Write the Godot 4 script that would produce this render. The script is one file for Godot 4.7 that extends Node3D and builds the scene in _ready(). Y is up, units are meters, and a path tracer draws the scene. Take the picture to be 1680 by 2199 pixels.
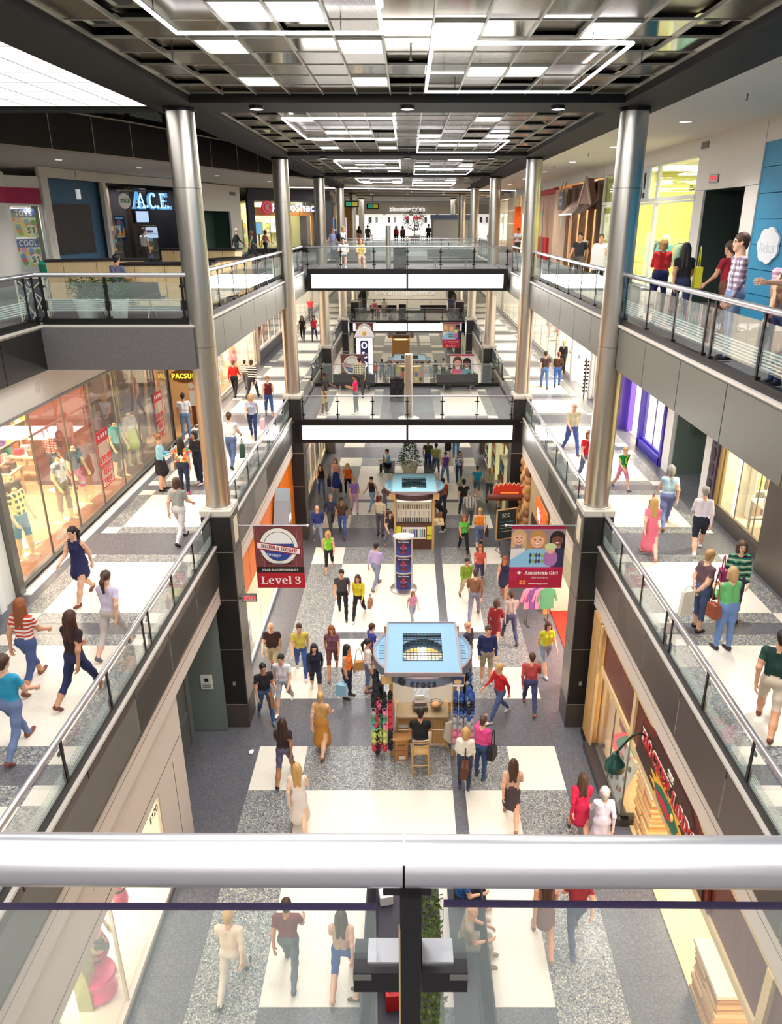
extends Node3D
# A three-level shopping mall atrium seen from a third-level bridge. Level heights in metres:
const L1 := 0.0
const L2 := 4.95
const L3 := 10.2
const EYE := 12.3
const CEIL := 14.5
const COLZ := -16.35      # first column row
const BAY := 12.2
var names := {}
var mats := {}
var boxes := {}
var rng := RandomNumberGenerator.new()

func V(x: float,y: float,z: float) -> Vector3: return Vector3(x,y,z)
func U(x: float,y: float) -> Vector2: return Vector2(x,y)

# ---------------------------------------------------------------- mesh collector
class MB:
	var v := PackedVector3Array()
	var n := PackedVector3Array()
	var uv := PackedVector2Array()
	var ix := PackedInt32Array()
	func tri(a: Vector3,b: Vector3,c: Vector3,ua := Vector2.ZERO,ub := Vector2.ZERO,uc := Vector2.ZERO) -> void:
		var nn := (a-c).cross(a-b).normalized()
		var k := v.size()
		v.append_array(PackedVector3Array([a,b,c])); n.append_array(PackedVector3Array([nn,nn,nn])); uv.append_array(PackedVector2Array([ua,ub,uc]))
		ix.append_array(PackedInt32Array([k,k+1,k+2]))
	# a b c d run clockwise seen from the front: top-left,top-right,bottom-right,bottom-left
	func quad(a: Vector3,b: Vector3,c: Vector3,d: Vector3) -> MB:
		var nn := (a-c).cross(a-b).normalized()
		var k := v.size()
		v.append_array(PackedVector3Array([a,b,c,d])); n.append_array(PackedVector3Array([nn,nn,nn,nn]))
		uv.append_array(PackedVector2Array([Vector2(0,0),Vector2(1,0),Vector2(1,1),Vector2(0,1)]))
		ix.append_array(PackedInt32Array([k,k+1,k+2,k,k+2,k+3]))
		return self
	func box(c: Vector3,s: Vector3,b := Basis()) -> MB:
		var h := s*0.5
		var p := []
		for q in 8:
			p.append(c+b*Vector3(h.x if q & 1 else -h.x,h.y if q & 2 else -h.y,h.z if q & 4 else -h.z))
		quad(p[6],p[7],p[5],p[4]); quad(p[3],p[2],p[0],p[1]); quad(p[2],p[6],p[4],p[0]); quad(p[7],p[3],p[1],p[5]); quad(p[2],p[3],p[7],p[6]); quad(p[4],p[5],p[1],p[0])
		return self
	func tube(pts: Array,rad: Variant,seg := 8,caps := true) -> MB:
		var side := Vector3.ZERO
		var rings := []
		for i in pts.size():
			var t: Vector3 = (pts[mini(i+1,pts.size()-1)]-pts[maxi(i-1,0)]).normalized()
			if side == Vector3.ZERO:
				side = t.cross(Vector3.UP if absf(t.y) < 0.9 else Vector3.RIGHT).normalized()
			side = (side-t*side.dot(t)).normalized()
			var up := side.cross(t)
			var r: float = rad[i] if rad is Array else rad
			var ring := v.size()
			for s in seg+1:
				var a := TAU*s/seg
				var d := side*cos(a)+up*sin(a)
				v.append(pts[i]+d*r); n.append(d); uv.append(Vector2(float(s)/seg,float(i)/maxi(pts.size()-1,1)))
			rings.append(ring)
		for i in pts.size()-1:
			for s in seg:
				var a: int = rings[i]+s
				var b: int = rings[i+1]+s
				ix.append_array(PackedInt32Array([a,a+1,b,a+1,b+1,b]))
		if caps:
			for e in [0,pts.size()-1]:
				var dirn: Vector3 = (pts[0]-pts[1]).normalized() if e == 0 else (pts[e]-pts[e-1]).normalized()
				var k := v.size()
				v.append(pts[e]); n.append(dirn); uv.append(Vector2(0.5,0.5))
				for s in seg+1:
					v.append(v[rings[e]+s]); n.append(dirn); uv.append(Vector2(0.5,0.5))
				for s in seg:
					ix.append_array(PackedInt32Array([k,k+2+s,k+1+s] if e == 0 else [k,k+1+s,k+2+s]))
		return self
	# profile: Vector2(radius,height) from bottom to top
	func lathe(prof: Array,seg := 16,at := Vector3.ZERO,sx := 1.0,sz := 1.0) -> MB:
		for i in prof.size()-1:
			var p: Vector2 = prof[i]
			var q: Vector2 = prof[i+1]
			var e := (q-p).normalized()
			var k := v.size()
			for s in seg+1:
				var a := TAU*s/seg
				var d := Vector3(cos(a),0,sin(a))
				var nn := Vector3(d.x*e.y/sx,-e.x,d.z*e.y/sz).normalized()
				v.append(at+Vector3(d.x*p.x*sx,p.y,d.z*p.x*sz)); n.append(nn); uv.append(Vector2(float(s)/seg,1.0-float(i)/(prof.size()-1)))
				v.append(at+Vector3(d.x*q.x*sx,q.y,d.z*q.x*sz)); n.append(nn); uv.append(Vector2(float(s)/seg,1.0-float(i+1)/(prof.size()-1)))
			for s in seg:
				var a0 := k+2*s
				ix.append_array(PackedInt32Array([a0,a0+2,a0+1,a0+1,a0+2,a0+3]))
		return self
	# polygon in the plane of right/up extruded along out
	func prism(poly: PackedVector2Array,o: Vector3,right: Vector3,up: Vector3,out: Vector3) -> MB:
		if Geometry2D.is_polygon_clockwise(poly):
			poly.reverse()
		var t := Geometry2D.triangulate_polygon(poly)
		var bb := Rect2(poly[0],Vector2.ZERO)
		for q in poly: bb = bb.expand(q)
		var P := func(q: Vector2) -> Vector3: return o+right*q.x+up*q.y
		var U := func(q: Vector2) -> Vector2: return Vector2((q.x-bb.position.x)/bb.size.x,1.0-(q.y-bb.position.y)/bb.size.y)
		for i in range(0,t.size(),3):
			var a := poly[t[i]]; var b := poly[t[i+1]]; var c := poly[t[i+2]]
			tri(P.call(a)+out,P.call(c)+out,P.call(b)+out,U.call(a),U.call(c),U.call(b))
			tri(P.call(a),P.call(b),P.call(c),U.call(a),U.call(b),U.call(c))
		for i in poly.size():
			var a: Vector3 = P.call(poly[i]); var b: Vector3 = P.call(poly[(i+1) % poly.size()])
			quad(a+out,b+out,b,a)
		return self
	func ball(c: Vector3,r: Vector3,rows := 8,seg := 12) -> MB:
		var k := v.size()
		for i in rows+1:
			var th := PI*i/rows
			for s in seg+1:
				var ph := TAU*s/seg
				var d := Vector3(sin(th)*cos(ph),cos(th),sin(th)*sin(ph))
				v.append(c+d*r); n.append((d/r).normalized()); uv.append(Vector2(float(s)/seg,float(i)/rows))
		for i in rows:
			for s in seg:
				var a := k+i*(seg+1)+s
				ix.append_array(PackedInt32Array([a,a+seg+1,a+1,a+1,a+seg+1,a+seg+2]))
		return self
	func mesh() -> ArrayMesh:
		var m := ArrayMesh.new()
		if v.size() == 0: return m
		var a := []
		a.resize(Mesh.ARRAY_MAX)
		a[Mesh.ARRAY_VERTEX] = v; a[Mesh.ARRAY_NORMAL] = n; a[Mesh.ARRAY_TEX_UV] = uv; a[Mesh.ARRAY_INDEX] = ix
		m.add_surface_from_arrays(Mesh.PRIMITIVE_TRIANGLES,a)
		return m

func numbered(called: String) -> String:
	var k: int = names.get(called,0)
	names[called] = k+1
	return called if k == 0 else "%s_%03d" % [called,k]

func tag(o: Node3D,label: String,category: String,group := "",kind := "") -> Node3D:
	if label: o.set_meta("label",label)
	if category: o.set_meta("category",category)
	if group: o.set_meta("group",group)
	if kind: o.set_meta("kind",kind)
	return o

func thing(called: String,at: Vector3,turn: float,label: String,category: String,group := "",kind := "") -> Node3D:
	var o := Node3D.new()
	o.name = numbered(called)
	add_child(o)
	o.position = at
	o.rotation.y = turn
	return tag(o,label,category,group,kind)

func obj(called: String,what: Variant,m: Material,parent: Node = null) -> MeshInstance3D:
	var o := MeshInstance3D.new()
	o.mesh = what.mesh() if what is MB else what
	o.name = called if parent else numbered(called)
	o.material_override = m
	(parent if parent else self).add_child(o,true)
	return o

func bmesh(s: Vector3) -> Mesh:
	var k := "%.3f,%.3f,%.3f" % [s.x,s.y,s.z]
	if not boxes.has(k):
		boxes[k] = MB.new().box(Vector3.ZERO,s).mesh()
	return boxes[k]

func bx(called: String,c: Vector3,s: Vector3,m: Material,parent: Node = null,turn := 0.0) -> MeshInstance3D:
	var o := obj(called,bmesh(s),m,parent)
	o.position = c
	o.rotation.y = turn
	return o

func bevel_box(s: Vector3,b := 0.01) -> MB:
	var mb := MB.new()
	var p := PackedVector2Array()
	var h := Vector2(s.x/2,s.z/2)
	for q in [[-1,-1,0,1],[-1,-1,1,0],[1,-1,-1,0],[1,-1,0,1],[1,1,0,-1],[1,1,-1,0],[-1,1,1,0],[-1,1,0,-1]]:
		p.append(Vector2(q[0]*h.x+q[2]*b,q[1]*h.y+q[3]*b))
	mb.prism(p,Vector3(0,-s.y/2,0),Vector3.RIGHT,Vector3.BACK,Vector3.UP*s.y)
	return mb

func copy(o: Node3D,at: Vector3,turn: float,label := "") -> Node3D:
	var base := String(o.get_meta("base_name")) if o.has_meta("base_name") else String(o.name)
	var c: Node3D = o.duplicate()
	c.name = numbered(base)
	add_child(c)
	c.position = at
	c.rotation.y = turn
	if label: c.set_meta("label",label)
	return c

# ---------------------------------------------------------------- materials
func mat(key: String,col := Color.WHITE,rough := 0.6,metal := 0.0) -> StandardMaterial3D:
	if mats.has(key): return mats[key]
	var m := StandardMaterial3D.new()
	m.resource_name = key
	m.albedo_color = col
	m.roughness = rough
	m.metallic = metal
	mats[key] = m
	return m

func c8(r: int,g: int,b: int) -> Color: return Color8(r,g,b)

func paint(r: int,g: int,b: int,rough := 0.6) -> StandardMaterial3D:
	return mat("paint_%d_%d_%d_%d" % [r,g,b,int(rough*100)],Color8(r,g,b),rough)

func glow(key: String,col: Color,e: float) -> StandardMaterial3D:
	var m := mat(key,col,0.5)
	m.emission_enabled = true
	m.emission = col
	m.emission_energy_multiplier = e
	return m

func textured(key: String,img: Image,rough: float,metal := 0.0,scale := 0.0) -> StandardMaterial3D:
	if mats.has(key): return mats[key]
	var m := mat(key,Color.WHITE,rough,metal)
	m.albedo_texture = ImageTexture.create_from_image(img)
	if scale > 0.0:
		m.uv1_triplanar = true
		m.uv1_world_triplanar = true
		m.uv1_scale = Vector3.ONE/scale
	return m

func speckle(base: Color,cols: Array,share: float,size := 256,grain := 1) -> Image:
	var im := Image.create(size,size,false,Image.FORMAT_RGB8)
	im.fill(base)
	for i in int(size*size*share/(grain*grain)):
		var c: Color = cols[rng.randi() % cols.size()]
		var w := 1+rng.randi() % grain
		im.fill_rect(Rect2i(rng.randi() % size,rng.randi() % size,w,1+rng.randi() % grain),c)
	return im

func wood_image(a: Color,b: Color,size := 256) -> Image:
	var f := FastNoiseLite.new()
	f.seed = 7
	f.frequency = 0.02
	var im := Image.create(size,size,false,Image.FORMAT_RGB8)
	for y in size:
		for x in size:
			var g := f.get_noise_2d(x*6.0,y*0.25)
			var h := f.get_noise_2d(x*30.0+900.0,y*1.2)
			im.set_pixel(x,y,a.lerp(b,clampf(0.5+g*0.9+h*0.35,0,1)))
	return im

func make_materials() -> void:
	textured("cream_terrazzo",speckle(c8(232,226,212),[c8(222,213,196),c8(238,234,224),c8(205,196,180),c8(226,220,206)],0.5),0.3,0.0,1.4)
	textured("grey_terrazzo",speckle(c8(126,128,130),[c8(70,72,86),c8(196,196,186),c8(150,152,150),c8(90,92,104),c8(182,178,150)],1.6,256,3),0.3,0.0,2.2)
	textured("dark_terrazzo",speckle(c8(96,96,102),[c8(76,76,84),c8(112,112,116),c8(90,90,96),c8(124,124,126)],1.2,256,2),0.28,0.0,2.2)
	textured("carpet",speckle(c8(92,90,90),[c8(78,76,78),c8(108,106,104),c8(86,84,88)],1.2,256,2),0.95,0.0,1.0)
	var steel_img := Image.create(256,256,false,Image.FORMAT_RGB8)
	for y in 256:
		var g := 0.62+rng.randf()*0.06
		for x in 256:
			steel_img.set_pixel(x,y,Color(g,g*0.985,g*0.95))
	mat("steel",Color8(196,192,184),0.32,1.0)
	mat("handrail",Color8(196,196,202),0.3,0.88)
	mat("trim",Color8(206,200,190),0.45,0.2)
	mat("joint",Color8(188,180,168),0.6)
	mat("bronze",Color8(92,84,79),0.42,0.45)
	mat("black_panel",Color8(26,24,24),0.5)
	mat("black_metal",Color8(22,20,22),0.42,0.3)
	mat("black",Color8(7,6,7),0.7)
	mat("grey_metal",Color8(120,118,112),0.38,0.7)
	mat("white_wall",Color8(226,222,214),0.8)
	mat("taupe_wall",Color8(208,196,186),0.75)
	mat("ceiling_white",Color8(226,220,208),0.85)
	mat("slab",Color8(120,116,110),0.85)
	var g := mat("glass",Color(0.86,0.95,0.92,0.06),0.0)
	g.transparency = BaseMaterial3D.TRANSPARENCY_ALPHA
	var fr := mat("frost",Color(0.82,0.9,0.88,0.5),0.5)
	fr.transparency = BaseMaterial3D.TRANSPARENCY_ALPHA
	mat("glass_edge",Color8(46,40,62),0.2)
	glow("lightbox",Color8(255,252,248),2.6)
	glow("luminous",Color8(255,254,250),2.2)
	glow("tube_light",Color8(250,248,255),7.0)
	glow("downlight",Color8(255,250,240),5.0)
	textured("oak",wood_image(c8(214,176,118),c8(190,146,88)),0.45,0.0,1.0)
	textured("maple",wood_image(c8(232,208,160),c8(216,186,132)),0.4,0.0,1.2)
	textured("mahogany",wood_image(c8(122,56,34),c8(84,34,22)),0.4,0.0,1.0)
	textured("old_wood",wood_image(c8(128,102,84),c8(92,70,58)),0.8,0.0,0.8)
	textured("brown_floor",speckle(c8(150,96,50),[c8(132,80,40),c8(168,112,62),c8(120,70,34)],1.0,128,3),0.3,0.0,1.5)
	textured("cork_floor",speckle(c8(196,160,112),[c8(176,138,92),c8(214,182,136),c8(160,122,80)],1.2,128,2),0.5,0.0,1.0)
	var pf := Image.create(64,64,false,Image.FORMAT_RGB8)
	pf.fill(c8(142,134,116))
	for y in range(0,64,8):
		for x in range(0,64,8):
			pf.fill_rect(Rect2i(x+2,y+2,4,4),c8(34,30,28))
	textured("perforated",pf,0.22,0.75,0.14)
	mat("mirror_panel",Color8(170,166,150),0.08,1.0)
	mat("tbar",Color8(190,190,180),0.4,0.5)
	mat("void",Color8(120,118,114),0.9)

# ---------------------------------------------------------------- lights
func area(at: Vector3,size: Vector2,energy: float,col := Color8(255,252,250),dir := Vector3.DOWN) -> void:
	var l := AreaLight3D.new()
	l.name = numbered("area_light")
	l.area_size = size
	l.light_energy = energy
	l.light_color = col
	l.shadow_enabled = true
	l.area_range = 60.0
	add_child(l)
	l.position = at
	l.look_at_from_position(at,at+dir,Vector3.FORWARD if absf(dir.y) > 0.9 else Vector3.UP)

func spot(at: Vector3,energy: float,angle := 55.0,col := Color8(255,249,242),size := 0.12) -> void:
	var l := SpotLight3D.new()
	l.name = numbered("spot_light")
	l.light_energy = energy
	l.light_color = col
	l.spot_angle = angle
	l.spot_range = 30.0
	l.light_size = size
	l.shadow_enabled = true
	add_child(l)
	l.look_at_from_position(at,at+Vector3.DOWN,Vector3.FORWARD)

func set_view() -> void:
	var cam := Camera3D.new()
	cam.name = "camera"
	cam.projection = Camera3D.PROJECTION_FRUSTUM
	cam.near = 0.05
	cam.far = 400.0
	cam.size = 2.0*cam.near*1099.5/1592.0
	cam.frustum_offset = Vector2(-35.0/1592.0*cam.near,0)
	add_child(cam)
	cam.position = Vector3(0,EYE,0)
	cam.rotation_degrees = Vector3(-21.45,0,0)
	cam.current = true
	var we := WorldEnvironment.new()
	we.name = "surroundings"
	var e := Environment.new()
	e.background_mode = Environment.BG_COLOR
	e.background_color = Color.BLACK
	e.tonemap_mode = Environment.TONE_MAPPER_LINEAR
	e.tonemap_exposure = 0.5
	e.sdfgi_enabled = true
	e.ssao_enabled = true
	e.ssil_enabled = true
	we.environment = e
	add_child(we)

# ---------------------------------------------------------------- floors
func tile(parent: Node,x0: float,x1: float,z0: float,z1: float,y: float,m: String) -> void:
	if x1-x0 < 0.02 or z1-z0 < 0.02: return
	bx("terrazzo_panel",V((x0+x1)/2,y-0.006,(z0+z1)/2),V(x1-x0-0.006,0.012,z1-z0-0.006),mats[m],parent)

func floor_level_one() -> void:
	var f := obj("floor",bmesh(V(26,0.4,112)),mats.dark_terrazzo)
	f.position = V(0,-0.212,-44)
	tag(f,"ground floor of cream, speckled grey and dark terrazzo panels","floor","","structure")
	var holder := f
	for k in range(-1,7):
		var zc := -16.2-BAY*k
		var y := 0.212
		var oz := 44.0
		var T := func(x0,x1,z0,z1,m): tile(holder,x0,x1,z0+oz,z1+oz,y,m)
		T.call(-3.7,3.7,zc-1.0,zc+1.0,"dark_terrazzo")
		for r in [[zc-2.55,zc-1.0],[zc-11.2,zc-9.65]]:
			T.call(-3.7,-2.5,r[0],r[1],"cream_terrazzo"); T.call(2.5,3.7,r[0],r[1],"cream_terrazzo")
			T.call(-2.5,1.06,r[0],r[1],"grey_terrazzo"); T.call(1.34,2.5,r[0],r[1],"grey_terrazzo")
			T.call(1.06,1.34,r[0],r[1],"dark_terrazzo")
		var za := zc-2.55
		var zb := zc-9.65
		for s in [-1,1]:
			var xa: float = 2.5 if s > 0 else -3.7
			T.call(xa,xa+1.2,zb,zb+3.55,"grey_terrazzo"); T.call(xa,xa+1.2,zb+3.55,za,"grey_terrazzo")
			for q in 4:
				var xb: float = 3.7 if s > 0 else -4.62
				T.call(xb,xb+0.92,zc+1.0-3.05*(q+1),zc+1.0-3.05*q,"dark_terrazzo")
		for r in [[zb,za-2.0],[za-1.6,za]]:
			T.call(-2.5,1.06,r[0],r[1],"cream_terrazzo"); T.call(1.34,2.5,r[0],r[1],"cream_terrazzo"); T.call(1.06,1.34,r[0],r[1],"dark_terrazzo")
		T.call(-2.5,2.5,za-2.0,za-1.6,"dark_terrazzo")

func floor_level_two(s: int) -> void:
	var f := obj("floor",bmesh(V(4.62,0.7,96)),mats.slab)
	f.position = V(s*6.81,L2-0.362,-40)
	tag(f,"second level walkway of cream and grey terrazzo %s" % ("beside the clothing window with mannequins" if s < 0 else "beside the blue framed shop"),"floor","","structure")
	var T := func(xa,xb,z0,z1,m):
		var x0: float = minf(s*xa,s*xb)-s*6.81
		tile(f,x0,x0+absf(xb-xa),z0+40,z1+40,0.362,m)
	for j in range(-4,14):
		var zb := -16.6-4.067*j
		var w := 0.65 if posmod(j,3) == 0 else 0.21
		T.call(4.5,9.12,zb-w,zb+w,"dark_terrazzo")
		var zn := zb-4.067
		var wn := 0.65 if posmod(j+1,3) == 0 else 0.21
		for r in [[zb-w-0.4,zb-w],[zn+wn,zn+wn+0.4]]:
			T.call(4.85,5.22,r[0],r[1],"cream_terrazzo"); T.call(5.22,7.35,r[0],r[1],"grey_terrazzo"); T.call(7.35,7.75,r[0],r[1],"cream_terrazzo")
			T.call(4.5,4.85,r[0],r[1],"dark_terrazzo"); T.call(7.75,9.12,r[0],r[1],"dark_terrazzo")
		var a := zn+wn+0.4
		var b := zb-w-0.4
		T.call(5.22,7.35,a,b,"cream_terrazzo"); T.call(4.85,5.22,a,b,"grey_terrazzo"); T.call(7.35,7.75,a,b,"grey_terrazzo")
		T.call(4.5,4.85,a,b,"dark_terrazzo"); T.call(7.75,9.12,a,b,"dark_terrazzo")

func structure(called: String,c: Vector3,s: Vector3,m: Material,label: String,category: String,turn := 0.0) -> MeshInstance3D:
	var o := bx(called,c,s,m,null,turn)
	tag(o,label,category,"","structure")
	return o

# a wall panel standing between two plan points
func wall_run(called: String,a: Vector2,b: Vector2,y0: float,y1: float,m: Material,label: String,thick := 0.15) -> MeshInstance3D:
	var d := b-a
	return structure(called,V((a.x+b.x)/2,(y0+y1)/2,(a.y+b.y)/2),V(d.length(),y1-y0,thick),m,label,"wall",-d.angle())

# edge panels of a floor with joint strips,from plan point a to b,the outside to the left of the direction
func fascia(a: Vector2,b: Vector2,y0: float,y1: float,m: Material,label: String,panels: int,curb := true) -> Node3D:
	var d := (b-a)
	var t := thing("fascia",V(a.x,y0,a.y),-d.angle(),label,"fascia","","structure")
	var L := d.length()
	var h := y1-y0
	bx("backing",V(L/2,h/2,0.06),V(L,h,0.06),mats.joint,t)
	var w := L/panels
	for i in panels:
		bx("panel",V(w*(i+0.5),h/2-0.02,0.015),V(w-0.03,h-0.05,0.03),m,t)
	bx("trim_strip",V(L/2,h+0.02,0.02),V(L,0.045,0.08),mats.trim,t)
	if curb:
		bx("curb",V(L/2,h+0.1,0.08),V(L,0.13,0.08),mats.black_metal,t)
	return t

# ---------------------------------------------------------------- railings
var post_mesh: ArrayMesh
var stripe_meshes := {}
func rail_post() -> ArrayMesh:
	if post_mesh == null:
		var b := MB.new()
		b.box(V(0,0.6,0),V(0.05,0.86,0.022)).box(V(0,1.0,0),V(0.04,0.06,0.04)).box(V(0,0.19,0),V(0.12,0.03,0.08))
		b.box(V(0,0.82,0.02),V(0.13,0.05,0.03)).box(V(0,0.43,0.02),V(0.13,0.2,0.03))
		post_mesh = b.mesh()
	return post_mesh

func railing(a: Vector2,b: Vector2,y: float,label: String,offs: Array,stripes := true,rail_r := 0.045) -> Node3D:
	var d := b-a
	var L := d.length()
	var t := thing("glass_railing",V(a.x,y,a.y),-d.angle(),label,"railing")
	obj("handrail",MB.new().tube([V(-0.02,1.05,0),V(L+0.02,1.05,0)],rail_r,14),mats.handrail,t)
	for i in offs.size():
		var p := obj("post",rail_post(),mats.black_metal,t)
		p.position.x = offs[i]
		if i+1 < offs.size():
			var w: float = offs[i+1]-offs[i]-0.09
			var g := bx("glass_pane",V((offs[i]+offs[i+1])/2,0.6,0),V(w,0.6,0.012),mats.glass,t)
			if stripes and w > 0.6:
				var key := "%.2f" % w
				if not stripe_meshes.has(key):
					var sb := MB.new()
					for k in 6:
						var yy := -0.26+0.042*k
						sb.box(V(0,yy,0.009),V(w-0.06,0.022,0.004))
					stripe_meshes[key] = sb.mesh()
				obj("frosted_stripes",stripe_meshes[key],mats.frost,g)
	return t

func bay_offsets(L: float) -> Array:
	var half := (L-0.3)/2
	var o := []
	for i in 4: o.append(0.08+(half-0.08)*i/3.0)
	for i in 4: o.append(L-half+(half-0.08)*i/3.0)
	return o

# ---------------------------------------------------------------- columns
func column(s: int,k: int) -> void:
	var z := COLZ-BAY*k
	var where: String = ["below the red photo banner","below the shrimp restaurant banner"][0 if s > 0 else 1] if k == 0 else ("beside the near end of the second level bridge" if k == 1 else "standing far along the atrium")
	var t := thing("steel_column",V(s*4.45,0,z),0.0,"tall brushed steel column on a black panelled pier, %s %s" % [("right row" if s > 0 else "left row"),where],"column","steel columns along the atrium" if k > 1 else "")
	var shaft := MB.new()
	shaft.lathe([U(0.28,6.06),U(0.28,14.36)],40)
	obj("shaft",shaft,mats.steel,t)
	if k < 3:
		for yy in [9.75,12.9]:
			obj("seam",MB.new().lathe([U(0.2815,yy),U(0.2815,yy+0.012)],40),mats.grey_metal,t)
		for a in [0.35,0.35+PI]:
			bx("seam",V(cos(a)*0.279,10.2,sin(a)*0.279),V(0.006,8.2,0.006),mats.grey_metal,t,-a)
	var ring := MB.new()
	ring.lathe([U(0.34,6.05),U(0.34,6.075),U(0.29,6.08)],40)
	obj("base_ring",ring,mats.trim,t)
	bx("cap",V(0,5.99,0),V(0.72,0.12,0.84),mats.trim,t)
	bx("core",V(0,2.97,0),V(0.64,5.92,0.76),mats.joint,t)
	var ys := [0.0,0.72,2.35,3.75,5.02,5.92]
	for i in 5:
		var h: float = ys[i+1]-ys[i]-0.035
		var yc: float = ys[i]+h/2
		var fm: Material = mats.bronze if i == 0 else mats.black_panel
		bx("front_panel",V(0,yc,0.385),V(0.66,h,0.03),fm,t)
		bx("back_panel",V(0,yc,-0.385),V(0.66,h,0.03),fm,t)
		bx("side_panel",V(-s*0.335,yc,0),V(0.03,h,0.78),mats.grey_metal if i > 0 else mats.bronze,t)
		bx("side_panel",V(s*0.335,yc,0),V(0.03,h,0.78),mats.black_panel,t)
	if k == 0:
		bx("light_slot",V(-s*0.352,5.45,0),V(0.012,0.62,0.36),paint(214,204,180),t)
		bx("outlet",V(s * -0.05,1.35,0.405),V(0.07,0.11,0.012),paint(140,138,134),t)
	# the steel shaft inside the pier is hidden; the collar meets the ceiling beam
	obj("collar",MB.new().lathe([U(0.31,14.28),U(0.31,14.36)],32),mats.black_metal,t)

# ---------------------------------------------------------------- bridges
func bridge(y: float,z0: float,z1: float,hw: float,label: String,fields: bool,box := true) -> Node3D:
	var t := thing("footbridge",V(0,y,(z0+z1)/2),0.0,label,"bridge","","structure")
	var D := z0-z1
	bx("deck",V(0,-0.33,0),V(hw*2,0.6,D-0.1),mats.slab,t)
	var fl := bx("floor_finish",V(0,-0.02,0),V(hw*2,0.02,D-0.1),mats.carpet if not fields else mats.dark_terrazzo,t)
	if fields:
		for s in [-1,1]:
			for q in [[1.5,3.25,-2.3,2.3,"cream_terrazzo"],[1.1,1.5,-2.3,2.3,"grey_terrazzo"],[3.25,3.65,-2.3,2.3,"grey_terrazzo"],[1.5,3.25,2.3,2.7,"grey_terrazzo"],[1.5,3.25,-2.7,-2.3,"grey_terrazzo"],[1.1,1.5,2.3,2.7,"cream_terrazzo"],[3.25,3.65,2.3,2.7,"cream_terrazzo"],[1.1,1.5,-2.7,-2.3,"cream_terrazzo"],[3.25,3.65,-2.7,-2.3,"cream_terrazzo"]]:
				var x0: float = minf(s*q[0],s*q[1])
				tile(fl,x0,x0+q[1]-q[0],q[2],q[3],0.022,q[4])
	for f in [1,-1]:
		var zf: float = f*(D/2-0.04)
		bx("edge_beam",V(0,0.03,zf),V(hw*2,0.22,0.1),mats.black_metal,t)
		if box:
			bx("bottom_beam",V(0,-0.72,zf),V(hw*2,0.12,0.12),mats.black_metal,t)
			for x in [-hw+0.09,0.0,hw-0.09]:
				bx("mullion",V(x,-0.37,zf),V(0.18 if x != 0.0 else 0.08,0.6,0.12),mats.black_metal,t)
			for s in [-1,1]:
				bx("light_panel",V(s*(hw/2-0.07),-0.37,zf),V(hw-0.22,0.58,0.06),mats.lightbox,t)
		else:
			bx("edge_panel",V(0,-0.4,zf),V(hw*2,0.62,0.08),mats.black_panel,t)
	bx("soffit",V(0,-0.76,0),V(hw*2,0.06,D-0.2),paint(210,206,198),t)
	return t

func bridge_rail(y: float,z: float,hw: float,label: String,n := 6,thin := true) -> void:
	var t := thing("bridge_railing",V(0,y,z),0.0,label,"railing")
	obj("handrail",MB.new().tube([V(-hw,1.05,0),V(hw,1.05,0)],0.03 if thin else 0.04,12),mats.handrail,t)
	for i in n+1:
		var x := -hw+0.04+(2*hw-0.08)*i/n
		var p := MB.new()
		p.box(V(0,0.52,0),V(0.035,1.04,0.05)).box(V(0,0.84,0),V(0.16,0.045,0.05)).box(V(0,0.32,0),V(0.16,0.045,0.05))
		var o := obj("post",p,mats.black_metal,t)
		o.position.x = x
		if i < n:
			bx("glass_pane",V(x+(hw-0.04)/n,0.58,0),V(2*hw/n-0.1,0.82,0.012),mats.glass,t)

# ---------------------------------------------------------------- atrium ceiling
var tube_mesh: ArrayMesh
func ceiling_light(at: Vector3,sz: Vector2,detailed: bool) -> void:
	var t := thing("ceiling_light",at,0.0,"square white fluorescent light set into the perforated metal ceiling grid","light","fluorescent lights in the metal ceiling grid")
	var h := MB.new()
	h.box(V(0,0.08,0),V(sz.x,0.02,sz.y)).box(V(-sz.x/2,0.04,0),V(0.02,0.1,sz.y)).box(V(sz.x/2,0.04,0),V(0.02,0.1,sz.y)).box(V(0,0.04,sz.y/2),V(sz.x,0.1,0.02)).box(V(0,0.04,-sz.y/2),V(sz.x,0.1,0.02))
	obj("housing",h,mats.tbar,t)
	if detailed:
		for i in 5:
			var z := -sz.y/2+sz.y*(i+0.5)/5.0
			obj("tube",MB.new().tube([V(-sz.x/2+0.04,0.03,z),V(sz.x/2-0.04,0.03,z)],0.035,8),mats.tube_light,t)
		bx("reflector",V(0,0.065,0),V(sz.x-0.03,0.01,sz.y-0.03),mats.lightbox,t)
	else:
		bx("lens",V(0,0.02,0),V(sz.x-0.03,0.01,sz.y-0.03),mats.tube_light,t)
	area(at+V(0,-0.03,0),sz*0.9,ATRIUM_LIGHT)

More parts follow.
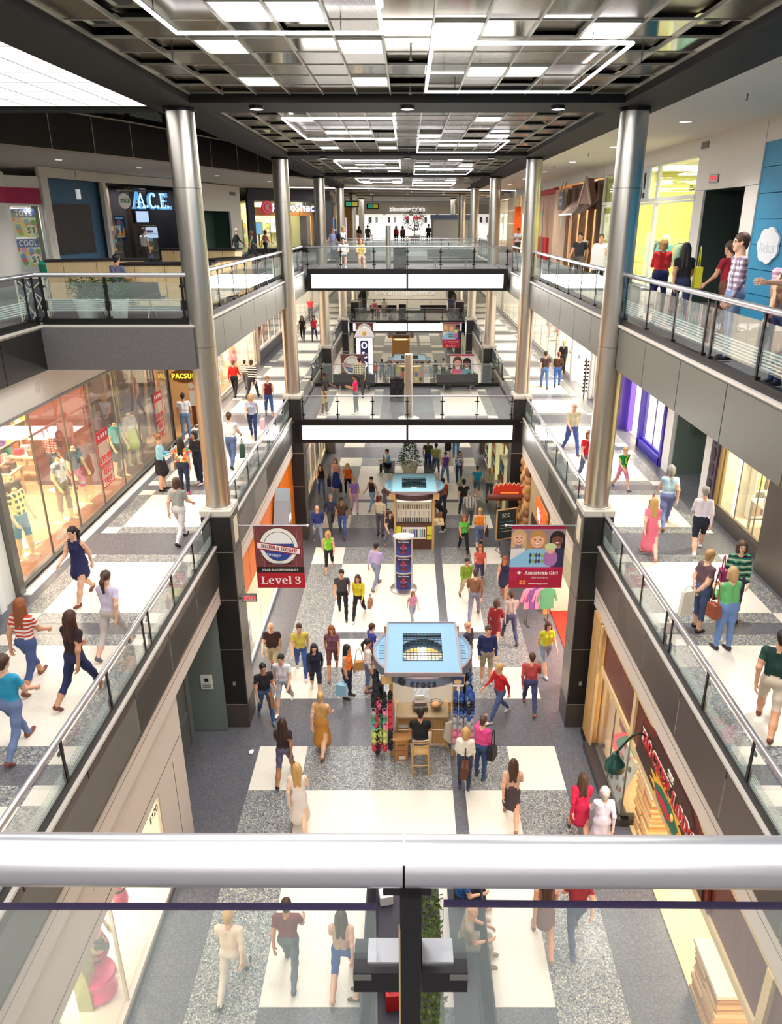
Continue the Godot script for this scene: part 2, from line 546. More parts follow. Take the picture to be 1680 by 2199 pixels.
func ceiling_bay(k: int) -> void:
	var zs := COLZ-BAY*k+BAY-0.7      # nearer end
	var ze := COLZ-BAY*k+0.7            # farther end
	var t := thing("ceiling",V(0,CEIL,0),0.0,"metal ceiling of perforated tiles and steel bars, %s" % ["field above the near bridge","field over the near atrium","second field along the atrium","third field along the atrium","fourth field along the atrium","fifth field along the atrium"][k+1],"ceiling","","structure")
	var rows := 12
	var cols := 13
	var pz := (zs-ze)/rows
	var px := 8.1/cols
	# cells taken by light fittings: column,row
	var lit := [[2,7],[2,10],[5,10],[5,7],[3,5],[4,5],[7,6],[10,6],[8,9],[9,9],[2,2],[9,2]]
	var joined := MB.new()
	for r in rows:
		for c in cols:
			if [c,r] in lit: continue
			var at := V(-4.05+px*(c+0.5),0.0,zs-pz*(r+0.5))
			var edge := c < 2 or c > cols-3
			var rec := ((r+c) % 2 == 0) if edge else rng.randf() < 0.12
			var plain: bool = (c in [6,7]) and rng.randf() < 0.7 or rng.randf() < 0.14
			at.y = 0.08 if rec else 0.015
			var s := V(px-0.02,0.015,pz-0.02)
			if k in [0,1]:
				bx("ceiling_tile",at,s,mats.mirror_panel if plain else mats.perforated,t)
			else:
				joined.box(at,s)
	if not k in [0,1]:
		var j := obj("ceiling_tiles",joined,mats.perforated,t)
		j.set_meta("kind","stuff")
	for c in cols+1:
		bx("grid_bar",V(-4.05+px*c,0.0,(zs+ze)/2),V(0.025,0.05,zs-ze),mats.tbar,t)
	for r in rows+1:
		bx("grid_bar",V(0,0.012,zs-pz*r),V(8.1,0.03,0.02),mats.tbar,t)
	for q in lit:
		ceiling_light(V(-4.05+px*(q[0]+0.5),CEIL-0.01,zs-pz*(q[1]+0.5)),U(px-0.04,pz-0.06),k in [0,1])
	# hanging rectangles of fluorescent tube
	for f in [[0.32,2.83,zs-pz*6.6,zs-pz*10.8],[-2.73,-0.3,zs-pz*1.2,zs-pz*6.0]]:
		var lf := thing("light_frame",V((f[0]+f[1])/2,CEIL-0.13,(f[2]+f[3])/2),0.0,"hanging rectangle of thin white light tubes below the metal ceiling","light","hanging tube light rectangles")
		var hx: float = (f[1]-f[0])/2
		var hz: float = absf(f[2]-f[3])/2
		for e in [[V(-hx,0,-hz),V(hx,0,-hz)],[V(-hx,0,hz),V(hx,0,hz)],[V(-hx,0,-hz),V(-hx,0,hz)],[V(hx,0,-hz),V(hx,0,hz)]]:
			obj("tube",MB.new().tube(e,0.022,8),mats.tube_light,lf)
			for w in [0.2,0.8]:
				var p: Vector3 = e[0].lerp(e[1],w)
				obj("hanger",MB.new().tube([p,p+V(0,0.13,0)],0.006,5,false),mats.black_metal,lf)
		area(V(lf.position.x,CEIL-0.18,lf.position.z),U(hx*2,hz*2),ATRIUM_LIGHT*1.2)
	# cross beam at the column line with three round spotlights
	var beam := structure("trim_%d" % (k+2),V(0,14.6,COLZ-BAY*k),V(8.1,0.5,1.4),mats.black,"black cross beam between two metal ceiling fields at column row %s" % ["zero","one","two","three","four","five"][k+1],"beam")
	for x in [-2.9,0.0,2.9]:
		var d := thing("spotlight",V(x,14.35,COLZ-BAY*k+0.25),0.0,"small round white spotlight mounted under a black ceiling cross beam","light","round spotlights under the cross beams")
		obj("drum",MB.new().lathe([U(0.13,-0.06),U(0.14,0.0)],20),mats.black_metal,d)
		obj("lens",MB.new().lathe([U(0.0,-0.065),U(0.125,-0.06)],20),mats.downlight,d)
		spot(V(x,14.27,COLZ-BAY*k+0.25),30.0,40.0)
	for x in [-3.3,0.05,3.3]:
		for r in [8.0,11.3]:
			var s := thing("sprinkler",V(x,CEIL-0.01,zs-pz*r),0.0,"tiny chrome fire sprinkler hanging from the atrium ceiling","sprinkler","sprinklers in the atrium ceiling")
			obj("stem",MB.new().lathe([U(0.012,-0.09),U(0.012,0.1)],6),mats.grey_metal,s)
			obj("deflector",MB.new().lathe([U(0.0,-0.095),U(0.035,-0.09),U(0.0,-0.085)],8),mats.grey_metal,s)

const ATRIUM_LIGHT := 15.0
const RAIL_OFFS := [0.08,1.6,3.1,4.5,4.8,6.4,8.0,9.6,11.3]

func row_name(k: int) -> String:
	return ["before column row one","between column rows one and two","between column rows two and three","between column rows three and four","between column rows four and five","beyond column row five"][clampi(k,0,5)]

# rail offsets measured from the far end of a run
func offs_for(L: float,from_far: bool) -> Array:
	var o := []
	for q in RAIL_OFFS:
		if q < L-0.05: o.append(q)
	if L-o[-1] > 0.5: o.append(L-0.08)
	if not from_far: return o
	var r := []
	for i in range(o.size()-1,-1,-1): r.append(L-o[i])
	return r

# an edge run on one side: s=1 right,-1 left
func edge_run(s: int,zn: float,zf: float,y: float,lvl: String,k: int,fm: Material,y0: float,y1: float) -> void:
	var a := U(s*4.5,zn) if s > 0 else U(s*4.5,zf)
	var b := U(s*4.5,zf) if s > 0 else U(s*4.5,zn)
	var side := "right hand side" if s > 0 else "left hand side"
	fascia(a,b,y0,y1,fm,"panelled floor edge of the %s level, %s, %s" % [lvl,side,row_name(k)],maxi(1,roundi((zn-zf)/1.9)))
	railing(U(a.x+s*0.06,a.y),U(b.x+s*0.06,b.y),y,"glass railing, %s level, %s, %s" % [lvl,side,row_name(k)],offs_for(zn-zf,s > 0))

func build_shell() -> void:
	floor_level_one()
	for s in [-1,1]:
		floor_level_two(s)
		for k in range(0,6):
			column(s,k)
	# second level edges
	var g2 := [[3.0,COLZ+0.4,0],[COLZ-0.4,COLZ-BAY+0.4,1],[-35.3,COLZ-2*BAY+0.4,2],[COLZ-2*BAY-0.4,COLZ-3*BAY+0.4,3],[COLZ-3*BAY-0.4,-58.9,4],[-66.2,-90.0,5]]
	for s in [-1,1]:
		for q in g2:
			edge_run(s,q[0],q[1],L2,"second",q[2],mats.bronze if q[2] == 0 else mats.fascia_grey,4.17,5.13)
			var hb := structure("trim_%d" % (20+q[2]*2+(s+1)/2),V(s*4.6,3.9,(q[0]+q[1])/2),V(0.12,0.54,q[0]-q[1]),mats.taupe_wall,"pale plaster band above ground floor shops, %s, %s" % ["right side" if s > 0 else "left side",row_name(q[2])],"band")
			bx("groove",V(-s*0.058,0.06,0),V(0.012,0.012,q[0]-q[1]),mats.grey_metal,hb)
	# third level: slabs
	structure("floor",V(8.75,L3-0.45,-44),V(8.4,0.88,100),mats.carpet,"third level walkway with grey carpet beside the lime green shop","floor")
	structure("floor",V(-12.3,L3-0.45,-55),V(15.5,0.88,78),mats.carpet,"third level plaza of grey carpet around the wooden counters","floor")
	structure("floor",V(-13.9,L3-0.45,-4),V(12.2,0.88,24),mats.carpet,"third level carpet outside the angled near railing","floor")
	structure("floor",V(0,L3-0.45,-71.5),V(9.0,0.88,43),mats.carpet,"third level carpet hall in front of the bright department store","floor")
	for q in [[3.0,COLZ+0.28,0],[COLZ-0.28,COLZ-BAY+0.28,1],[COLZ-BAY-0.28,-33.9,2],[-41.6,-50.0,3]]:
		edge_run(1,q[0],q[1],L3,"third",q[2],mats.fascia_grey,9.3,10.2)
	for q in [[COLZ-0.28,COLZ-BAY+0.28,1],[COLZ-BAY-0.28,-33.9,2],[-41.6,-50.0,3]]:
		edge_run(-1,q[0],q[1],L3,"third",q[2],mats.fascia_grey,9.3,10.2)
	fascia(U(-4.5,-16.1),U(-7.75,-16.1),9.3,10.2,mats.black_panel,"black panelled floor edge in front of the potted shrubs",2)
	railing(U(-4.6,-16.16),U(-7.75,-16.16),L3,"glass railing in front of the potted shrubs and bench",[0.12,1.72,3.06])
	fascia(U(-7.75,-16.1),U(-7.75,4.0),9.3,10.2,mats.black_panel,"black panelled floor edge below the angled near railing",11)
	railing(U(-7.8,-16.16),U(-7.8,4.0),L3,"glass railing turning toward the near bridge beside the shrubs",[0.1,0.45,2.0,3.6,5.2,6.8,8.4,10.0])
	# bridges
	bridge(L2,-28.15,-35.2,4.4,"second level footbridge with glowing white side panels and terrazzo deck",true)
	bridge(L2,-59.0,-66.0,4.4,"far second level footbridge with glowing white side panels",true)
	bridge(L3,-34.0,-41.5,4.4,"third level footbridge with glowing white side panels and carpet",false)
	var nb := bridge(L3,5.0,-0.95,4.4,"near third level footbridge under the foreground handrail",false,false)
	bridge_rail(L2,-28.25,4.1,"front glass railing of the second level footbridge beside two teenagers")
	bridge_rail(L2,-35.1,4.1,"back glass railing of the second level footbridge behind the benches",4)
	bridge_rail(L2,-59.1,4.1,"front glass railing of the far second level footbridge")
	bridge_rail(L2,-65.9,4.1,"back glass railing of the far second level footbridge",4)
	bridge_rail(L3,-34.1,4.4,"front glass railing of the third level footbridge beside seated people")
	bridge_rail(L3,-41.4,4.4,"back glass railing of the third level footbridge",4)
	bridge_rail(L3,-50.1,4.4,"glass railing at the edge of the far third level hall",4)
	for q in [[L2,-28.2,0],[L2,-35.15,1],[L2,-59.05,2],[L3,-34.05,3]]:
		if q[2] != 1:
			area(V(0,q[0]-0.37,q[1]+0.15),U(8.2,0.56),BOX_LIGHT,Color8(255,250,246),Vector3.BACK)
	# atrium ceiling
	for k in range(-1,5):
		ceiling_bay(k)
	structure("ceiling",V(0,14.95,-24),V(10.2,0.1,74),mats.void,"grey slab above the metal ceiling grid","ceiling")
	for s in [-1,1]:
		structure("trim_%d" % (40+s),V(s*4.53,14.68,-24),V(0.95,0.66,74),mats.black,"long black beam over the %s column row" % ("right" if s > 0 else "left"),"beam")
	# right hand third level: white ceiling with downlights
	structure("ceiling",V(8.3,14.5,-44),V(6.6,0.3,100),mats.ceiling_white,"white plaster ceiling over the third level walkway by the lime green shop","ceiling")
	for i in 11:
		var z := -12.4-6.05*i
		downlight(V(6.17,14.35,z),"round recessed downlight in the white ceiling by the right columns","recessed downlights in the right white ceiling",34.0)
		var sp := thing("sprinkler",V(5.9,14.35,z-2.2),0.0,"tiny fire sprinkler hanging from the white walkway ceiling","sprinkler","sprinklers in the white ceiling")
		obj("stem",MB.new().lathe([U(0.012,-0.1),U(0.012,0.0)],6),mats.grey_metal,sp)
		obj("deflector",MB.new().lathe([U(0.0,-0.105),U(0.035,-0.1),U(0.0,-0.09)],8),mats.grey_metal,sp)
	structure("ceiling",V(-5.2,14.5,-72.5),V(20.4,0.3,41),mats.ceiling_white,"white plaster ceiling of the far hall","ceiling")
	# lines of light and dark reveals crossing the far ceiling
	for q in [[V(-8.0,14.33,-52.5),V(8,14.33,-58.5),0],[V(-8,14.33,-56.0),V(8,14.33,-61.5),1],[V(-8,14.33,-62.0),V(8,14.33,-66),1],[V(-7,14.33,-70.0),V(7,14.33,-72),1]]:
		var d: Vector3 = q[1]-q[0]
		var o := bx("cove_light" if q[2] == 0 else "ceiling_reveal",(q[0]+q[1])/2,V(d.length(),0.06,0.18 if q[2] == 0 else 0.7),mats.tube_light if q[2] == 0 else mats.bronze,null,-U(d.x,d.z).angle())
		tag(o,"thin glowing line of light across the far white ceiling" if q[2] == 0 else "dark recessed band across the far white ceiling","light" if q[2] == 0 else "ceiling band","" if q[2] == 0 else "dark bands across the far ceiling")
	area(V(0,14.2,-56.5),U(12,0.2),40.0)
	area(V(0,14.2,-78),U(10,8),160.0)
	# luminous ceiling on the near left
	var lum := thing("luminous_ceiling",V(0,14.4,0),0.0,"large glowing white panel ceiling beside the left black beam","light panel")
	for r in 10:
		for c in 10:
			bx("glowing_panel",V(-5.32-0.63*c,0.02,-16.15+0.9*r),V(0.622,0.02,0.892),mats.luminous,lum)
	for c in 11:
		bx("seam",V(-5.005-0.63*c,0.02,-12.1),V(0.014,0.026,9.0),mats.grey_metal,lum)
	for r in 11:
		bx("seam",V(-8.15,0.021,-16.6+0.9*r),V(6.3,0.026,0.014),mats.tbar,lum)
	area(V(-8.2,14.3,-12.1),U(6.2,8.8),70.0)
	structure("ceiling",V(-8.2,14.6,0.2),V(6.6,0.2,14.4),mats.ceiling_white,"white ceiling above the near left gallery","ceiling")
	structure("ceiling",V(-8.2,14.62,-12.1),V(6.5,0.25,9.1),mats.grey_metal,"metal box above the glowing panel ceiling","ceiling")
	structure("trim_60",V(-8.2,14.46,-16.72),V(6.4,0.3,0.12),mats.black,"black edge at the far end of the glowing ceiling","beam")
	# outer walls and roof that close the building
	structure("wall_back",V(-3,9,7.0),V(40,20,0.3),mats.white_wall,"white wall behind the viewpoint","wall")
	structure("wall_right",V(13.3,9,-44),V(0.3,20,104),mats.white_wall,"outer wall behind the right hand shops","wall")
	structure("wall_left",V(-22,9,-44),V(0.3,20,104),mats.white_wall,"outer wall behind the left hand shops","wall")
	structure("wall_far",V(-3,9,-94),V(40,20,0.3),mats.white_wall,"far end wall beyond the department store","wall")
	structure("ceiling",V(-4.4,18.8,-44),V(36,0.3,104),mats.void,"grey roof slab above the upper gallery","ceiling")
	foreground()

func downlight(at: Vector3,label: String,group: String,e: float) -> void:
	var t := thing("downlight",at,0.0,label,"light",group)
	obj("rim",MB.new().lathe([U(0.13,-0.012),U(0.16,0.0)],18),mats.trim,t)
	obj("lens",MB.new().lathe([U(0.0,-0.01),U(0.13,-0.012)],18),mats.downlight,t)
	spot(at+V(0,-0.04,0),e,62.0)

func foreground() -> void:
	var t := thing("foreground_railing",V(0,L3,-0.9915),0.0,"thick pale steel handrail with black post and glass panes, closest to the viewer","railing")
	var hr := Node3D.new()
	var rail := obj("handrail",MB.new().tube([V(-3.4,0,0),V(-0.004,0,0)],0.0437,40),mats.handrail,t)
	rail.position = V(-0.004,1.05,0); rail.rotation.z = -0.006
	var rail2 := obj("handrail",MB.new().tube([V(0.0,0,0),V(3.4,0,0)],0.0437,40),mats.handrail,t)
	rail2.position = V(-0.004,1.05,0); rail2.rotation.z = -0.006
	hr.free()
	bx("saddle",V(0.0,1.004,0),V(0.085,0.016,0.05),mats.black_metal,t)
	bx("post",V(0.006,0.55,0),V(0.038,0.9,0.07),mats.black_metal,t)
	bx("post_edge",V(-0.014,0.5,0.03),V(0.003,0.85,0.012),paint(150,128,84),t)
	for s in [-1,1]:
		var g := bx("glass_pane",V(s*0.78+0.002,0.56,0),V(1.44,0.76,0.012),mats.glass,t)
		g.rotation.z = -0.006+s * -0.004
		var e := bx("polished_edge",V(0,0.381,0),V(1.44,0.004,0.013),mats.glass_edge,g)
		var c := bx("clamp",V(s*0.063+0.006,0.79,0.0),V(0.085,0.05,0.07),mats.black_metal,t)
		bx("clamp_plate",V(-s*0.012,0.027,-0.008),V(0.058,0.006,0.05),mats.handrail,c)
		bx("clamp_jaw",V(s*0.026,0.014,0.0),V(0.034,0.014,0.072),mats.grey_metal,c)
		bx("side_post",V(s*1.55,0.55,0),V(0.038,0.9,0.07),mats.black_metal,t)

const BOX_LIGHT := 26.0

# ---------------------------------------------------------------- kit of parts
var fonts := {}
func lettering(txt: String,cap: float,m: Material,parent: Node,at: Vector3,turn := 0.0,depth := 0.02,face := "sans",tilt := 0.0) -> MeshInstance3D:
	if not fonts.has(face):
		var f := SystemFont.new()
		f.font_names = PackedStringArray([{"sans": "Droid Sans","serif": "Droid Serif","mono": "Droid Sans Mono"}[face.split("_")[0]]])
		if "bold" in face: f.font_weight = 800
		if "italic" in face: f.font_italic = true
		fonts[face] = f
	var t := TextMesh.new()
	t.font = fonts[face]
	t.text = txt
	t.font_size = 48
	t.pixel_size = cap/(48.0*0.72)
	t.depth = depth
	t.curve_step = 4.0
	var o := obj("lettering",t,m,parent)
	o.position = at
	o.rotation = V(0,turn,tilt)
	return o

# a frame whose x runs along a wall from a to b,y up from the floor,z out of the wall
func front(called: String,a: Vector2,b: Vector2,y: float,label: String,category := "storefront",kind := "structure") -> Node3D:
	return thing(called,V(a.x,y,a.y),-(b-a).angle(),label,category,"",kind)

func room(y: float,x0: float,x1: float,z0: float,z1: float,h: float,wall: Material,flr: Material,e: float,label: String,col := Color8(255,246,230)) -> Node3D:
	var t := thing("shop_interior",V((x0+x1)/2,y,(z0+z1)/2),0.0,label,"shop interior","","structure")
	var w := absf(x1-x0)
	var d := absf(z0-z1)
	var back: float = signf(x1)*(w/2-0.05)
	bx("shop_floor",V(0,0.01,0),V(w,0.03,d),flr,t)
	bx("back_wall",V(back,h/2,0),V(0.1,h,d),wall,t)
	for s in [-1,1]: bx("side_wall",V(0,h/2,s*(d/2-0.04)),V(w,h,0.08),wall,t)
	bx("shop_ceiling",V(0,h+0.04,0),V(w,0.08,d),mats.ceiling_white,t)
	var n := maxi(1,int(d/3.5))
	for i in n:
		var z := -d/2+d*(i+0.5)/n
		bx("light_panel",V(0,h-0.02,z),V(w*0.5,0.03,d/n*0.45),mats.downlight,t)
		area(t.position+V(0,h-0.06,z),U(w*0.5,d/n*0.45),e/n,col)
	return t

func glazing(p: Node,x0: float,x1: float,y0: float,y1: float,n: int,frame: Material,z := 0.0,fw := 0.05) -> void:
	for i in n+1:
		bx("mullion",V(x0+(x1-x0)*i/n,(y0+y1)/2,z),V(fw if i in [0,n] else fw*0.5,y1-y0,fw),frame,p)
		if i < n:
			bx("glass_pane",V(x0+(x1-x0)*(i+0.5)/n,(y0+y1)/2,z),V((x1-x0)/n-fw,y1-y0,0.012),mats.glass,p)
	bx("sill",V((x0+x1)/2,y0,z),V(x1-x0,0.1,fw+0.05),frame,p)
	bx("head",V((x0+x1)/2,y1,z),V(x1-x0,0.06,fw+0.03),frame,p)

func gp(f: Node3D,x: float,y: float,z: float) -> Vector3:
	return f.transform*V(x,y,z)

func hue(i: int) -> StandardMaterial3D:
	var pal := [[214,60,84],[60,96,170],[240,236,226],[40,40,48],[242,196,70],[76,150,110],[236,140,170],[90,190,200],[150,120,90],[180,180,186],[120,80,150],[230,120,50],[206,220,120],[96,60,46]]
	var c: Array = pal[posmod(i,pal.size())]
	return paint(c[0],c[1],c[2],0.85)

# folded garments on a table: each pile its own thing
var pile_mesh: ArrayMesh
func clothes_table(at: Vector3,turn: float,L: float,W: float,top: Material,label: String,piles: int,plabel: String,pgroup: String) -> void:
	var t := thing("display_table",at,turn,label,"table")
	obj("table_top",bevel_box(V(L,0.05,W),0.02),top,t).position.y = 0.78
	bx("shelf",V(0,0.3,0),V(L-0.1,0.03,W-0.1),top,t)
	for sx in [-1,1]:
		for sz in [-1,1]:
			bx("leg",V(sx*(L/2-0.06),0.38,sz*(W/2-0.06)),V(0.06,0.76,0.06),top,t)
	if pile_mesh == null:
		var b := MB.new()
		for k in 5:
			b.box(V(0,0.02+0.035*k,0),V(0.26-0.01*(k % 2),0.03,0.2))
		pile_mesh = b.mesh()
	for i in piles:
		var cols := int(ceil(piles/2.0))
		var lp := V(-L/2+L*(int(i/2.0)+0.5)/cols,0.806,(-1 if i % 2 else 1)*W*0.22)
		var p := obj("folded_clothes",pile_mesh,hue(rng.randi() % 14))
		p.transform = Transform3D(Basis(Vector3.UP,turn),at)*Transform3D(Basis(),lp)
		tag(p,plabel,"clothes",pgroup)

func shelf_unit(at: Vector3,turn: float,L: float,H: float,levels: int,m: Material,label: String,ilabel: String,igroup: String,per: int,bright := 0) -> void:
	var t := thing("shelf_unit",at,turn,label,"shelf")
	bx("back_board",V(0,H/2,-0.17),V(L,H,0.02),m,t)
	for s in [-1,1]: bx("side_board",V(s*L/2,H/2,0),V(0.03,H,0.36),m,t)
	for i in levels+1:
		bx("shelf_board",V(0,0.08+(H-0.12)*i/levels,0),V(L,0.03,0.36),m,t)
	for i in levels:
		for j in per:
			var w := L/per*rng.randf_range(0.5,0.85)
			var h := (H-0.12)/levels*rng.randf_range(0.4,0.75)
			var o := obj("boxed_item",bmesh(V(snappedf(w,0.04),snappedf(h,0.04),0.2)),hue(rng.randi() % 14) if bright == 0 else (hue([4,12,2,8][rng.randi() % 4]) if bright == 1 else hue([2,9,3,1][rng.randi() % 4])))
			o.transform = t.transform*Transform3D(Basis(),V(-L/2+L*(j+0.5)/per,0.095+(H-0.12)*i/levels+snappedf(h,0.04)/2,0.04))
			tag(o,ilabel,"goods",igroup)

# a garment hanging on a rail
func garment_mesh(w: float,h: float,sleeves := true) -> ArrayMesh:
	var p := PackedVector2Array([U(-w*0.2,0),U(-w*0.5,-h*0.12)])
	if sleeves: p.append_array(PackedVector2Array([U(-w*0.72,-h*0.62),U(-w*0.58,-h*0.66),U(-w*0.42,-h*0.3)]))
	p.append_array(PackedVector2Array([U(-w*0.46,-h),U(w*0.46,-h)]))
	if sleeves: p.append_array(PackedVector2Array([U(w*0.42,-h*0.3),U(w*0.58,-h*0.66),U(w*0.72,-h*0.62)]))
	p.append_array(PackedVector2Array([U(w*0.5,-h*0.12),U(w*0.2,0)]))
	return MB.new().prism(p,V(0,0,-0.04),Vector3.RIGHT,Vector3.UP,V(0,0,0.08)).mesh()

func clothes_rack(at: Vector3,turn: float,L: float,label: String,glabel: String,ggroup: String,n: int,cols: Array,facing := false) -> void:
	var t := thing("clothes_rack",at,turn,label,"rack")
	for s in [-1,1]:
		obj("upright",MB.new().tube([V(s*L/2,0.04,0),V(s*L/2,1.35,0)],0.018,8),mats.grey_metal,t)
		bx("foot",V(s*L/2,0.03,0),V(0.05,0.05,0.5),mats.grey_metal,t)
	obj("rail",MB.new().tube([V(-L/2,1.35,0),V(L/2,1.35,0)],0.016,8),mats.grey_metal,t)
	var gm := garment_mesh(0.5,0.75)
	for i in n:
		var g := obj("garment",gm,hue(cols[i % cols.size()]))
		g.transform = t.transform*Transform3D(Basis(Vector3.UP,0.0 if facing else 1.35),V(-L/2+L*(i+0.5)/n,1.33,0.0 if not facing else 0.02*i))
		tag(g,glabel,"clothes",ggroup)

func exit_sign(at: Vector3,turn: float,label: String) -> void:
	var t := thing("exit_sign",at,turn,label,"sign")
	bx("housing",Vector3.ZERO,V(0.36,0.2,0.07),mats.grey_metal,t)
	bx("face",V(0,0,0.037),V(0.32,0.16,0.006),paint(196,190,186),t)
	lettering("EXIT",0.1,glow("exit_red",Color8(230,30,50),1.6),t,V(0.0,0,0.042),0,0.006,"sans_bold")

func door(p: Node3D,called: String,c: Vector3,w: float,h: float,m: Material,bar := true) -> void:
	var d := bx(called,c,V(w,h,0.05),m,p)
	if bar:
		bx("push_bar",V(0,-0.05,0.05),V(w*0.8,0.07,0.05),mats.handrail,d)
		bx("lock_case",V(-w*0.38,-0.05,0.06),V(0.1,0.12,0.06),mats.grey_metal,d)
	for s in [-1,1]: bx("door_frame",c+V(s*(w/2+0.04),0.02,0.0),V(0.07,h+0.06,0.1),m,p)
	bx("door_frame",c+V(0,h/2+0.05,0),V(w+0.15,0.07,0.1),m,p)

func foliage(n: int,rx: float,h: float,leaf: float,shape: String) -> MB:
	var b := MB.new()
	for i in n:
		var u := rng.randf()
		var a := rng.randf()*TAU
		var rr := rx
		if shape == "cone": rr = rx*(1.02-u)
		elif shape == "ball": rr = rx*sqrt(maxf(0.02,1.0-pow(2*u-1,2)))
		var r := rr*sqrt(rng.randf_range(0.35,1.0))
		var c := V(cos(a)*r,u*h,sin(a)*r)
		var d := (V(cos(a),rng.randf_range(-0.2,0.9),sin(a))).normalized()
		var s := d.cross(Vector3.UP).normalized()*leaf*0.28
		var tip := c+d*leaf
		var mid := c+d*leaf*0.5+V(0,leaf*0.1,0)
		b.tri(c,mid+s,tip); b.tri(c,tip,mid-s)
	return b

func potted(at: Vector3,pot_r: float,pot_h: float,n: int,rx: float,h: float,leaf: float,shape: String,green: Material,pot: Material,label: String,called := "potted_shrub",stem := 0.0) -> Node3D:
	var t := thing(called,at,0.0,label,"plant")
	obj("pot",MB.new().lathe([U(pot_r*0.7,0),U(pot_r,pot_h*0.94),U(pot_r*1.06,pot_h*0.94),U(pot_r*1.06,pot_h),U(pot_r*0.9,pot_h),U(pot_r*0.85,pot_h*0.9),U(0,pot_h*0.9)],20),pot,t)
	if stem > 0.0: obj("stem",MB.new().tube([V(0,pot_h*0.9,0),V(0.02,pot_h+stem+h*0.4,0)],0.04,7),paint(84,62,44),t)
	var f := obj("foliage",foliage(n,rx,h,leaf,shape),green,t)
	f.position.y = pot_h*0.9+stem
	f.set_meta("kind","stuff")
	return t

func bench(at: Vector3,turn: float,L: float,label: String,seatm: Material,group := "") -> Node3D:
	var t := thing("bench",at,turn,label,"bench",group)
	var prof := PackedVector2Array([U(-0.3,0.42),U(0.1,0.39),U(0.2,0.43),U(0.33,0.8),U(0.3,0.81),U(0.17,0.47),U(0.1,0.43),U(-0.3,0.46)])
	obj("seat",MB.new().prism(prof,V(-L/2,0,0),Vector3.FORWARD,Vector3.UP,V(L,0,0)),seatm,t)
	for s in [-1,1]:
		var x: float = s*L*0.32
		var b := MB.new()
		b.tube([V(x,0,0.26),V(x,0.42,-0.12)],0.014,6).tube([V(x,0,-0.26),V(x,0.42,0.12)],0.014,6).tube([V(x-0.12,0,0.0),V(x,0.42,0.0)],0.012,6)
		obj("leg",b,mats.handrail,t)
	obj("rail",MB.new().tube([V(-L*0.45,0.4,0),V(L*0.45,0.4,0)],0.018,8),mats.handrail,t)
	return t

func trash_bin(at: Vector3,turn: float,label: String,body: Material,lattice: Material) -> void:
	var t := thing("trash_bin",at,turn,label,"bin")
	obj("body",bevel_box(V(0.56,0.9,0.56),0.02),body,t).position.y = 0.47
	bx("lid",V(0,0.95,0),V(0.6,0.06,0.6),lattice,t)
	bx("opening",V(0,0.985,0),V(0.26,0.02,0.26),mats.black,t)
	for q in 4:
		var b := MB.new()
		for r in [[-0.24,0.06,0.05,0.88],[0.24,0.06,-0.05,0.88],[-0.24,0.45,0.24,0.88],[0.24,0.45,-0.24,0.88],[-0.05,0.06,0.24,0.6],[0.05,0.06,-0.24,0.6]]:
			b.tube([V(r[0],r[1],0.286),V(r[2],r[3],0.286)],0.014,5)
		b.box(V(-0.27,0.47,0.284),V(0.03,0.9,0.02)).box(V(0.27,0.47,0.284),V(0.03,0.9,0.02))
		obj("lattice",b,lattice,t).rotation.y = q*PI/2

# ---------------------------------------------------------------- flat printed pictures
func disc(im: Image,cx: float,cy: float,rx: float,ry: float,c: Color) -> void:
	for y in range(maxi(0,int(cy-ry)),mini(im.get_height(),int(cy+ry)+1)):
		var k := 1.0-pow((y-cy)/ry,2)
		if k <= 0: continue
		var w := rx*sqrt(k)
		var x0 := maxi(0,int(cx-w))
		im.fill_rect(Rect2i(x0,y,mini(im.get_width(),int(cx+w))-x0,1),c)

func shape(im: Image,pts: Array,c: Color) -> void:
	var p := PackedVector2Array(pts)
	for y in im.get_height():
		var xs := []
		for i in p.size():
			var a := p[i]; var b := p[(i+1) % p.size()]
			if (a.y <= y) != (b.y <= y): xs.append(a.x+(y-a.y)/(b.y-a.y)*(b.x-a.x))
		xs.sort()
		for i in range(0,xs.size()-1,2):
			var x0 := maxi(0,int(xs[i]))
			im.fill_rect(Rect2i(x0,y,maxi(0,mini(im.get_width(),int(xs[i+1]))-x0),1),c)

func face_print(im: Image,cx: float,cy: float,r: float,skin: Color,hair: Color) -> void:
	disc(im,cx,cy-r*0.12,r*1.12,r*1.25,hair)
	shape(im,[U(cx-r*1.1,cy),U(cx-r*1.2,cy+r*1.7),U(cx-r*0.5,cy+r*1.6),U(cx-r*0.6,cy)],hair)
	shape(im,[U(cx+r*1.1,cy),U(cx+r*1.2,cy+r*1.7),U(cx+r*0.5,cy+r*1.6),U(cx+r*0.6,cy)],hair)
	disc(im,cx,cy+r*0.1,r*0.82,r*1.05,skin)
	shape(im,[U(cx-r*0.8,cy-r*0.15),U(cx-r*0.5,cy-r*0.9),U(cx+r*0.5,cy-r*0.9),U(cx+r*0.8,cy-r*0.15),U(cx+r*0.2,cy-r*0.5),U(cx-r*0.3,cy-r*0.45)],hair)
	for s in [-1,1]:
		disc(im,cx+s*r*0.34,cy+r*0.02,r*0.12,r*0.08,Color8(50,36,30))
	disc(im,cx,cy+r*0.34,r*0.11,r*0.09,skin.darkened(0.14))
	disc(im,cx,cy+r*0.62,r*0.38,r*0.18,Color8(176,70,70))
	disc(im,cx,cy+r*0.58,r*0.3,r*0.1,Color8(248,244,238))

func picture(key: String,w: int,h: int,f: Callable) -> StandardMaterial3D:
	if mats.has(key): return mats[key]
	var im := Image.create(w,h,false,Image.FORMAT_RGB8)
	f.call(im)
	return textured(key,im,0.6)

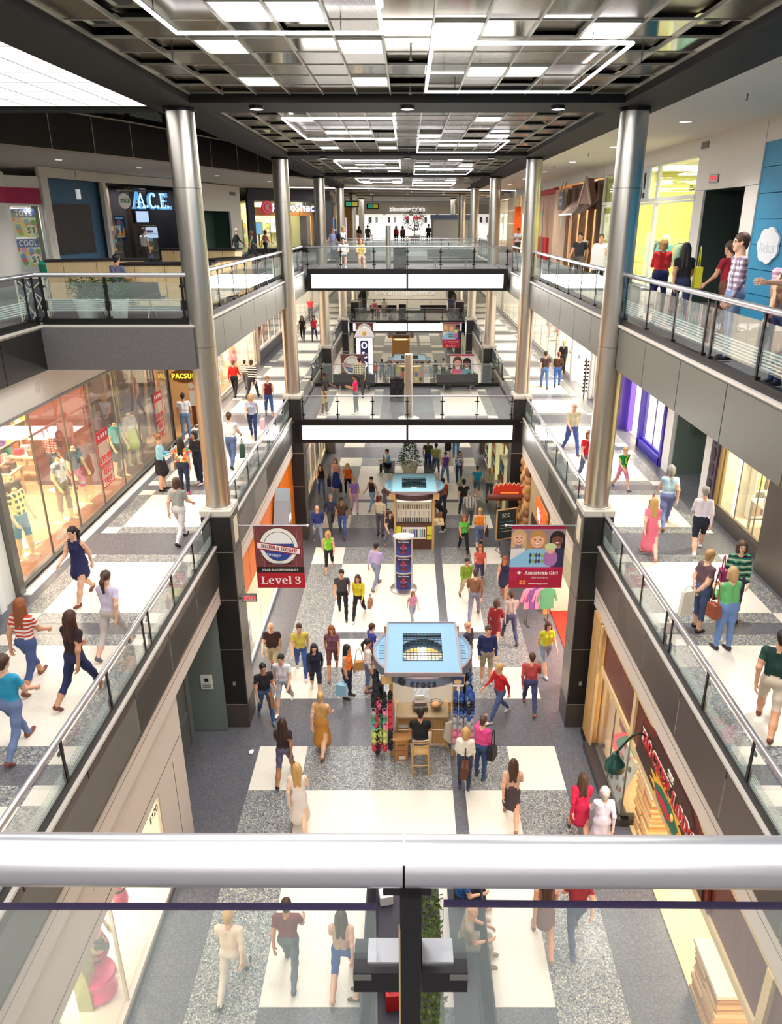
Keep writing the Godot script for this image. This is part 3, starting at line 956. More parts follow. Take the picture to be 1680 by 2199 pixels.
# a flat printed sheet with its picture on the front,thickness 1 cm
func sheet(called: String,w: float,h: float,m: Material,parent: Node = null,back: Material = null) -> MeshInstance3D:
	var o := obj(called,MB.new().quad(V(-w/2,h/2,0.006),V(w/2,h/2,0.006),V(w/2,-h/2,0.006),V(-w/2,-h/2,0.006)),m,parent)
	bx("backing_sheet",Vector3.ZERO,V(w,h,0.01),back if back else paint(230,226,220),o)
	return o

func poster_mat(i: int) -> StandardMaterial3D:
	return picture("poster_%d" % i,96,144,func(im: Image):
		var base: Array = [c8(210,70,30),c8(40,120,170),c8(236,232,220),c8(240,180,60),c8(70,130,80),c8(190,40,60),c8(30,40,90),c8(120,190,210)]
		im.fill(base[i % 8])
		disc(im,48,60,34,40,base[(i+3) % 8])
		shape(im,[U(10,130),U(40,70),U(60,110),U(86,60),U(90,130)],base[(i+5) % 8])
		disc(im,30+7*(i % 4),40,12,14,base[(i+2) % 8])
		im.fill_rect(Rect2i(8,8,80,10),base[(i+1) % 8])
		im.fill_rect(Rect2i(14,122,66,8),base[(i+4) % 8]))

# ---------------------------------------------------------------- ground floor shops
func shops_ground() -> void:
	# left,near: cream display window
	var cream := paint(250,240,206)
	room(L1,-4.7,-8.6,2.0,-12.3,3.2,cream,paint(250,246,230,0.4),120.0,"cream lit display room of the left ground floor shop",Color8(255,248,226))
	var f := front("storefront",U(-4.66,2.0),U(-4.66,-12.4),L1,"pale plaster shopfront numbered E120 with a cream display window")
	bx("upper_wall",V(7.2,3.05,0),V(14.4,1.2,0.1),mats.taupe_wall,f)
	bx("end_wall",V(13.65,1.23,0),V(1.5,2.46,0.1),mats.taupe_wall,f)
	for q in [[7.2,2.62,14.2,0.012],[7.2,3.52,14.2,0.012]]: bx("joint_line",V(q[0],q[1],0.052),V(q[2],q[3],0.004),mats.black,f)
	bx("joint_line",V(13.75,1.2,0.052),V(0.012,2.4,0.004),mats.black,f)
	glazing(f,1.0,12.9,0.16,2.44,5,mats.taupe_wall,0.0,0.06)
	bx("base_strip",V(7.0,0.06,0.0),V(14,0.12,0.16),mats.grey_metal,f)
	bx("end_return",V(14.36,1.8,-0.45),V(0.08,3.6,0.9),mats.taupe_wall,f)
	lettering("E120",0.14,mats.black,f,V(12.6,2.2,0.02),0,0.008)
	obj("speaker_disc",MB.new().lathe([U(0.0,0.01),U(0.1,0.012),U(0.11,0.0)],16),mats.trim,f).transform = Transform3D(Basis(Vector3.RIGHT,PI/2),V(10.2,3.2,0.05))
	# window display: hanging ornaments,arch,rings
	var orn := thing("hanging_ornament",V(-5.1,0,-9.75),0,"hanging chain of three glossy pink glass drops in the cream window","ornament")
	obj("cord",MB.new().tube([V(0,2.1,0),V(0,3.1,0)],0.008,5),mats.black_metal,orn)
	var pink := paint(226,90,140,0.12)
	for q in [[1.95,0.15,0.2],[1.55,0.16,0.19],[1.1,0.14,0.22]]: obj("glass_drop",MB.new().ball(V(0,q[0],0),V(q[1],q[2],q[1]),10,16),pink,orn)
	obj("collar",MB.new().lathe([U(0.12,1.32),U(0.14,1.35),U(0.12,1.38)],14),mats.black_metal,orn)
	var olive := paint(188,180,124)
	var arch := thing("display_arch",V(-5.35,0.03,-7.9),PI/2,"olive beige rounded arch standing in the cream window","display prop")
	var pts := PackedVector2Array()
	for i in 25:
		var a := PI*i/24
		pts.append(U(cos(a)*0.85,0.9+sin(a)*1.3))
	for i in 25:
		var a := PI-PI*i/24
		pts.append(U(cos(a)*0.55,0.5+sin(a)*1.05))
	pts = PackedVector2Array([U(0.85,0)])+pts.slice(0,25)+PackedVector2Array([U(-0.85,0),U(-0.55,0)])+pts.slice(25)+PackedVector2Array([U(0.55,0)])
	obj("arch_body",MB.new().prism(pts,V(0,0,-0.12),Vector3.RIGHT,Vector3.UP,V(0,0,0.24)),olive,arch)
	for q in [["green_stool",V(-5.7,0.03,-7.75),paint(30,170,84,0.3),"glossy green rounded stool under the olive arch"],["pink_stool",V(-5.2,0.03,-8.75),paint(236,50,130,0.3),"glossy magenta rounded stool beside the olive arch"],["yellow_stool",V(-6.2,0.03,-8.2),paint(246,226,70,0.3),"glossy yellow rounded stool behind the olive arch"]]:
		var st := thing(q[0],q[1],0.3,q[3],"stool")
		obj("body",MB.new().lathe([U(0.2,0),U(0.28,0.12),U(0.24,0.34),U(0.3,0.5),U(0.28,0.56),U(0,0.58)],18),q[2],st)
	for i in 5:
		var rg := thing("wall_ring",V(-6.4,1.3+0.3*(i % 2),-6.5-1.15*i),PI/2,"large tan oval ring hanging before the cream back wall","ornament","oval rings in the cream window")
		var b := MB.new()
		var ring := []
		for k in 21: ring.append(V(cos(TAU*k/20)*0.32,sin(TAU*k/20)*0.55,0))
		obj("ring",b.tube(ring,0.07,8,false),paint(226,204,150),rg)
		obj("cord",MB.new().tube([V(0,0.55,0),V(0,1.6,0)],0.006,5),mats.grey_metal,rg)
	# left recess with a service door
	var rc := front("door_1",U(-5.5,-12.4),U(-5.5,-15.9),L1,"grey green service recess with metal door beside the pale shopfront","door")
	var gg := paint(122,130,126)
	bx("recess_wall",V(1.75,1.85,-0.06),V(3.5,3.7,0.1),gg,rc)
	bx("recess_end",V(3.46,1.85,0.42),V(0.08,3.7,0.86),paint(112,122,120),rc)
	door(rc,"metal_door",V(2.35,1.06,0.02),1.05,2.12,paint(104,106,104,0.45))
	bx("door_plate",V(1.95,1.75,0.055),V(0.14,0.2,0.012),paint(40,60,84),rc)
	var sg := thing("wall_notice",gp(rc,3.41,1.5,0.45),0.0,"white notice plate with black print on the recess end wall","sign")
	bx("plate",V(0,0,0.01),V(0.3,0.42,0.015),paint(226,226,220),sg)
	bx("symbol",V(0,0.06,0.02),V(0.1,0.1,0.004),mats.black,sg)
	for i in 3: bx("print_line",V(0,-0.06-0.045*i,0.02),V(0.22,0.016,0.004),paint(70,70,70),sg)
	structure("ceiling",V(-5.1,3.72,-14.2),V(0.9,0.1,3.6),mats.taupe_wall,"soffit of the left service recess","ceiling")
	# left,second bay: orange phone shop
	room(L1,-4.75,-8.8,-16.9,-28.0,3.3,paint(240,238,226),paint(214,202,170,0.4),120.0,"white phone shop interior behind orange shopfront")
	var orange := paint(238,122,16,0.35)
	f = front("storefront",U(-4.66,-16.75),U(-4.66,-28.15),L1,"orange shopfront with glass and grey blade sign, left ground floor")
	bx("header",V(5.7,3.0,0),V(11.4,1.3,0.12),orange,f)
	bx("pier",V(10.7,1.2,0.0),V(1.4,2.4,0.14),orange,f)
	glazing(f,0.1,10.0,0.08,2.34,5,paint(206,214,208,0.3),0.0,0.04)
	for i in 6: bx("header_joint",V(1.9*i+0.9,3.0,0.062),V(0.012,1.28,0.004),paint(180,84,10),f)
	var bl := thing("blade_sign",gp(f,7.3,3.1,0.1),PI/2,"grey wedge shaped blade sign with glowing white mark on the orange shopfront","sign")
	obj("wedge",MB.new().prism(PackedVector2Array([U(-0.9,-0.5),U(0.0,-0.6),U(0.05,0.62),U(-0.35,0.3)]),V(0,0,0.02),Vector3.RIGHT,Vector3.UP,V(0,0,0.5)),paint(150,158,164,0.4),bl)
	bx("mark",V(-0.35,-0.3,0.525),V(0.34,0.2,0.01),glow("sign_white",Color8(240,244,255),2.0),bl)
	for i in 4:
		for j in [4,4,3,2][i]:
			var bxm := thing("white_product_box",V(-5.0-0.02*i,0.03+0.42*i,-18.9-0.36*j-0.18*(i/2)),0,"white product box with grey print stacked behind the phone shop glass","box","stacked white boxes in the phone shop window")
			bx("carton",V(0,0.2,0),V(0.3,0.4,0.33),paint(240,242,240),bxm)
			bx("printed_panel",V(0.152,0.22,0),V(0.006,0.22,0.12),paint(150,170,186),bxm)
	var pt := thing("phone_table",V(-6.2,0.02,-23.2),0,"white framed open phone display table in the orange shop","table")
	bx("table_top",V(0,0.85,0),V(0.9,0.06,2.4),paint(250,250,246,0.2),pt)
	for sx in [-1,1]:
		for sz in [-1,1]: bx("leg",V(sx*0.4,0.42,sz*1.1),V(0.06,0.84,0.06),paint(250,250,246,0.2),pt)
	# left,third bay: windows with framed pictures
	room(L1,-4.75,-8.8,-29.0,-40.3,3.3,paint(244,240,226),paint(206,196,170,0.4),90.0,"white interior behind the ground floor picture windows")
	f = front("storefront",U(-4.66,-28.95),U(-4.66,-40.3),L1,"white shopfront with tall framed colour pictures, left ground floor beyond the bridge")
	bx("header",V(5.7,3.1,0),V(11.4,1.1,0.12),paint(244,240,234),f)
	bx("red_stripe",V(5.7,2.62,0.065),V(11.4,0.06,0.01),paint(210,40,60),f)
	glazing(f,0.1,11.3,0.3,2.5,6,paint(210,190,150,0.4),0.0,0.06)
	bx("base_strip",V(5.7,0.14,0.0),V(11.4,0.28,0.16),mats.grey_metal,f)
	for i in 5:
		var pp := thing("framed_picture",gp(f,1.2+1.9*i,1.4,-0.12),PI/2,"tall framed colour picture hanging behind a ground floor window","picture","framed pictures in the ground floor windows")
		sheet("print",1.1,1.8,poster_mat([0,7,2,3,1][i]),pp)
		for s in [-1,1]:
			bx("frame_side",V(s*0.58,0,0),V(0.07,1.94,0.05),mats.oak,pp); bx("frame_rail",V(0,s*0.93,0),V(1.2,0.07,0.05),mats.oak,pp)
	# right,near: sports shop with timber front
	room(L1,4.85,9.0,2.0,-15.5,3.3,paint(206,178,128),mats.maple,150.0,"timber lined sports shop interior on the right ground floor",Color8(255,240,214))
	f = front("storefront",U(4.66,-15.75),U(4.66,2.0),L1,"maple and mahogany sports shopfront on the right ground floor")
	bx("pilaster",V(0.35,1.8,-0.05),V(0.62,3.6,0.42),mats.oak,f)
	bx("pilaster_foot",V(0.35,0.08,-0.04),V(0.66,0.16,0.46),mats.black_metal,f)
	for x in [0.68,0.74]: bx("pilaster_bead",V(x,1.85,0.12),V(0.025,3.4,0.05),mats.maple,f)
	bx("upper_rail",V(8.9,3.55,0.02),V(16.6,0.14,0.12),mats.maple,f)
	bx("lower_rail",V(2.0,2.42,0.02),V(2.5,0.14,0.12),mats.maple,f)
	bx("mahogany_panel",V(2.0,3.0,0.0),V(2.4,1.06,0.06),mats.mahogany,f)
	bx("sign_field",V(8.9,2.95,0.0),V(11.2,1.1,0.06),mats.mahogany,f)
	bx("lower_rail",V(8.9,2.34,0.02),V(11.2,0.14,0.12),mats.maple,f)
	bx("stile",V(3.25,2.95,0.02),V(0.16,1.3,0.12),mats.maple,f)
	bx("stile",V(9.2,2.95,0.04),V(0.16,1.1,0.12),mats.maple,f)
	bx("mahogany_panel",V(11.8,2.95,0.035),V(5.0,1.02,0.02),mats.mahogany,f)
	glazing(f,0.85,3.1,0.2,2.36,2,mats.grey_metal,0.0,0.03)
	bx("window_plinth",V(1.9,0.09,0.05),V(2.6,0.2,0.42),paint(64,58,58,0.4),f)
	bx("glass_return",V(3.12,1.28,-0.35),V(0.012,2.1,0.7),mats.glass,f)
	bx("plinth_return",V(3.1,0.09,-0.35),V(0.2,0.2,0.7),paint(64,58,58,0.4),f)
	var board := thing("shop_sign",gp(f,5.55,2.96,0.06),-PI/2,"dark wooden sign with red lettering and a bear badge on the sports shopfront","sign")
	obj("board",MB.new().prism(PackedVector2Array([U(-1.75,-0.42),U(-1.6,0.3),U(-1.1,0.38),U(-0.9,0.56),U(0.9,0.56),U(1.1,0.38),U(1.6,0.3),U(1.75,-0.42)]),Vector3.ZERO,Vector3.RIGHT,Vector3.UP,V(0,0,0.06)),paint(62,34,24),board)
	obj("board_edge",MB.new().prism(PackedVector2Array([U(-1.9,-0.5),U(-1.7,0.38),U(-0.95,0.64),U(0.95,0.64),U(1.7,0.38),U(1.9,-0.5)]),V(0,0,-0.02),Vector3.RIGHT,Vector3.UP,V(0,0,0.05)),paint(110,40,26),board)
	lettering("THE",0.1,paint(236,230,216),board,V(0,0.44,0.07),0,0.02,"serif_bold")
	lettering("HOCKEY LODGE",0.27,paint(240,232,220),board,V(0,0.17,0.062),0,0.015,"serif_bold")
	lettering("HOCKEY LODGE",0.25,paint(196,40,44),board,V(0,0.17,0.085),0,0.015,"serif_bold")
	var flame := PackedVector2Array()
	for i in 24: flame.append(Vector2.from_angle(TAU*i/24)*(0.62 if i % 2 else 0.42)*U(1.5,0.55))
	obj("starburst",MB.new().prism(flame,V(0,-0.22,0.06),Vector3.RIGHT,Vector3.UP,V(0,0,0.012)),paint(238,176,50),board)
	obj("badge",MB.new().prism(PackedVector2Array([U(-0.62,0.02),U(-0.3,0.16),U(0.2,0.2),U(0.62,0.05),U(0.5,-0.16),U(0.1,-0.2),U(-0.4,-0.17)]),V(0,-0.22,0.075),Vector3.RIGHT,Vector3.UP,V(0,0,0.012)),paint(22,104,84),board)
	obj("badge_band",MB.new().prism(PackedVector2Array([U(-0.5,-0.04),U(-0.1,0.05),U(0.4,0.02),U(0.2,-0.1),U(-0.3,-0.12)]),V(0,-0.22,0.088),Vector3.RIGHT,Vector3.UP,V(0,0,0.01)),paint(196,36,60),board)
	obj("badge_moon",MB.new().ball(V(0.34,-0.14,0.09),V(0.07,0.07,0.02),6,12),paint(246,222,120),board)
	var lamp := thing("gooseneck_lamp",gp(f,4.2,3.15,0.08),-PI/2,"dark green gooseneck barn lamp over the wooden sports sign","lamp")
	var neck := []
	for i in 13:
		var a := PI*i/12
		neck.append(V(0.0,0.0-0.35*(1-cos(a))*0.5+0.22*sin(a),0.02+0.55*(i/12.0)))
	obj("neck",MB.new().tube(neck,0.022,8),paint(24,36,36,0.3),lamp)
	obj("shade",MB.new().lathe([U(0.2,-0.72),U(0.19,-0.6),U(0.09,-0.46),U(0.06,-0.36),U(0.0,-0.34)],20,V(0,0,0.57)),paint(16,66,60,0.3),lamp)
	obj("bulb",MB.new().ball(V(0,-0.66,0.57),V(0.07,0.08,0.07),6,10),mats.downlight,lamp)
	spot(gp(f,4.2,2.42,0.65),6.0,60.0)
	# stacked ledge-stone piers of the entrance
	for pz in [[-12.15,5.25,0.55,1.55,"at the far side of the timber shop entrance"],[-8.45,5.2,0.5,1.0,"at the near side of the timber shop entrance"]]:
		var pier := thing("stone_pier",V(pz[1],0,pz[0]),0,"ledge stone pier with pale cap %s" % pz[4],"pier")
		var sm := [paint(214,172,116,0.9),paint(196,148,92,0.9),paint(228,190,138,0.9),paint(176,128,80,0.9)]
		var yy := 0.02
		while yy < pz[3]:
			var h := snappedf(rng.randf_range(0.04,0.09),0.01)
			var off := -0.5
			for q in 2:
				var w: float = pz[2]*(0.4+0.2*rng.randf()) if q == 0 else pz[2]*0.5
				bx("ledge_stone",V(rng.randf_range(-0.03,0.02),yy+h/2,(-0.22 if q == 0 else 0.22)+rng.randf_range(-0.03,0.03)),V(0.62+snappedf(rng.randf_range(0,0.08),0.02),h-0.006,0.46),sm[rng.randi() % 4],pier)
			yy += h
		bx("pier_cap",V(0,yy+0.03,0),V(0.78,0.07,1.02),paint(226,206,180),pier)
	# things in the sports window
	var disp := thing("wire_display_stand",gp(f,1.7,0.2,-0.55),0,"chrome wire stand holding a round red and green team plate","display stand")
	for yy2 in [0.1,0.35,0.6]:
		var rr := []
		for k in 17: rr.append(V(cos(TAU*k/16)*0.28,yy2,sin(TAU*k/16)*0.28))
		obj("hoop",MB.new().tube(rr,0.012,5,false),mats.handrail,disp)
	obj("plate_rim",MB.new().lathe([U(0.0,0.72),U(0.45,0.74),U(0.47,0.77),U(0.34,0.75)],28),paint(206,44,52),disp)
	obj("plate_face",MB.new().lathe([U(0.34,0.752),U(0.0,0.76)],28),paint(30,110,80),disp)
	obj("plate_print",MB.new().prism(PackedVector2Array([U(-0.2,-0.1),U(0.2,-0.14),U(0.24,0.1),U(0,0.2)]),V(0,0.762,0),Vector3.RIGHT,Vector3.FORWARD,V(0,0.006,0)),paint(236,226,206),disp)
	for q in [[0.9,0.32,"red hockey jersey on a stand in the sports window","red_jersey",[186,20,40]],[2.75,0.3,"white team cap and jersey stack in the sports window","cap_stack",[230,228,220]]]:
		var j := thing(q[3],gp(f,q[0],0.2,-0.6),-PI/2,q[2],"clothes")
		obj("garment_body",garment_mesh(0.56,0.8),paint(q[4][0],q[4][1],q[4][2],0.8),j).position.y = 1.35
		obj("stand",MB.new().tube([V(0,0,0),V(0,1.3,0)],0.02,6),mats.grey_metal,j)
		obj("cap",MB.new().lathe([U(0.13,1.38),U(0.12,1.44),U(0.07,1.5),U(0,1.52)],14),paint(236,236,236) if q[3] == "red_jersey" else paint(20,70,50),j)
	var gb := thing("merchandise_board",gp(f,2.35,0.75,-0.18),-PI/2,"tilted pale board covered with small team badges and number 13 print","board")
	sheet("printed_board",0.9,1.0,picture("badge_board",128,144,func(im: Image):
		im.fill(c8(206,212,200))
		for i in 22: disc(im,12+(i*37) % 108,12+(i*53) % 120,8,9,[c8(180,40,50),c8(30,100,70),c8(60,60,60),c8(190,190,150)][i % 4])),gb).rotation.x = -0.35
	var tv := thing("wall_screen",gp(f,1.35,2.15,-0.5),-PI/2-0.4,"small glowing screen hanging inside the sports shop","screen")
	bx("case",Vector3.ZERO,V(0.62,0.4,0.06),mats.black,tv)
	bx("screen_glass",V(0,0,0.032),V(0.56,0.34,0.006),glow("screen_blue",Color8(190,216,250),1.4),tv)
	bx("mount",V(0,0.4,0),V(0.04,0.5,0.04),mats.black,tv)
	shelf_unit(V(8.7,0.03,-12.5),-PI/2,3.6,2.2,4,mats.oak,"oak wall shelf of caps in the sports shop","folded team goods on the oak wall shelf","goods on the oak sports shelf",6)
	var gc := thing("glass_counter",V(6.3,0.03,-8.6),0,"glass topped counter with brick base in the sports shop entrance","counter")
	bx("brick_base",V(0,0.3,0),V(0.7,0.6,1.0),paint(150,84,60,0.9),gc)
	bx("glass_case",V(0,0.8,0),V(0.74,0.4,1.04),mats.glass,gc)
	bx("slate_top",V(0,1.02,0),V(0.8,0.04,1.1),paint(110,122,116,0.3),gc)
	# right,second bay: red carpet shop and rock faced restaurant
	room(L1,4.85,9.0,-16.9,-22.2,3.3,paint(226,206,186),paint(226,44,24,0.8),80.0,"red carpeted clothing shop on the right ground floor")
	f = front("storefront",U(4.66,-22.2),U(4.66,-16.75),L1,"cream mosaic shopfront with timber posts over red carpet")
	bx("header",V(2.7,3.1,0),V(5.4,1.1,0.12),paint(214,196,160),f)
	obj("mosaic_arch",MB.new().prism(PackedVector2Array([U(0.2,2.0),U(0.2,3.4),U(4.9,3.4),U(4.9,2.3),U(3.6,2.62),U(1.6,2.62)]),V(0,0,0.05),Vector3.RIGHT,Vector3.UP,V(0,0,0.05)),paint(186,178,150),f)
	for x in [0.2,4.3,5.1]: bx("timber_post",V(x,1.3,0.0),V(0.18,2.6,0.2),mats.oak,f)
	clothes_rack(V(4.25,0.0,-21.3),0.15,0.7,"low rack of hanging sweatshirts outside the red carpet shop","hanging pink or lilac sweatshirt on the low rack","sweatshirts on the low rack",4,[6,10,6,5],true)
	room(L1,4.85,9.0,-22.3,-28.0,3.3,paint(150,120,86),mats.brown_floor,60.0,"warm restaurant interior behind the rock front")
	f = front("storefront",U(4.66,-28.1),U(4.66,-22.3),L1,"rock faced restaurant front with an orange neon sign board")
	bx("core_wall",V(2.9,1.8,-0.05),V(5.8,3.6,0.1),paint(170,150,116,0.95),f)
	bx("doorway",V(3.2,1.1,0.0),V(1.6,2.2,0.06),paint(60,40,30),f)
	var rm := [paint(190,140,80,0.9),paint(158,108,62,0.9),paint(206,162,104,0.9),paint(134,92,60,0.9),paint(176,124,84,0.9)]
	for i in 44:
		var xx := 0.25+0.42*(i % 4)+rng.randf_range(-0.06,0.06)
		var yy3 := 0.18+0.33*int(i/4.0)
		var o := obj("rock",MB.new().ball(Vector3.ZERO,V(0.24,0.18,0.16),5,7),rm[i % 5],f)
		o.position = V(xx,yy3,0.05)
		o.rotation.z = rng.randf()*3.0
	var kz := thing("neon_sign",gp(f,4.7,2.95,0.06),-PI/2,"orange sign board with slanting red and white neon letters beside the rock wall","sign")
	var kp := PackedVector2Array([U(-1.0,-0.4),U(-1.0,0.28),U(-0.9,0.42),U(0.95,0.42),U(1.05,0.28),U(1.05,-0.4)])
	obj("board",MB.new().prism(kp,Vector3.ZERO,Vector3.RIGHT,Vector3.UP,V(0,0,0.08)),paint(228,120,40,0.5),kz)
	lettering("Kiz",0.42,glow("neon_red",Color8(255,70,70),3.0),kz,V(0,0,0.1),0,0.03,"sans_bold_italic")
	lettering("Kiz",0.36,glow("neon_white",Color8(255,240,236),4.0),kz,V(-0.03,0.02,0.13),0,0.01,"sans_italic")
	var lg := thing("log_awning",V(4.0,2.2,-27.3),0,"red jagged edged sign standing on a projecting log shelf","sign")
	obj("log",MB.new().tube([V(-0.85,0,0),V(0.75,0,0)],0.14,12),mats.mahogany,lg)
	var jag := PackedVector2Array([U(-0.65,0.12)])
	for i in 15: jag.append(U(-0.6+1.2*i/14,0.42+(0.12 if i % 2 else 0.0)+0.08*sin(PI*i/14)))
	jag.append(U(0.65,0.12))
	obj("jagged_edge",MB.new().prism(jag,V(0,0.02,-0.03),Vector3.RIGHT,Vector3.UP,V(0,0,0.03)),paint(240,214,170),lg)
	obj("jagged_board",MB.new().prism(jag,V(0,-0.02,0),Vector3.RIGHT,Vector3.UP,V(0,0,0.05)),paint(206,52,26),lg)
	bx("glowing_line",V(0,0.2,0.055),V(0.7,0.04,0.01),glow("neon_orange",Color8(255,130,50),2.0),lg)
	var cb := thing("chalkboard",V(3.85,0,-26.6),0.35,"framed chalkboard on a curled iron easel outside the restaurant","board")
	var cbf := Node3D.new()
	cbf.free()
	bx("slate",V(0,1.35,0),V(0.82,1.2,0.03),paint(46,56,56,0.8),cb)
	for s in [-1,1]:
		bx("frame_side",V(s*0.42,1.35,0),V(0.04,1.24,0.05),mats.oak,cb); bx("frame_rail",V(0,1.35+s*0.61,0),V(0.88,0.04,0.05),mats.oak,cb)
	lettering("50¢",0.16,paint(236,236,230),cb,V(-0.05,1.72,0.02),0,0.006)
	for i in 4: bx("chalk_line",V(0,1.45-0.13*i,0.018),V(0.55,0.02,0.004),[paint(120,170,200),paint(220,220,214),paint(130,190,150),paint(200,190,140)][i],cb)
	for s in [-1,1]:
		var sc := []
		for k in 16: sc.append(V(s*(0.3+0.012*k*cos(k*0.7)*0.8),0.75-0.05*k,0.05*sin(k*0.5)))
		obj("iron_leg",MB.new().tube(sc,0.014,6),mats.black_metal,cb)
	# right,third bay
	room(L1,4.85,9.0,-29.0,-40.3,3.3,paint(160,186,160),paint(206,190,150,0.4),90.0,"green gift shop interior beyond the bridge, right ground floor")
	f = front("storefront",U(4.66,-40.3),U(4.66,-28.95),L1,"red timber gift shopfront beyond the bridge, right ground floor")
	bx("header",V(5.7,3.1,0),V(11.4,1.1,0.12),paint(110,36,26),f)
	for i in 5: bx("timber_post",V(0.3+2.6*i,1.3,0),V(0.26,2.6,0.2),mats.mahogany,f)
	for i in 3: shelf_unit(gp(f,2.0+3.2*i,0,0.22),-PI/2,1.7,2.3,4,paint(226,226,196),"pale wooden gift shelf outside the red timber shop, %s" % ["far end","middle","near end"][i],"small wrapped gift on a pale shelf outside the red timber shop","gifts on the pale shelves",5,0)
	# farther bays,both sides
	for s in [-1,1]:
		for q in [[-41.3,-52.3],[-53.7,-64.5],[-65.9,-90.0]]:
			var sd := "right" if s > 0 else "left"
			room(L1,s*4.85,s*8.8,q[0],q[1],3.3,paint(246,244,236),paint(222,214,196,0.4),90.0,"bright white shop far along the ground floor, %s side, %d metres long" % [sd,int(q[0]-q[1])])
			f = front("storefront",U(s*4.66,q[0] if s < 0 else q[1]),U(s*4.66,q[1] if s < 0 else q[0]),L1,"white framed glass shopfront far along the ground floor, %s side, %d metres long" % [sd,int(q[0]-q[1])])
			bx("header",V((q[0]-q[1])/2,3.1,0),V(q[0]-q[1],1.1,0.12),paint(244,242,236),f)
			glazing(f,0.1,q[0]-q[1]-0.1,0.1,2.5,6,mats.trim)

# ---------------------------------------------------------------- second level shops
func sale_poster(f: Node3D,x: float,lab: String) -> void:
	var t := thing("sale_poster",gp(f,x,1.35,0.03),PI/2,lab,"poster")
	var red := paint(204,26,50,0.5)
	var cl := mat("film",Color(0.95,0.86,0.8,0.25),0.5)
	cl.transparency = BaseMaterial3D.TRANSPARENCY_ALPHA
	bx("red_band",V(0,0.66,0),V(0.8,0.26,0.012),red,t)
	for q in [[0.2,0.62],[-0.45,0.52]]:
		bx("film",V(0,q[0],0),V(0.8,q[1],0.006),cl,t)
		for s in [-1,1]:
			bx("border",V(s*0.39,q[0],0.004),V(0.025,q[1],0.008),red,t)
			bx("border",V(0,q[0]+s*(q[1]/2),0.004),V(0.8,0.025,0.008),red,t)
	lettering("$19.99",0.17,red,t,V(0,0.04,0.008),0,0.006,"sans_bold")
	lettering("TEES",0.17,red,t,V(0,-0.32,0.008),0,0.006,"sans_bold")
	lettering("FREE",0.17,red,t,V(0,-0.58,0.008),0,0.006,"sans_bold")
	for i in 4: bx("mark",V(-0.25+0.17*i,0.66,0.008),V(0.09,0.1,0.004),paint(250,240,236),t)

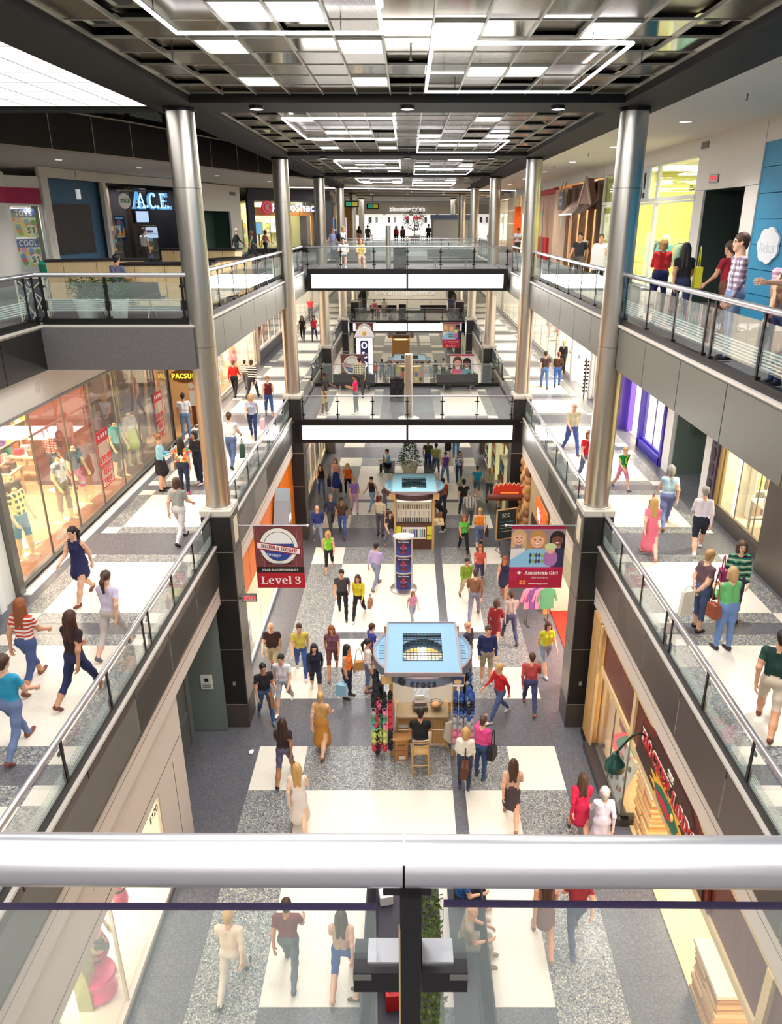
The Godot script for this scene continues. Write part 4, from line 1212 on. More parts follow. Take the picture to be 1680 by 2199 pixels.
func shops_second() -> void:
	var f: Node3D
	# left: clothing shop with mannequins
	room(L2,-8.28,-13.4,-13.9,-28.1,4.2,paint(206,168,120),mats.cork_floor,340.0,"clothing shop interior with cork floor and loaded tables, left second level",Color8(255,236,208))
	f = front("storefront",U(-8.2,-13.9),U(-8.2,-28.1),L2,"tall frameless glass clothing shopfront on the left second level")
	bx("header",V(7.1,3.95,0.0),V(14.2,0.75,0.2),paint(232,226,216),f)
	bx("header_edge",V(7.1,3.56,0.06),V(14.2,0.05,0.12),mats.grey_metal,f)
	glazing(f,0.15,11.3,0.14,3.52,7,mats.grey_metal,0.0,0.045)
	bx("brown_sill",V(5.7,0.035,-0.35),V(11.2,0.05,0.62),mats.brown_floor,f)
	bx("end_frame",V(0.02,1.8,0.0),V(0.22,3.6,0.22),mats.grey_metal,f)
	bx("white_kerb",V(7.1,0.008,0.16),V(14.2,0.016,0.22),paint(240,236,226),f)
	obj("speaker_disc",MB.new().lathe([U(0.0,0.01),U(0.11,0.012),U(0.12,0.0)],18),mats.trim,f).transform = Transform3D(Basis(Vector3.RIGHT,PI/2),V(2.2,3.95,0.1))
	for q in [1.4,3.0]: lettering("PACSUN",0.07,paint(236,232,214),f,V(q+0.8,0.62,0.02),0,0.004)
	lettering("Hurley",0.16,paint(214,214,206),f,V(2.3,0.42,0.02),0,0.004,"sans_bold")
	var wp := thing("timber_partition",gp(f,9.1,0,-1.0),PI/2,"dark mahogany partition with pale vertical stripes behind the clothing shop glass","partition")
	bx("board",V(0,1.75,0),V(4.2,3.5,0.1),mats.mahogany,wp)
	for i in 4: bx("stripe",V(-0.2+0.14*i,1.75,0.056),V(0.05,3.5,0.012),paint(226,186,92) if i % 2 == 0 else paint(150,140,90),wp)
	bx("return_board",V(-2.1,1.75,-0.9),V(0.1,3.5,1.8),mats.mahogany,wp)
	sale_poster(f,5.3,"red bordered sale poster on the clothing shop glass between mannequins")
	sale_poster(f,10.0,"red bordered sale poster on the clothing shop glass before the mahogany partition")
	bx("entry_post",V(11.35,1.8,0),V(0.1,3.6,0.1),paint(60,30,22),f)
	bx("entry_post",V(14.1,1.8,0),V(0.14,3.6,0.14),mats.mahogany,f)
	bx("dark_portal",V(12.7,1.7,-1.4),V(2.6,3.4,0.1),paint(62,26,20,0.3),f)
	obj("portal_curve",MB.new().prism(PackedVector2Array([U(-0.1,0),U(0.2,0),U(0.28,1.2),U(0.5,2.4),U(0.2,2.4),U(0.0,1.2)]),V(12.6,0.0,-1.34),Vector3.RIGHT,Vector3.UP,V(0,0,0.04)),paint(206,160,96),f)
	var ps := thing("oval_shop_sign",V(-7.95,7.15,-26.4),0.0,"brown oval sign with glowing yellow letters beside the left column","sign")
	var oval := PackedVector2Array()
	for i in 28: oval.append(U(cos(TAU*i/28)*0.52,sin(TAU*i/28)*0.26))
	obj("oval",MB.new().prism(oval,V(0,0,-0.05),Vector3.RIGHT,Vector3.UP,V(0,0,0.1)),paint(96,64,26),ps)
	var ring := []
	for i in 29: ring.append(V(cos(TAU*i/28)*0.52,sin(TAU*i/28)*0.26,0.04))
	obj("rim",MB.new().tube(ring,0.018,6,false),paint(190,140,60),ps)
	lettering("PACSUN",0.17,glow("neon_yellow",Color8(255,226,70),1.8),ps,V(0,0,0.06),0,0.03,"sans_bold")
	bx("bracket",V(-0.2,0.5,0),V(0.05,0.6,0.05),mats.black_metal,ps)
	var cs := thing("clearance_sign",V(-7.9,L2,-27.6),0.25,"grey standing clearance sign with red corner beside the left column","sign")
	bx("panel",V(0,1.3,0),V(0.6,0.9,0.04),paint(186,184,176),cs)
	bx("post",V(0,0.45,0),V(0.05,0.86,0.04),mats.grey_metal,cs)
	bx("base",V(0,0.02,0),V(0.45,0.03,0.35),mats.grey_metal,cs)
	lettering("CLEARANCE",0.08,paint(190,30,40),cs,V(0,1.48,0.022),0,0.006,"sans_bold")
	obj("corner",MB.new().prism(PackedVector2Array([U(-0.2,1.75),U(-0.05,1.75),U(-0.12,1.65)]),V(0,0,0.02),Vector3.RIGHT,Vector3.UP,V(0,0,0.006)),paint(200,30,40),cs)
	# tables in the clothing shop
	for q in [[-11.6,-17.2,0.2,"first"],[-11.9,-19.7,0.1,"second"],[-10.9,-21.4,-0.1,"third"],[-11.7,-23.7,0.2,"fourth"]]:
		clothes_table(V(q[0],L2+0.03,q[1]),q[2],1.9,0.9,paint(212,186,150),"pale display table with folded clothes, %s from the grey end frame, in the clothing shop" % q[3],8,"pile of folded shirts on a table in the clothing shop","folded shirts in the clothing shop")
	var rt := thing("round_table",V(-10.9,L2+0.03,-15.6),0,"two tier round wooden table heaped with dark clothes in the clothing shop","table")
	obj("table_top",MB.new().lathe([U(0.0,0.86),U(0.78,0.86),U(0.8,0.89),U(0.78,0.92),U(0,0.92)],28),mats.mahogany,rt)
	obj("lower_tier",MB.new().lathe([U(0.0,0.42),U(0.95,0.42),U(0.95,0.47),U(0,0.47)],28),mats.mahogany,rt)
	for i in 4: bx("leg",V(cos(i*PI/2+0.6)*0.6,0.43,sin(i*PI/2+0.6)*0.6),V(0.1,0.86,0.1),mats.mahogany,rt)
	for i in 14:
		var a := i*0.9
		var r := 0.3+0.3*(i % 2)
		var p := obj("folded_clothes",pile_mesh,hue([3,9,8,13,3][i % 5]))
		p.position = rt.position+V(cos(a)*r,0.925 if i < 9 else 0.475,sin(a)*r) if i < 9 else rt.position+V(cos(a)*0.78,0.475,sin(a)*0.78)
		p.rotation.y = a
		p.scale = V(0.9,0.8,0.9)
		tag(p,"dark folded garment on the round two tier table","clothes","dark folded clothes on the round table")
	for i in 3: shelf_unit(V(-13.1,L2+0.03,-16.5-3.4*i),PI/2,2.8,2.6,5,paint(226,206,170),"tall back wall shelf of folded clothes in the clothing shop, %s" % ["near end","middle","far end"][i],"folded coloured clothes on a back wall shelf of the clothing shop","clothes on the back wall shelves",7)
	var ea := thing("easel_sign",V(-11.0,L2+0.03,-22.9),PI/2-0.4,"white peace sign poster on a black easel in the clothing shop","sign")
	bx("poster",V(0,1.3,0),V(0.6,0.75,0.02),paint(248,246,240),ea)
	var pc := []
	for i in 21: pc.append(V(cos(TAU*i/20)*0.16,1.32+sin(TAU*i/20)*0.16,0.015))
	var pcm := MB.new()
	pcm.tube(pc,0.012,5,false).tube([V(0,1.48,0.015),V(0,1.16,0.015)],0.012,5).tube([V(0,1.32,0.015),V(-0.12,1.21,0.015)],0.012,5).tube([V(0,1.32,0.015),V(0.12,1.21,0.015)],0.012,5)
	obj("peace_mark",pcm,paint(190,70,110),ea)
	for x in [-0.25,0.25]: obj("easel_leg",MB.new().tube([V(x,0,0.12),V(x*0.4,1.5,-0.03)],0.018,6),mats.black,ea)
	obj("easel_leg",MB.new().tube([V(0,0,-0.35),V(0,1.4,-0.04)],0.018,6),mats.black,ea)
	# left near end: pale wall with striped grey poster
	f = front("wall_left",U(-8.2,3.0),U(-8.2,-13.8),L2,"white framed wall with pale grey striped panels beside the clothing shop","wall")
	bx("wall_panel",V(8.4,2.15,-0.06),V(16.8,4.3,0.12),paint(236,232,224),f)
	for i in 6: bx("grey_stripe",V(14.6,0.5+0.5*i,0.01),V(2.8,0.48,0.02),[paint(196,190,184),paint(220,216,210),paint(182,178,176)][i % 3],f)
	for x in [13.15,16.2]: bx("white_frame",V(x,1.9,0.02),V(0.22,3.8,0.1),paint(246,244,240),f)
	bx("dark_base",V(14.6,0.12,0.03),V(2.8,0.24,0.04),mats.black_metal,f)
	# left,beyond: colourful clothes,then framed pictures,then white shops
	room(L2,-8.28,-12.6,-28.3,-40.6,4.2,paint(248,242,230),paint(200,150,90,0.4),190.0,"bright dress shop interior, left second level past the second column")
	f = front("storefront",U(-8.2,-28.3),U(-8.2,-40.8),L2,"frameless glass dress shopfront with colourful garments, left second level")
	bx("header",V(6.2,3.95,0),V(12.5,0.75,0.16),paint(236,232,224),f)
	glazing(f,0.1,12.2,0.14,3.52,6,mats.trim,0.0,0.04)
	bx("end_post",V(12.4,1.8,0.05),V(0.24,3.6,0.24),mats.steel,f)
	for i in 3: clothes_rack(V(-9.5-0.3*(i % 2),L2+0.03,-30.5-3.2*i),PI/2+0.15,1.6,"chrome rack of bright dresses in the dress shop window, %s" % ["near end","middle","far end"][i],"bright hanging garment in the dress shop window","garments in the dress shop window",7,[6,4,7,0,10,12,2])
	room(L2,-8.28,-12.6,-41.0,-53.0,4.2,paint(246,244,240),paint(220,214,204,0.4),120.0,"white room behind the second level picture windows")
	f = front("storefront",U(-8.2,-41.0),U(-8.2,-53.0),L2,"white shopfront with large framed colour posters, left second level")
	bx("header",V(6.0,3.95,0),V(12.0,0.75,0.16),paint(240,238,232),f)
	bx("dark_base",V(6.0,0.3,0),V(12.0,0.6,0.16),paint(84,82,88),f)
	glazing(f,0.1,11.9,0.62,3.5,6,mats.trim,0.0,0.05)
	for i in 5:
		var pp := thing("window_poster",gp(f,1.3+2.0*i,2.0,-0.12),PI/2,"large red bordered poster in the left second level white shopfront","poster","red bordered posters in the white shopfront")
		sheet("print",1.3,2.3,poster_mat([3,0,7,2,5][i]),pp)
		for s in [-1,1]:
			bx("border",V(s*0.7,0,0),V(0.09,2.5,0.04),paint(206,60,30),pp); bx("border",V(0,s*1.2,0),V(1.45,0.09,0.04),paint(206,60,30),pp)
	# right,near: bronze pier,gift shop with stacked boxes
	f = front("wall_right",U(8.2,-15.2),U(8.2,3.0),L2,"bronze clad pier and wall on the right second level","wall")
	bx("pier",V(0.9,2.15,0.12),V(1.7,4.3,0.5),mats.bronze,f)
	bx("wall_panel",V(10,2.15,-0.06),V(16.4,4.3,0.12),paint(190,180,164),f)
	bx("wood_door",V(2.6,1.1,0.03),V(1.1,2.2,0.06),mats.oak,f)
	room(L2,8.28,12.6,-15.3,-18.5,4.2,paint(244,236,206),paint(214,194,158,0.4),130.0,"cream lit gift shop interior on the right second level",Color8(255,246,214))
	f = front("storefront",U(8.2,-18.95),U(8.2,-15.2),L2,"gift shop glass front with brass frame and ornate dark pier")
	bx("header",V(1.9,3.95,0),V(3.75,0.75,0.16),mats.bronze,f)
	bx("ornate_pier",V(0.24,1.8,0.02),V(0.46,3.6,0.2),paint(84,70,84),f)
	for i in 8:
		var hexa := PackedVector2Array()
		for k in 6: hexa.append(U(cos(TAU*k/6)*0.13,sin(TAU*k/6)*0.19))
		obj("pier_ornament",MB.new().prism(hexa,V(0.24,0.35+0.43*i,0.12),Vector3.RIGHT,Vector3.UP,V(0,0,0.02)),paint(50,40,54),f)
	bx("brass_frame",V(0.58,1.8,0.0),V(0.16,3.6,0.16),paint(150,122,66,0.35),f)
	bx("glow_strip",V(1.35,1.8,-0.12),V(0.12,3.3,0.05),glow("strip_white",Color8(255,250,236),3.0),f)
	glazing(f,0.66,3.75,0.34,3.5,3,paint(110,96,76,0.35),0.0,0.03)
	bx("bronze_sill",V(2.2,0.17,0.02),V(3.1,0.34,0.14),mats.bronze,f)
	shelf_unit(V(12.3,L2+0.03,-16.9),-PI/2,2.8,3.2,5,paint(250,246,228),"white back shelf of gift bottles in the gift shop","small gift bottle or box on the white gift shop shelf","gifts on the white back shelf",9,1)
	shelf_unit(V(10.3,L2+0.03,-18.2),0.0,2.6,3.0,4,paint(250,246,228),"white side shelf of gift bottles in the gift shop","small gift bottle on the white side shelf","gifts on the white side shelf",9,1)
	var gt := thing("gift_table",V(9.25,L2+0.03,-16.75),0,"white topped metal table carrying tiers of gift boxes behind the glass","table")
	bx("table_top",V(0,0.8,0),V(1.2,0.05,1.5),paint(246,242,228),gt)
	for sx in [-1,1]:
		for sz in [-1,1]: bx("leg",V(sx*0.56,0.4,sz*0.7),V(0.05,0.8,0.05),mats.grey_metal,gt)
	for q in [[0.84,0.58],[1.16,0.5]]:
		obj("tier",MB.new().lathe([U(0.0,q[0]+0.27),U(q[1],q[0]+0.27),U(q[1],q[0]+0.3),U(0,q[0]+0.3)],24),paint(250,246,232),gt)
	var gm := paint(214,190,140)
	for i in 22:
		var lv := 0 if i < 8 else (1 if i < 15 else 2)
		var a := TAU*i/(8.0 if lv == 0 else 7.0)
		var r: float = [0.48,0.4,0.3][lv]
		var gbx := thing("gift_box",gt.position+V(cos(a)*r,[0.826,1.14,1.46][lv],sin(a)*r),-a,"tan gift box with green leaf print on the tiered table","box","gift boxes on the tiered table")
		bx("carton",V(0,0.12,0),V(0.16,0.24,0.2),gm,gbx)
		bx("leaf_print",V(0.082,0.13,0),V(0.006,0.1,0.12),paint(150,180,70),gbx)
	var gs := thing("gift_card_sign",gt.position+V(0,1.72,0.0),-0.9,"small green picture sign above the gift boxes","sign")
	sheet("print",0.32,0.44,picture("green_card",48,64,func(im: Image):
		im.fill(c8(150,190,90)); im.fill_rect(Rect2i(0,34,48,30),c8(120,140,150)); disc(im,24,44,12,8,c8(60,60,70))),gs)
	bx("stem",V(0,-0.2,-0.01),V(0.02,0.2,0.02),mats.grey_metal,gs)
	# white piers and the grey service recess
	var rc := front("door_2",U(9.9,-22.0),U(9.9,-19.4),L2,"grey green service doors set in a deep recess beside the gift shop","door")
	bx("recess_wall",V(1.3,2.1,-0.06),V(2.6,4.2,0.1),paint(112,128,120),rc)
	bx("recess_end",V(0.04,2.1,0.85),V(0.08,4.2,1.7),paint(112,128,120),rc)
	bx("recess_end",V(2.56,2.1,0.85),V(0.08,4.2,1.7),paint(112,128,120),rc)
	var wd := bx("hatch_door",V(0.1,2.0,0.8),V(0.04,1.1,1.1),paint(106,124,118,0.5),rc)
	obj("warning_disc",MB.new().lathe([U(0.13,0.0),U(0.13,0.01),U(0,0.012)],20),paint(240,236,230),wd).transform = Transform3D(Basis(Vector3.FORWARD,PI/2),V(0.022,0.2,0.1))
	bx("disc_print",V(0.04,0.2,0.1),V(0.01,0.03,0.18),paint(190,40,40),wd)
	door(rc,"metal_door",V(1.3,1.06,0.02),1.0,2.1,paint(100,118,112,0.5))
	for q in [[-18.95,-19.4],[-22.0,-22.6]]:
		structure("wall_right",V(8.25,L2+2.1,(q[0]+q[1])/2),V(0.3,4.2,absf(q[0]-q[1])),paint(244,240,234),"white pier %s the grey service recess" % ("on the gift shop side of" if q[0] > -20 else "on the blue shop side of"),"wall")
	# blue framed shop
	room(L2,8.28,12.6,-22.7,-28.0,4.2,paint(250,240,214),paint(244,224,178,0.4),170.0,"cream toy shop interior behind the blue frame")
	f = front("storefront",U(8.2,-28.1),U(8.2,-22.6),L2,"cobalt blue framed shopfront with open entrance, right second level")
	var cob := paint(58,48,170,0.4)
	bx("header",V(2.75,3.95,0),V(5.5,0.75,0.16),cob,f)
	bx("purple_pier",V(0.4,1.8,0.05),V(0.8,3.6,0.26),paint(86,60,176,0.4),f)
	bx("pier_inlay",V(0.5,1.8,0.19),V(0.06,3.5,0.02),paint(206,170,110),f)
	bx("purple_pier",V(1.05,1.8,-0.1),V(0.3,3.6,0.2),paint(86,60,176,0.4),f)
	bx("blue_post",V(3.0,1.8,0.03),V(0.22,3.6,0.24),cob,f)
	bx("blue_post",V(5.38,1.8,0.03),V(0.16,3.6,0.24),cob,f)
	bx("blue_sill",V(4.2,0.14,0.03),V(2.4,0.28,0.24),cob,f)
	glazing(f,3.1,5.3,0.3,3.5,2,cob,0.0,0.04)
	for i in 24:
		var o := obj("plush_toy",MB.new().ball(Vector3.ZERO,V(0.13,0.15,0.12),6,8).ball(V(0,0.18,0),V(0.09,0.09,0.09),5,8),hue([0,5,3,0,2,5][i % 6]))
		o.position = V(12.35,L2+0.6+0.42*int(i/6.0),-24.6-0.4*(i % 6))
		tag(o,"bright plush toy pegged on the toy shop back wall","toy","plush toys on the toy shop wall")
	var peg := thing("peg_wall",V(12.45,L2+0.03,-25.6),-PI/2,"white peg wall with toy hooks at the back of the blue shop","display")
	bx("board",V(0,1.3,0),V(2.9,2.5,0.05),paint(240,236,226),peg)
	for q in [[9.3,-23.4],[9.6,-24.6],[9.9,-26.3]]:
		var tb := thing("toy_table",V(q[0],L2+0.03,q[1]),0.1,"small pale table with toys in the blue framed shop","table","pale toy tables in the blue shop")
		bx("table_top",V(0,0.8,0),V(0.7,0.04,0.8),paint(226,220,206),tb)
		for sx in [-1,1]:
			for sz in [-1,1]: bx("leg",V(sx*0.31,0.4,sz*0.35),V(0.04,0.8,0.04),paint(226,220,206),tb)
	# right,farther shops
	room(L2,8.28,12.6,-29.0,-41.0,4.2,paint(250,246,240),paint(250,246,236,0.3),220.0,"brilliant white clothing shop interior, right second level past the second column")
	f = front("storefront",U(8.2,-41.0),U(8.2,-28.6),L2,"white open fronted clothing shop, right second level past the second column")
	bx("header",V(6.2,3.95,0),V(12.4,0.75,0.16),paint(246,242,236),f)
	glazing(f,8.6,12.2,0.12,3.52,2,mats.trim,0.0,0.05)
	glazing(f,0.2,4.2,0.12,3.52,2,mats.trim,0.0,0.05)
	for x in [4.4,8.4]: bx("white_pier",V(x,1.8,0),V(0.4,3.6,0.3),paint(246,244,240),f)
	for i in 4: clothes_table(V(9.7+0.7*(i % 2),L2+0.03,-31.0-2.4*i),0.0,1.2,0.7,paint(236,224,196),"white shop table of folded pink and white clothes, %s" % ["at the near end","by the near pier","by the far pier","at the far end"][i],6,"pile of folded clothes on a table in the white shop","folded clothes in the white shop")
	for i in 2: clothes_rack(V(11.4,L2+0.03,-33.0-3.5*i),PI/2,2.2,"chrome rack of pink and orange tops in the white shop, %s" % ["near","far"][i],"pink or orange top hanging in the white shop","tops hanging in the white shop",8,[6,11,0,2])
	var sr := thing("sunglasses_stand",gp(f,8.2,0,0.3),0,"tall narrow stand of dark sunglasses outside the white shop","display stand")
	obj("pole",MB.new().tube([V(0,0,0),V(0,1.75,0)],0.03,8),mats.black_metal,sr)
	for i in 9: obj("glasses",MB.new().ball(V(-0.06,0.3+0.16*i,0.08),V(0.06,0.05,0.03),5,8).ball(V(0.07,0.3+0.16*i,0.08),V(0.06,0.05,0.03),5,8),mats.black if i % 2 else paint(90,60,50,0.3),sr)
	for s in [-1,1]:
		for q in [[-53.2,-66.0],[-66.2,-90.0]] if s < 0 else [[-41.2,-53.6],[-53.8,-66.0],[-66.2,-90.0]]:
			var sd := "right" if s > 0 else "left"
			room(L2,s*8.28,s*12.4,q[0],q[1],4.2,paint(248,246,240),paint(230,224,210,0.4),130.0,"white shop far along the second level, %s side, from %d metres" % [sd,-int(q[0])])
			f = front("storefront",U(s*8.2,q[0] if s < 0 else q[1]),U(s*8.2,q[1] if s < 0 else q[0]),L2,"pale glass shopfront far along the second level, %s side, from %d metres" % [sd,-int(q[0])])
			bx("header",V((q[0]-q[1])/2,3.95,0),V(q[0]-q[1],0.75,0.16),paint(236,232,226),f)
			glazing(f,0.1,q[0]-q[1]-0.1,0.14,3.52,5,mats.trim,0.0,0.06)
			for i in 3: clothes_rack(V(s*9.6,L2+0.03,q[0]-2.5-3.2*i),PI/2,1.6,"clothes rack %s in the %s second level window past column row %s" % [["one","two","three"][i],sd,["three","four","five"][int((-q[0]-41.0)/12.1)]],"garment hanging in a far second level window","garments in far second level windows",5,[2,6,9,1,4])
	# downlights over the second level walkways,in the underside of the third level
	for s in [-1,1]:
		for i in 14:
			if s > 0 or -5.0-4.1*i < -16.5:
				downlight(V(s*6.3,9.3,-5.0-4.1*i),"round recessed downlight over the second level walkway","recessed downlights over the second level walkways",26.0)
	# end of the lower mall: cream wall with script sign
	var ew := structure("wall_far",V(0,4.5,-91.5),V(26,9.4,0.3),paint(226,216,196),"cream end wall of the lower mall with script lettering","wall")
	var sgn := thing("script_sign",V(-0.3,4.5,-91.36),0,"large white script letters on the cream end wall","sign")
	lettering("bloomingdale's",0.75,paint(250,250,250),sgn,V(0,0,0.05),0,0.12,"sans_italic")
	area(V(0,8.4,-88.0),U(8,2),90.0)

# ---------------------------------------------------------------- third level
func shops_third() -> void:
	var f: Node3D
	# right: blue boarded hoarding with a cloud
	var blue := paint(36,140,184,0.55)
	f = front("wall_right",U(7.9,-18.05),U(7.9,4.0),L3,"bright blue boarded hoarding on the right third level","wall")
	for i in 7:
		var y := 0.02+0.53*i
		bx("blue_board",V(4.0,y+0.26,0.0),V(8.0,0.515,0.06),blue,f)
		bx("blue_board",V(15.0,y+0.26,0.0),V(13.9,0.515,0.06),blue,f)
	bx("header_wall",V(11,3.95,0.0),V(22,0.5,0.1),mats.white_wall,f)
	var cl := thing("cloud_sign",gp(f,0.95,1.6,0.04),-PI/2,"white cloud shaped cutout with script lettering on the blue hoarding","sign")
	var cp := PackedVector2Array()
	for i in 60:
		var a := TAU*i/60
		cp.append(U(cos(a)*0.46,sin(a)*0.34)*(1.0+0.13*absf(sin(a*3.5))))
	obj("cloud",MB.new().prism(cp,Vector3.ZERO,Vector3.RIGHT,Vector3.UP,V(0,0,0.04)),paint(244,246,250),cl)
	lettering("Relax",0.2,paint(214,220,228),cl,V(0,-0.05,0.042),0,0.006,"serif_italic")
	# white wall with service door recess and exit sign
	f = front("wall_right",U(7.9,-21.9),U(7.9,-18.05),L3,"white plaster wall around the dark service recess, right third level","wall")
	bx("upper_wall",V(1.92,3.5,0),V(3.85,1.3,0.12),mats.white_wall,f)
	bx("side_wall",V(0.28,1.43,0),V(0.56,2.86,0.12),mats.white_wall,f)
	bx("side_wall",V(3.5,1.43,0),V(0.7,2.86,0.12),mats.white_wall,f)
	var dk := paint(52,66,62,0.6)
	bx("recess_back",V(1.85,1.43,-1.0),V(2.7,2.86,0.08),dk,f)
	bx("recess_side",V(0.54,1.43,-0.5),V(0.08,2.86,1.0),dk,f)
	bx("recess_side",V(3.16,1.43,-0.5),V(0.08,2.86,1.0),dk,f)
	bx("recess_top",V(1.85,2.88,-0.5),V(2.7,0.08,1.0),dk,f)
	door(f,"metal_door",V(1.6,1.04,-0.94),0.95,2.08,paint(70,92,84,0.5))
	bx("air_grille",V(0.25,3.95,0.07),V(0.5,0.16,0.02),paint(120,114,106),f)
	exit_sign(gp(f,1.3,3.1,0.1),-PI/2+0.25,"red EXIT sign over the dark recess on the right third level")
	# lime green shop
	room(L3,8.0,12.6,-22.0,-32.3,3.9,paint(198,196,104),paint(206,200,180,0.4),130.0,"lime green walled shirt shop interior",Color8(255,252,224))
	f = front("storefront",U(7.9,-32.4),U(7.9,-21.9),L3,"lime green shirt shop with tall white framed windows numbered E352")
	bx("header",V(5.25,3.98,0),V(10.5,0.5,0.12),mats.white_wall,f)
	var wf := paint(222,224,222,0.4)
	for q in [[0.1,3.4],[3.5,6.9],[7.0,10.4]]:
		glazing(f,q[0],q[1],0.08,2.62,1,wf,0.0,0.09)
		glazing(f,q[0],q[1],2.72,3.72,1,wf,0.0,0.09)
	bx("lime_panel",V(0.7,1.3,-0.1),V(1.1,2.5,0.04),paint(206,218,60),f)
	bx("lime_panel",V(1.7,3.2,-0.1),V(3.2,0.95,0.04),paint(206,218,60),f)
	bx("lime_panel",V(6.6,1.3,-0.1),V(0.4,2.5,0.04),paint(206,218,60),f)
	lettering("E352",0.14,mats.black,f,V(10.05,2.95,0.02),0,0.008)
	var bs := thing("window_sign",gp(f,5.2,3.2,0.08),-PI/2,"grey sign board with a black exclamation mark in the lime shop window","sign")
	bx("board",Vector3.ZERO,V(2.2,1.0,0.05),paint(196,204,210),bs)
	lettering("a!",0.75,mats.black,bs,V(0.3,-0.05,0.03),0,0.02,"sans_bold_italic")
	var ts := thing("shirt_sale_sign",gp(f,5.6,0,0.35),-PI/2,"white standing sign for shirts at seventy percent off before the lime shop","sign")
	bx("panel",V(0,1.05,0),V(0.85,1.4,0.04),paint(236,238,240),ts)
	bx("foot",V(0,0.17,0),V(0.7,0.34,0.2),mats.grey_metal,ts)
	lettering("All Shirts",0.12,paint(50,60,120),ts,V(0,1.52,0.022),0,0.006,"sans_bold")
	lettering("50-70%",0.17,paint(200,30,50),ts,V(0,1.2,0.022),0,0.006,"sans_bold")
	lettering("OFF",0.2,paint(200,30,50),ts,V(0,0.88,0.022),0,0.006,"sans_bold")
	lettering("Regular Price",0.06,paint(80,90,140),ts,V(0,0.62,0.022),0,0.006)
	var rsn := thing("sale_card",gp(f,1.7,0.55,0.12),-PI/2,"white card reading 50 low on the lime shop window","sign")
	bx("card",Vector3.ZERO,V(1.5,0.9,0.03),paint(238,240,238),rsn)
	lettering("50",0.16,paint(60,60,70),rsn,V(0.3,-0.25,0.017),0,0.006,"sans_bold")
	var fc := thing("price_card",gp(f,8.4,1.55,0.06),-PI/2,"white card reading 40 on the lime shop window","sign")
	bx("card",Vector3.ZERO,V(0.4,0.3,0.02),paint(246,246,246),fc)
	lettering("40%",0.11,paint(40,40,50),fc,V(0,0,0.012),0,0.006,"sans_bold")
	for i in 12:
		var o := thing("printed_shirt",V(12.45,L3+1.3+0.62*(i % 4),-23.2-0.75*int(i/4.0)),-PI/2,"colourful printed shirt pinned flat on the lime shop wall","clothes","printed shirts on the lime shop wall")
		sheet("print",0.6,0.55,poster_mat(i),o)
	for i in 3: clothes_rack(V(9.4,L3+0.03,-23.8-2.8*i),PI/2,1.5,"rack of dark and teal shirts in the lime shop, %s" % ["by the EXIT wall","in the middle","by the timber lodge"][i],"shirt hanging on a rack in the lime shop","shirts on racks in the lime shop",6,[7,3,5,9,4])
	for i in 3:
		var pl := thing("pendant_lamp",V(8.6+0.35*i,L3+3.1,-22.9-0.3*i),0,"small white cone pendant lamp hanging in the lime shop window","lamp","cone pendants in the lime shop")
		obj("cone",MB.new().lathe([U(0.13,0.0),U(0.05,0.16),U(0.0,0.17)],16),glow("pendant_white",Color8(255,248,230),1.5),pl)
		obj("cord",MB.new().tube([V(0,0.16,0),V(0,0.8,0)],0.006,5),mats.grey_metal,pl)
	# timber lodge shop
	room(L3,8.0,12.6,-32.5,-42.6,3.9,paint(196,160,116),mats.maple,90.0,"warm timber lodge shop interior")
	f = front("storefront",U(7.9,-42.7),U(7.9,-32.5),L3,"rustic timber shopfront with a shingled porch roof")
	bx("header",V(5.1,3.98,0),V(10.2,0.5,0.12),mats.white_wall,f)
	bx("stucco_wall",V(1.9,1.8,0),V(3.6,3.6,0.12),paint(206,176,146,0.95),f)
	bx("timber_wall",V(7.0,3.1,-0.05),V(6.3,1.1,0.1),mats.old_wood,f)
	for x in [3.9,5.4,7.1,8.6,10.0]: bx("timber_post",V(x,1.75,0.05),V(0.2,3.5,0.22),mats.old_wood,f)
	for i in 9:
		for j in 3:
			var sh := bx("shingle",V(5.35+0.56*i,2.5+0.2*j,0.62-0.24*j),V(0.54,0.035,0.42),[mats.old_wood,paint(136,120,106),paint(112,96,84)][(i+j) % 3],f)
			sh.rotation.x = 0.7
	obj("gable",MB.new().prism(PackedVector2Array([U(7.7,2.75),U(9.9,2.75),U(8.8,3.75)]),V(0,0,0.1),Vector3.RIGHT,Vector3.UP,V(0,0,0.3)),paint(150,110,96),f)
	for s in [-1,1]: obj("gable_board",MB.new().tube([V(8.8+s*1.2,2.7,0.42),V(8.8,3.8,0.42)],0.06,5),paint(206,190,170),f)
	bx("porch_light",V(7.0,2.36,0.85),V(2.6,0.05,0.06),glow("porch_white",Color8(245,236,255),2.5),f)
	glazing(f,4.0,5.3,0.3,2.2,1,mats.oak,0.0,0.08)
	bx("open_door",V(6.2,1.1,-0.1),V(0.9,2.2,0.05),mats.mahogany,f)
	var ls := thing("hanging_plaque",gp(f,3.4,3.0,0.35),-PI/2,"rough grey wooden plaque hanging from the timber shopfront","sign")
	bx("plaque",Vector3.ZERO,V(1.1,0.8,0.1),paint(134,128,130,0.9),ls)
	for i in 2: bx("carved_line",V(0,0.16-0.3*i,0.055),V(0.7,0.1,0.02),paint(176,176,196),ls)
	for x in [-0.4,0.4]: obj("chain",MB.new().tube([V(x,0.4,0),V(x,0.85,-0.1)],0.015,5),mats.black_metal,ls)
	var od := thing("oval_plaque",gp(f,3.4,2.05,0.3),-PI/2,"small white oval plaque below the grey plaque","sign")
	obj("oval",MB.new().ball(Vector3.ZERO,V(0.2,0.28,0.03),8,14),paint(214,220,206),od)
	var mg := thing("magazine_rack",gp(f,9.2,0,0.5),-PI/2,"slanted display rack of dark postcards at the timber shop door","rack")
	bx("rack_body",V(0,0.7,0),V(0.8,1.3,0.08),paint(200,190,176),mg).rotation.x = -0.3
